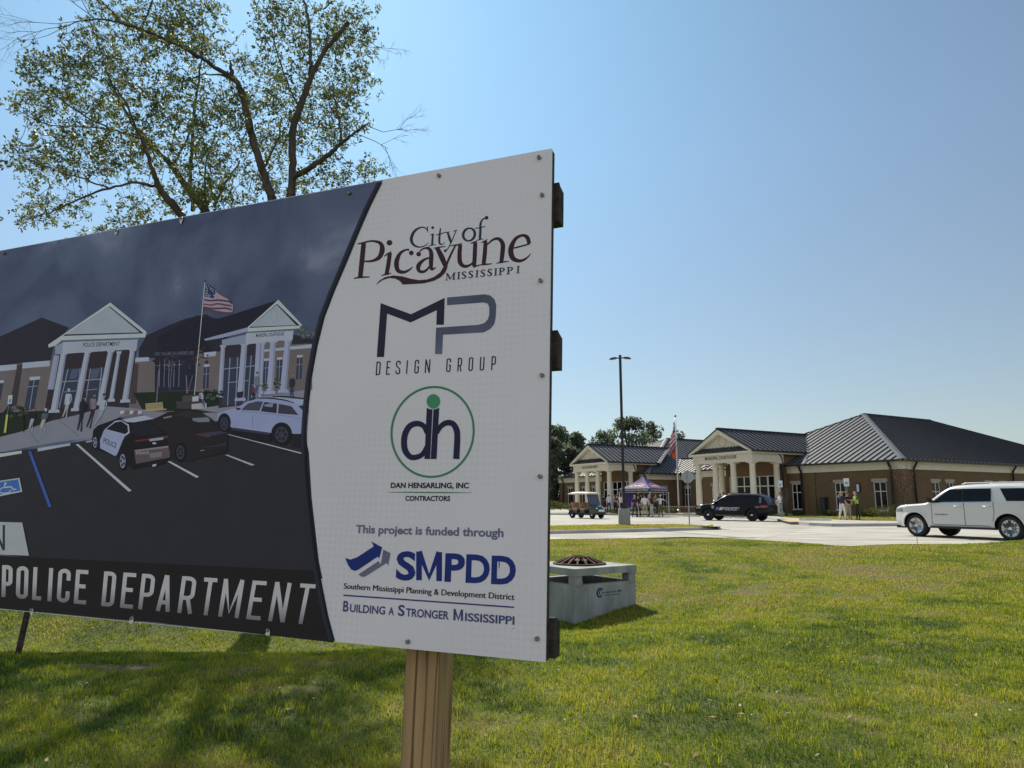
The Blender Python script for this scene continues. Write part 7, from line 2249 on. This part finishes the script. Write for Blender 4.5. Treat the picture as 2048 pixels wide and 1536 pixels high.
# wheel stops
stop_m = mat("painted wheel stop", (.62, .60, .54), .7, var=.1, scale=4)
for i, (px, py, lab) in enumerate(((1383, 1033.6, "white concrete wheel stop in front of the police SUV nose"), (1446, 1036, "white concrete wheel stop seen under the police SUV behind its front wheel"), (1488, 1037.2, "white concrete wheel stop seen under the police SUV before its rear wheel"), (1630, 1041.0, "white concrete wheel stop lying on the pavement left of the blond person"))):
    p = at_z(px, py, 0.0 if i < 3 else .15)
    mb = MB()
    pr = [(-.10, 0), (.10, 0), (.07, .12), (-.07, .12)]
    V = [(x, y, z) for x in (-.9, .9) for y, z in pr]
    mb.add(V, [(0, 1, 2, 3), (7, 6, 5, 4), (0, 4, 5, 1), (1, 5, 6, 2), (2, 6, 7, 3), (3, 7, 4, 0)], stop_m)
    o = tag(mb.build("wheel_stop"), lab, "wheel stop", "concrete wheel stops"); o.location = (p.x, p.y, .004 if i < 3 else .154); o.rotation_euler = (0, 0, BZ if i < 3 else R(-14))
# painted bay lines
pb, pw = mat("blue road paint", (.16, .30, .50), .8, var=.2, scale=6), mat("white road paint", (.66, .66, .62), .8, var=.15, scale=6)
mb = MB()
for x0, y0, x1, y1, m in ((1530, 1045.6, 1552, 1047.2, pb), (1546, 1044.6, 1570, 1046.2, pb), (1560, 1043.6, 1577, 1044.9, pb), (1548, 1041.5, 1566, 1041.2, pw)):
    a, b = at_z(x0, y0, .004), at_z(x1, y1, .004)
    d = (b - a).normalized(); s_ = Vector((-d.y, d.x, 0)) * .07
    mb.add([a - s_, b - s_, b + s_, a + s_], [(0, 1, 2, 3)], m)
tag(mb.build("road_marking"), kind="structure")
# sandy ramp beside the pavement nose
mb = MB(); q = [at_z(x, y, .156) for x, y in ((1551, 1037.2), (1600, 1040.2), (1607, 1043.4), (1578, 1043.6))]
mb.poly([Vector((p.x, p.y, .157)) for p in q], mat("tactile paving", (.50, .36, .17), .9, var=.15, scale=20)); tag(mb.build("ramp"), kind="structure")
# low brick planter wall with a cap by the flag pole
a, b = Vector((at_d(1329, 1010, 71.5).x, 71.5, 0)), Vector((at_d(1392, 1010, 69.0).x, 69.0, 0))
pwall = empty("planter_wall", a, "low brick wall with pale cap behind the flagpole", "wall", rz=math.atan2(b.y - a.y, b.x - a.x))
ln = (b - a).length
mb = MB(); mb.box((0, 0, .1), (ln, .3, .72), brick); mb.build("brickwork", pwall)
mb = MB(); mb.box((-.04, -.04, .721), (ln + .04, .34, .80), stone); mb.build("coping", pwall)
# tall dark cabinet against the courthouse wall
uc_ = u_at(1645, -.3)
cab = empty("utility_cabinet", bw(uc_, -.32, .15), "tall dark utility cabinet against the courthouse brick wall", "cabinet", rz=BZ)
mb = MB(); mb.box((-.24, -.14, 0), (.24, .26, 1.42), mat("dark green cabinet", (.018, .026, .024), .6)); mb.box((-.27, -.17, 1.42), (.27, .29, 1.46), MATS["dark green cabinet"]); mb.build("housing", cab)
mb = MB(); mb.box((-.20, -.152, .08), (.20, -.141, 1.34), mat("cabinet door", (.022, .030, .028), .5)); dd_ = mb.build("door", cab)
mb = MB(); mb.box((.12, -.175, .68), (.15, -.153, .82), galv); mb.build("handle", dd_)

# ------------------------------------------------------------------ concrete inlet with its iron grate
ic = mat("precast concrete", (.27, .285, .27), .85, var=.30, scale=3.0, bump=.4, bscale=50, stretch=(1, 1, .35))
F0 = Vector((1.09, 12.56, 0)); ang = math.atan2(.574, .819)
inl = empty("drain_inlet", F0 + Vector((0, 0, -.55)), "square precast concrete drain inlet in the grass with rusty cone grate on top", "drain inlet", rz=ang)
SZ, zo = 1.46, .55
top0, top1 = .11 + zo - .125, .11 + zo
zs = -.17 + zo                                     # lower lip of the side openings
mb = MB()
def bx(x0, y0, z0, x1, y1, z1): mb.box((x0, y0, z0), (x1, y1, z1), ic)
t = .13
bx(0, 0, -.5, SZ, t, zs); bx(0, SZ - t, -.5, SZ, SZ, zs); bx(0, t + .001, -.5, t, SZ - t - .001, zs); bx(SZ - t, t + .001, -.5, SZ, SZ - t - .001, zs)
for x in (0, SZ - .17):
    for y in (0, SZ - .17): bx(x, y, zs + .001, x + .17, y + .17, top0 - .001)
mb.build("box", inl)
mb = MB(); 
# slab with round opening
nseg = 32; rO = .43; c_ = SZ / 2
V, Fs = [], []
for k in range(nseg):
    a = 2 * math.pi * k / nseg; ca, sa = math.cos(a), math.sin(a)
    m_ = (c_ + .02) / max(abs(ca), abs(sa))
    for zz in (top0, top1): V += [(c_ + rO * ca, c_ + rO * sa, zz), (c_ + m_ * ca, c_ + m_ * sa, zz)]
for k in range(nseg):
    a, b = k * 4, ((k + 1) % nseg) * 4
    Fs += [(a + 2, a + 3, b + 3, b + 2), (a, b, b + 1, a + 1), (a + 1, b + 1, b + 3, a + 3), (a, a + 2, b + 2, b)]
mb.add(V, Fs, ic); mb.build("lid", inl)
mb = MB()
for x, y in ((.10, -.004), (SZ - .09, -.004)): mb.lathe([(.085, -.004), (.08, .0), (.0, .0)], ic, 20, Matrix.Translation((x, y, zs + .03)) @ Matrix.Rotation(math.pi / 2, 4, 'X'))
mb.box((.28, -.003, -.4), (.29, -.0005, zs), mat("formwork line", (.20, .21, .20), .9)); mb.build("cast_marks", inl)
rust = mat("rusty iron", (.085, .036, .02), .85, var=.4, scale=30, bump=.3, bscale=80)
mb = MB()
NB = 16
for k in range(NB):
    a = 2 * math.pi * k / NB
    d = Vector((math.cos(a), math.sin(a), 0)); s_ = Vector((-d.y, d.x, 0))
    mb.beam(Vector((c_, c_, top1 + .01)) + d * .47, Vector((c_, c_, top1 + .125)) + d * .18, .030, .034, rust, up=tuple(s_.cross(d)))
mb.lathe([(.155, .115), (.20, .115), (.20, .145), (.155, .145), (.155, .115)], rust, 24, Matrix.Translation((c_, c_, top1)))
mb.lathe([(.44, .0), (.50, .0), (.50, .03), (.44, .03), (.44, .0)], rust, 32, Matrix.Translation((c_, c_, top1)))
mb.build("grate", inl)
mb = MB()
bl_ = mat("blue stencil", (.018, .05, .13), .8)
def wall_pt(px, py):
    r_ = ray(px, py); n_ = Vector((math.sin(ang), -math.cos(ang), 0)); t_ = (F0.dot(n_) + .0045) / r_.dot(n_)
    p = Vector((0, 0, EYE)) + r_ * t_ - (F0 + Vector((0, 0, -.55)))
    return (p.x * math.cos(ang) + p.y * math.sin(ang), -.0045, p.z)
def zz(x, y): return (1170 + x / 20.48, 1150 + y / 20.48)
for pts in ([(730, 590, 30), (660, 555, 70), (560, 590, 75), (505, 720, 70), (530, 850, 75), (610, 905, 70), (690, 870, 30)], [(715, 620, 14), (650, 610, 30), (600, 680, 40), (596, 760, 40), (640, 830, 36), (695, 845, 14)]):
    for q in stroke_quads([(*zz(x, y), w / 20.48) for x, y, w in pts], 5): mb.add([wall_pt(x, y) for x, y in q], [(0, 1, 2, 3)], bl_)
# the words are worn to broken strokes
g_ = random.Random(5)
for (xa, ya), (xb, yb), hh, n_ in (((705, 760), (1300, 690), 70, 26), ((1320, 690), (1490, 668), 95, 8), ((830, 845), (1430, 790), 40, 30)):
    for k in range(n_):
        u = k / n_
        x, y = xa + (xb - xa) * u, ya + (yb - ya) * u
        if g_.random() < .14: continue
        w_, h2 = (xb - xa) / n_ * (.5 + .25 * g_.random()), hh * (.7 + .3 * g_.random())
        mb.add([wall_pt(*zz(px, py)) for px, py in ((x, y), (x + w_, y - 2), (x + w_ * (.8 + .4 * g_.random()), y - h2), (x + w_ * .1, y - h2 * (.8 + .2 * g_.random())))], [(0, 1, 2, 3)], bl_)
mb.build("stencil", inl, fix=False)
# ------------------------------------------------------------------ trees and shrubs
bark = mat("grey brown bark", (.085, .068, .055), .95, var=.45, scale=7, stretch=(1, 1, .25), bump=.8, bscale=14)
leaf_big = attr_mat("oak leaves", [(0, (.05, .07, .022)), (.4, (.12, .15, .04)), (.75, (.22, .22, .055)), (.92, (.30, .24, .06)), (1, (.26, .14, .05))], rough=.5, trans=.5, noise_amt=0, spec=.35)
leaf_far = attr_mat("far leaves", [(0, (.09, .115, .078)), (.5, (.155, .19, .12)), (1, (.24, .27, .16))], rough=.6, trans=.6, noise_amt=0, spec=.25)  # distance haze put into the leaf colour, paler than near foliage
leaf_bush = attr_mat("shrub leaves", [(0, (.03, .05, .018)), (.5, (.09, .11, .025)), (1, (.20, .17, .04))], rough=.6, trans=.3, noise_amt=0)
leaf_red = attr_mat("reddish leaves", [(0, (.06, .035, .022)), (.5, (.15, .075, .045)), (1, (.26, .16, .10))], rough=.7, trans=.3, noise_amt=0)
def leaf_cards(name, P, size, tone, m, parent, slim=.42, off=None):
    """one small bent leaf at every point"""
    n = len(P)
    d = rng.normal(0, 1, (n, 3)); d[:, 2] -= .25; d /= np.linalg.norm(d, axis=1)[:, None]
    s = np.cross(d, rng.normal(0, 1, (n, 3))); s /= np.linalg.norm(s, axis=1)[:, None] + 1e-9
    nn = np.cross(d, s)
    L_ = (size * (.65 + .7 * rng.random(n)))[:, None]
    V = np.empty((n, 4, 3))
    V[:, 0] = P - d * L_ * .5
    V[:, 1] = P + s * L_ * slim * .5 + nn * L_ * .08
    V[:, 2] = P + d * L_ * .5
    V[:, 3] = P - s * L_ * slim * .5 + nn * L_ * .08
    if off is not None: V = V - np.array(off)
    o = np_mesh(name, V.reshape(-1, 3), np.arange(n * 4).reshape(n, 4), m, np.repeat(tone, 4))
    if parent: o.parent = parent
    return o

# ---- the big tree beyond the board
TD = 16.5
tbase = at_d(560, 1000, TD); tbase.z = gz(tbase.x, tbase.y) - .05
tree = empty("oak_tree", tbase, "large broken topped oak with sparse backlit leaves rising behind the project board", "tree")
def tp(x, y, off=0.0):
    return at_d(x / 2.56, y / 2.56, TD + off)
LIMBS = [
    [(1390, 1012, 19, 0), (1345, 870, 17, .1), (1300, 730, 17, .2), (1265, 590, 16, .3), (1238, 470, 15, .4), (1190, 400, 13, .5), (1100, 345, 9, .3), (1010, 285, 8.5, .1), (920, 235, 8, -.2), (830, 195, 7, -.4), (720, 150, 6.5, -.6), (620, 118, 5, -.8), (530, 100, 4, -1), (430, 104, 2.6, -1.2), (340, 135, 1.6, -1.3)],
    [(1190, 400, 12, .5), (1184, 350, 8, .5), (1178, 312, 3, .5)],
    [(1490, 1000, 19, -.2), (1500, 860, 17, -.3), (1496, 700, 15.5, -.5), (1520, 590, 15, -.6), (1560, 480, 13.5, -.7), (1600, 380, 12, -.8), (1650, 280, 10.5, -.9), (1720, 190, 10, -1), (1780, 112, 9, -1.1)],
    [(1588, 390, 9, -.8), (1592, 280, 7, -.7), (1584, 130, 6, -.6), (1560, 10, 5, -.5), (1530, -120, 4, -.3), (1500, -300, 2.5, 0)],
    [(1505, 905, 14, -.3), (1600, 850, 12, -.6), (1690, 790, 10, -.9), (1750, 730, 8, -1.1), (1820, 680, 5, -1.3), (1880, 630, 2.5, -1.5)],
    [(1745, 735, 6, -1.1), (1738, 640, 5, -1.2), (1715, 520, 4, -1.2), (1700, 420, 2.5, -1.2)],
    [(1040, 1062, 18, .5), (990, 1000, 17, .6), (930, 920, 15, .8), (880, 850, 13, 1), (810, 780, 11, 1.2), (730, 705, 9, 1.4), (660, 600, 6.5, 1.6), (600, 480, 5, 1.7), (550, 375, 4, 1.8), (515, 260, 3, 1.8), (470, 130, 2, 1.8)],
    [(930, 1100, 17, -.4), (860, 1020, 15.5, -.6), (812, 955, 13, -.8), (780, 870, 9, -1), (745, 770, 7, -1.2), (700, 660, 5, -1.5), (640, 520, 4, -1.8), (560, 410, 3, -2)],
    [(812, 960, 8, -.8), (700, 935, 5.5, -1.1), (560, 965, 5, -1.4), (400, 1022, 3.8, -1.8), (250, 1090, 2.6, -2.1), (110, 1130, 1.5, -2.3)],
    [(560, 965, 4, -1.4), (440, 920, 3.5, -1.2), (300, 878, 2.5, -1), (150, 820, 1.8, -.8), (50, 780, 1.2, -.7)],
    [(740, 715, 6, 1.4), (600, 672, 4.5, 1.2), (430, 590, 4, 1), (300, 500, 3, .7), (180, 400, 2, .5), (100, 310, 1.2, .3)],
    [(600, 672, 4, 1.2), (420, 645, 3, .9), (240, 640, 2.2, .6), (90, 560, 1.4, .4)],
    [(990, 1075, 9, .9), (975, 900, 8, 1.3), (985, 760, 8, 1.6), (990, 620, 7, 1.8), (1010, 470, 6, 2), (1028, 330, 4, 2.1), (1040, 180, 3, 2.1), (1030, 20, 2, 2.1)],
    [(880, 850, 6, 1), (930, 770, 5, 1.6), (985, 660, 4, 1.8)],
    [(1100, 1050, 6, 1.4), (1160, 930, 5, 1.8), (1230, 820, 3.5, 2)],
    [(1180, 395, 6, .5), (1050, 380, 3, 1), (930, 420, 2, 1.5)],
    [(720, 150, 4, -.6), (760, 60, 3.5, -.4), (800, -60, 3, -.2), (830, -220, 2, 0)],
    [(620, 118, 4, -.8), (560, 40, 3, -1), (470, -40, 2, -1.2)],
    [(1540, 560, 5, -.6), (1470, 420, 4, -.2), (1430, 300, 3, 0), (1390, 150, 2.2, .2)],
    [(1345, 870, 5, .1), (1420, 720, 3.5, .6), (1440, 600, 2.5, .8)],
    [(1060, 1060, 7, 1.0), (1050, 870, 4, 1.4), (1090, 730, 3, 1.8)],
]
TRK = [[(1435, 2960, 50, 0), (1432, 2700, 42, 0), (1434, 2480, 40, 0), (1434, 2330, 38, 0)],
       [(1434, 2380, 28, 0), (1425, 1800, 24, 0), (1405, 1300, 21, 0), (1390, 1010, 19, 0)], [(1438, 2380, 28, 0), (1470, 1700, 23, -.1), (1492, 1250, 20, -.2), (1490, 998, 19, -.2)],
       [(1428, 2400, 28, 0), (1310, 1850, 24, .2), (1140, 1300, 20, .4), (1038, 1060, 18, .5)], [(1330, 1950, 22, .2), (1180, 1500, 20, -.1), (1020, 1230, 18, -.3), (928, 1098, 17, -.4)]]
mb = MB()
nodes = []
g = random.Random(3)
pxm = F / TD * 2.56
for limb in TRK + LIMBS:
    c = catmull(limb, 5)
    pts = [tp(q[0] + g.uniform(-4, 4), q[1] + g.uniform(-4, 4), q[3]) for q in c]
    rr = [max(.006, q[2] / pxm * 1.22 * (1 + .10 * g.uniform(-1, 1))) for q in c]
    if limb in TRK: rr = [r for r in rr]
    mb.tube([p - tbase for p in pts], rr, bark, 9 if rr[0] > .05 else 6)
    if limb not in TRK:
        for p, r in zip(pts, rr): nodes.append((p, r))
BLOBS = [(100, 800, 105, 85), (190, 860, 140, 95), (330, 620, 200, 150), (150, 520, 130, 75), (180, 330, 90, 60), (260, 400, 160, 120), (440, 250, 130, 140), (520, 430, 190, 190), (430, 790, 190, 140), (330, 1050, 190, 90), (150, 1130, 85, 45), (640, 800, 170, 140), (700, 560, 210, 190), (640, 240, 200, 120), (810, 110, 190, 130), (960, 110, 170, 120), (560, 50, 120, 70), (1040, 50, 90, 70), (900, 310, 190, 130), (1070, 250, 120, 80), (930, 520, 170, 150), (900, 750, 190, 160), (790, 1010, 160, 75), (680, 1110, 120, 45), (1040, 900, 150, 140), (1130, 660, 160, 160), (1190, 500, 100, 120), (1230, 310, 60, 50), (1210, 940, 180, 110),
         (1400, 120, 130, 110), (1380, 30, 80, 50), (1470, 270, 150, 160), (1330, 450, 120, 140), (1400, 620, 160, 150), (1360, 800, 130, 140), (1600, 60, 160, 85), (1640, 210, 150, 120), (1760, 340, 140, 180), (1720, 560, 150, 130), (1860, 140, 95, 100), (1830, 440, 95, 95), (1800, 670, 110, 90), (1600, 520, 120, 150), (1600, 730, 120, 120), (1690, 900, 180, 75), (1880, 880, 80, 55), (1480, 970, 160, 60), (1080, 1010, 140, 70), (1780, 70, 80, 60),
         (800, -150, 330, 130), (1500, -150, 320, 130), (1150, -330, 420, 150), (480, -110, 180, 90), (1700, -260, 200, 120),
         (700, 1260, 300, 110), (1150, 1220, 260, 110), (1600, 1180, 260, 130), (950, 1450, 320, 130), (1500, 1430, 320, 140), (1900, 1250, 200, 110), (500, 1330, 200, 90)]
CP_ = []
for (cx, cy, rx, ry) in BLOBS:
    n = int(rx * ry / (95 if cy > 1140 else 270 if cy > -60 else 900)) + 4  # hidden lower crown made denser to soften the stems' shadows
    dz = g.uniform(-0.7, 2.6)
    for _ in range(n):
        a, q = g.random() * 6.283, math.sqrt(g.random())
        x, y = cx + rx * q * math.cos(a), cy + ry * q * math.sin(a)
        CP_.append(tp(x, y, dz + g.gauss(0, .9)))
NP = np.array([tuple(p) for p, r in nodes])
CA = np.array([tuple(p) for p in CP_])
d0 = np.sqrt(((CA[:, None] - NP[None]) ** 2).sum(-1)).min(1)
pool = list(NP)
PA = np.empty((len(NP) + len(CA) * 3, 3)); PA[:len(NP)] = NP; cnt = len(NP)
for i in np.argsort(d0):
    c = CA[i]
    k = int(np.argmin(((PA[:cnt] - c) ** 2).sum(1)))
    p = PA[k]
    L_ = np.linalg.norm(c - p)
    if L_ > 2.2: continue
    m1 = p + (c - p) * .4 + rng.normal(0, .06, 3) * L_ - np.array([0, 0, .04 * L_]); m2 = p + (c - p) * .75 + rng.normal(0, .05, 3) * L_
    r0 = .006 + .006 * L_
    mb.tube([Vector(q) - tbase for q in (p, m1, m2, c)], [r0, r0 * .75, r0 * .55, .003], bark, 4, False)
    PA[cnt] = m1; PA[cnt + 1] = m2; PA[cnt + 2] = c; cnt += 3
# bare twigs
def twig(p, d, L_, r, depth):
    q = p + d * L_ * .5 + Vector((g.gauss(0, .05), g.gauss(0, .05), g.gauss(0, .05))) * L_
    e = p + d * L_
    mb.tube([p - tbase, q - tbase, e - tbase], [r, r * .8, r * .5], bark, 4, False)
    if depth:
        for _ in range(3):
            v = Vector((d.x + g.gauss(0, .5), d.y + g.gauss(0, .4), d.z + g.gauss(0, .5))).normalized()
            twig(q.lerp(e, g.random()), v, L_ * .62, r * .6, depth - 1)
for x, y, dx, dy, L_ in ((430, 105, -1, -.1, 1.3), (360, 130, -1, -.35, 1.1), (480, 90, -.7, .6, 1.0), (330, 140, -.9, -.5, .8), (1870, 640, .9, -.1, .9), (1840, 690, .9, -.5, .8), (1800, 240, 1, .1, .7), (1210, 380, .3, 1, .5)):
    twig(tp(x, y, -1.2), Vector((dx, g.gauss(0, .2), dy)).normalized(), L_, .010, 3)
mb.build("trunk", tree, fix=False)
# leaves sit in whorls at the twig ends
LV, LT = [], []
for c in CA:
    for _ in range(int(rng.integers(1, 4))):
        q = c + rng.normal(0, 1, 3) * np.array([.15, .15, .11])
        n = int(rng.integers(4, 9))
        d = rng.normal(0, 1, (n, 3)) + np.array([0, 0, .15]); d /= np.linalg.norm(d, axis=1)[:, None]
        s_ = np.cross(d, rng.normal(0, 1, (n, 3))); s_ /= np.linalg.norm(s_, axis=1)[:, None] + 1e-9
        nn = np.cross(d, s_)
        L_ = (.085 + .06 * rng.random(n))[:, None]
        V = np.empty((n, 4, 3))
        V[:, 0] = q + d * .008
        V[:, 1] = q + d * L_ * .6 + s_ * L_ * .19 + nn * L_ * .06
        V[:, 2] = q + d * L_
        V[:, 3] = q + d * L_ * .6 - s_ * L_ * .19 + nn * L_ * .06
        LV.append(V - np.array(tuple(tbase)))
        LT.append(np.clip(.42 + rng.normal(0, .16) + rng.normal(0, .10, n), 0, 1))
LV, LT = np.concatenate(LV), np.concatenate(LT)
o = np_mesh("crown", LV.reshape(-1, 3), np.arange(len(LV) * 4).reshape(-1, 4), leaf_big, np.repeat(LT, 4))
o.parent = tree

def far_tree(px, ytop, hw_px, d, label, seed, dens=1.0, low=.25):
    g = random.Random(seed)
    b = at_d(px, 1003, d); b.z = -.06
    H = at_d(px, ytop, d).z + .1
    Wd = hw_px / F * d
    root = empty("tree", b, label, "tree", group="trees beyond the buildings")
    mb = MB()
    mb.tube([(0, 0, 0), (.1, 0, H * .3), (-.1, .1, H * .6), (.05, 0, H * .85)], [.35, .28, .18, .06], bark, 9)
    cl = []
    for k in range(int(24 + 14 * dens)):
        a, q = g.random() * 6.283, math.sqrt(g.random())
        z = H * (low + (1 - low) * g.random() ** .8)
        lim = Wd * (1 - .75 * max(0, (z / H - .55) / .45) ** 1.6) * (.6 + .4 * min(1, (z / H - low) / .2 + .3))
        r = (.11 + .10 * g.random()) * Wd + .45
        c = Vector((lim * q * math.cos(a), lim * q * math.sin(a), min(z, H - r * .75)))
        cl.append((c, r))
        if k % 2 == 0: mb.tube([(0, 0, c.z * .55), c * .6 + Vector((0, 0, c.z * .25)), c], [.10, .07, .03], bark, 5)
    mb.build("trunk", root)
    P, T = [], []
    for c, r in cl:
        n = int(230 * dens * (r / 1.6) ** 2)
        v = rng.normal(0, 1, (n, 3)); v /= np.linalg.norm(v, axis=1)[:, None]
        rr = r * (.45 + .62 * rng.random(n) ** .5)
        bump_ = 1 + .25 * np.sin(v[:, 0] * 7 + c.x) * np.sin(v[:, 1] * 6 + c.y) * np.sin(v[:, 2] * 8)
        P.append(np.array(c) + v * (rr * bump_)[:, None] * np.array([1, 1, .78]))
        T.append(np.clip(.30 + .22 * rng.normal(0, 1, n) + .25 * v[:, 2] * 0 + .25 * (g.random() - .5), 0, 1))
    P, T = np.concatenate(P), np.concatenate(T)
    leaf_cards("crown", P, .50, T, leaf_far, root, .6)
for i, a in enumerate(((1112, 852, 50, 104, "dark dense tree showing just right of the project board, behind the police department", 1.2, .04),
          (1156, 866, 22, 99, "narrow dark tree left of the police portico gable", 1.0, .05),
          (1262, 835, 62, 118, "broad tree rising behind the police portico roof and the lamp post", .8, .2),
          (1205, 862, 34, 114, "lower tree at the left end of the gap behind the police gable ridge", .8, .2),
          (1312, 843, 28, 122, "thin crowned tree between the lamp post and the flagpole", .55, .3),
          (1363, 860, 20, 128, "small sparse treetop just right of the flagpole", .45, .4),
          (1138, 893, 40, 96, "low dark tree filling the gap over the police left wing", 1.1, .0),
          (1104, 876, 40, 94, "low dark bushy tree at the board's edge left of the police wall", 1.2, .0),
          (1040, 846, 60, 108, "broad dark tree standing hidden behind the board's right edge", 1.0, .05))):
    far_tree(a[0], a[1], a[2], a[3], a[4], 20 + i, a[5], a[6])

def shrub(px, d, z, w, h, label, m=leaf_bush, t0=.5, n=900, name="shrub", cat="shrub", size=.085, group="shrubs along the buildings"):
    b = at_d(px, 1003, d); b.z = z
    root = empty(name, b, label, cat, group=group)
    mb = MB()
    for k in range(6):
        a = k * 1.05
        mb.tube([(0, 0, -.03), (.2 * w * math.cos(a), .2 * w * math.sin(a), h * .5), (.36 * w * math.cos(a + .3), .36 * w * math.sin(a + .3), h * .85)], [.014, .010, .005], bark, 5)
    mb.build("stem", root)
    v = rng.normal(0, 1, (n, 3)); v /= np.linalg.norm(v, axis=1)[:, None]
    r = (.55 + .5 * rng.random(n)) * (1 + .22 * np.sin(v[:, 0] * 9 + px) * np.cos(v[:, 1] * 8))
    P = v * r[:, None] * np.array([w / 2, w / 2, h / 2]) + np.array([0, 0, h * .5])
    P = P[P[:, 2] > .02]
    leaf_cards("foliage", P, size, np.clip(t0 + .2 * rng.normal(0, 1, len(P)), 0, 1), m, root, .5)
for px, d, z, w, h, lab, t0 in [(a, b, c, d_, e, f, .55) for a, b, c, d_, e, f in ((1107, 74, .40, 1.5, 1.0, "pale green shrub at the board's edge under the police wall"), (1121, 73.5, .42, 1.3, .8, "low round shrub left of the police downspout"), (1137, 72.5, .42, 1.3, .7, "low shrub just behind the rear of the golf cart"), (1206, 69, .2, 1.3, .35, "low green clump at the feet of the porch group"), (1226, 68, .2, 1.2, .35, "low green clump right of the porch group's feet"), (1312, 66, .18, 1.3, .55, "green shrub behind the person in the white cap"), (1336, 66.5, .18, 1.0, .45, "small yellowish plant at the right leg of the canopy"), (1348, 67, .18, .8, .4, "small yellowish plant at the foot of the flagpole"))] + [(1594, 56.5, .15, 1.0, .5, "dark low shrub under the window right of the portico", .1), (1661, 54, .15, .9, .5, "dark low shrub right of the utility cabinet", .15), (1741, 51, .15, .95, .65, "small yellow green shrub left of the white SUV bonnet", .6), (1768, 50, .15, 1.9, .85, "wide yellow green shrub under the last front window", .7), (1795, 49.2, .15, 1.1, 1.0, "dark upright shrub by the corner downspout at the white SUV nose", .2), (1727, 51.5, .15, .8, .55, "dark shrub behind the person in the safety vest", .15)]:
    shrub(px, d, z, w, h, lab, t0=t0)
def thin_tree(px, d, z, h, w, label, m, n, seed, t0, size=.075):
    g = random.Random(seed)
    b = at_d(px, 1003, d); b.z = z
    root = empty("young_tree", b, label, "tree")
    mb = MB(); ends = []
    for k in range(5):
        a = k * 1.26 + g.random()
        p0, p1 = Vector((.05 * math.cos(a), .05 * math.sin(a), 0)), Vector((.22 * w * math.cos(a), .22 * w * math.sin(a), h * .5))
        p2 = Vector((.42 * w * math.cos(a + .4), .42 * w * math.sin(a + .4), h * (.82 + .15 * g.random())))
        mb.tube([p0, p1, p2], [.022, .016, .006], bark, 6)
        for q in range(7):
            s_ = p1.lerp(p2, g.random()); e = s_ + Vector((g.gauss(0, .22) * w, g.gauss(0, .22) * w, abs(g.gauss(0, .15)) * h))
            mb.tube([s_, e], [.007, .003], bark, 4); ends.append((s_, e))
    mb.build("trunk", root)
    if n:
        P = np.array([tuple(s_.lerp(e, g.random() ** .6) + Vector((g.gauss(0, .07), g.gauss(0, .07), g.gauss(0, .07)))) for s_, e in (g.choice(ends) for _ in range(n))])
        leaf_cards("crown", P, size, np.clip(t0 + .25 * rng.normal(0, 1, n), 0, 1), m, root, .5)
thin_tree(1812, 50.6, .15, 3.6, 1.5, "thin crape myrtle with sparse reddish brown leaves at the courthouse corner", leaf_red, 900, 5, .5, .085)
thin_tree(1571, 54, .15, 2.1, .7, "nearly bare sapling beside the courthouse portico", leaf_red, 60, 6, .4, .06)

# woodland far off to the left, one mass
P, T = [], []
for k in range(240):
    x = -170 + 165 * rng.random(); y = 112 + 26 * rng.random()
    h = 8 + 6 * rng.random(); r = 2.4 + 1.8 * rng.random()
    for q in range(5):
        c = np.array([x + rng.normal(0, r * .5), y + rng.normal(0, r * .4), h * (.12 + .8 * rng.random())])
        v = rng.normal(0, 1, (60, 3)); v /= np.linalg.norm(v, axis=1)[:, None]
        P.append(c + v * (r * (.5 + .5 * rng.random((60, 1)))))
        T.append(np.clip(.35 + .25 * rng.normal(0, 1, 60), 0, 1))
P, T = np.concatenate(P), np.concatenate(T)
P[:, 2] = np.maximum(P[:, 2], .1)
tag(leaf_cards("woodland", P, 1.1, T, leaf_far, None, .6), kind="stuff")
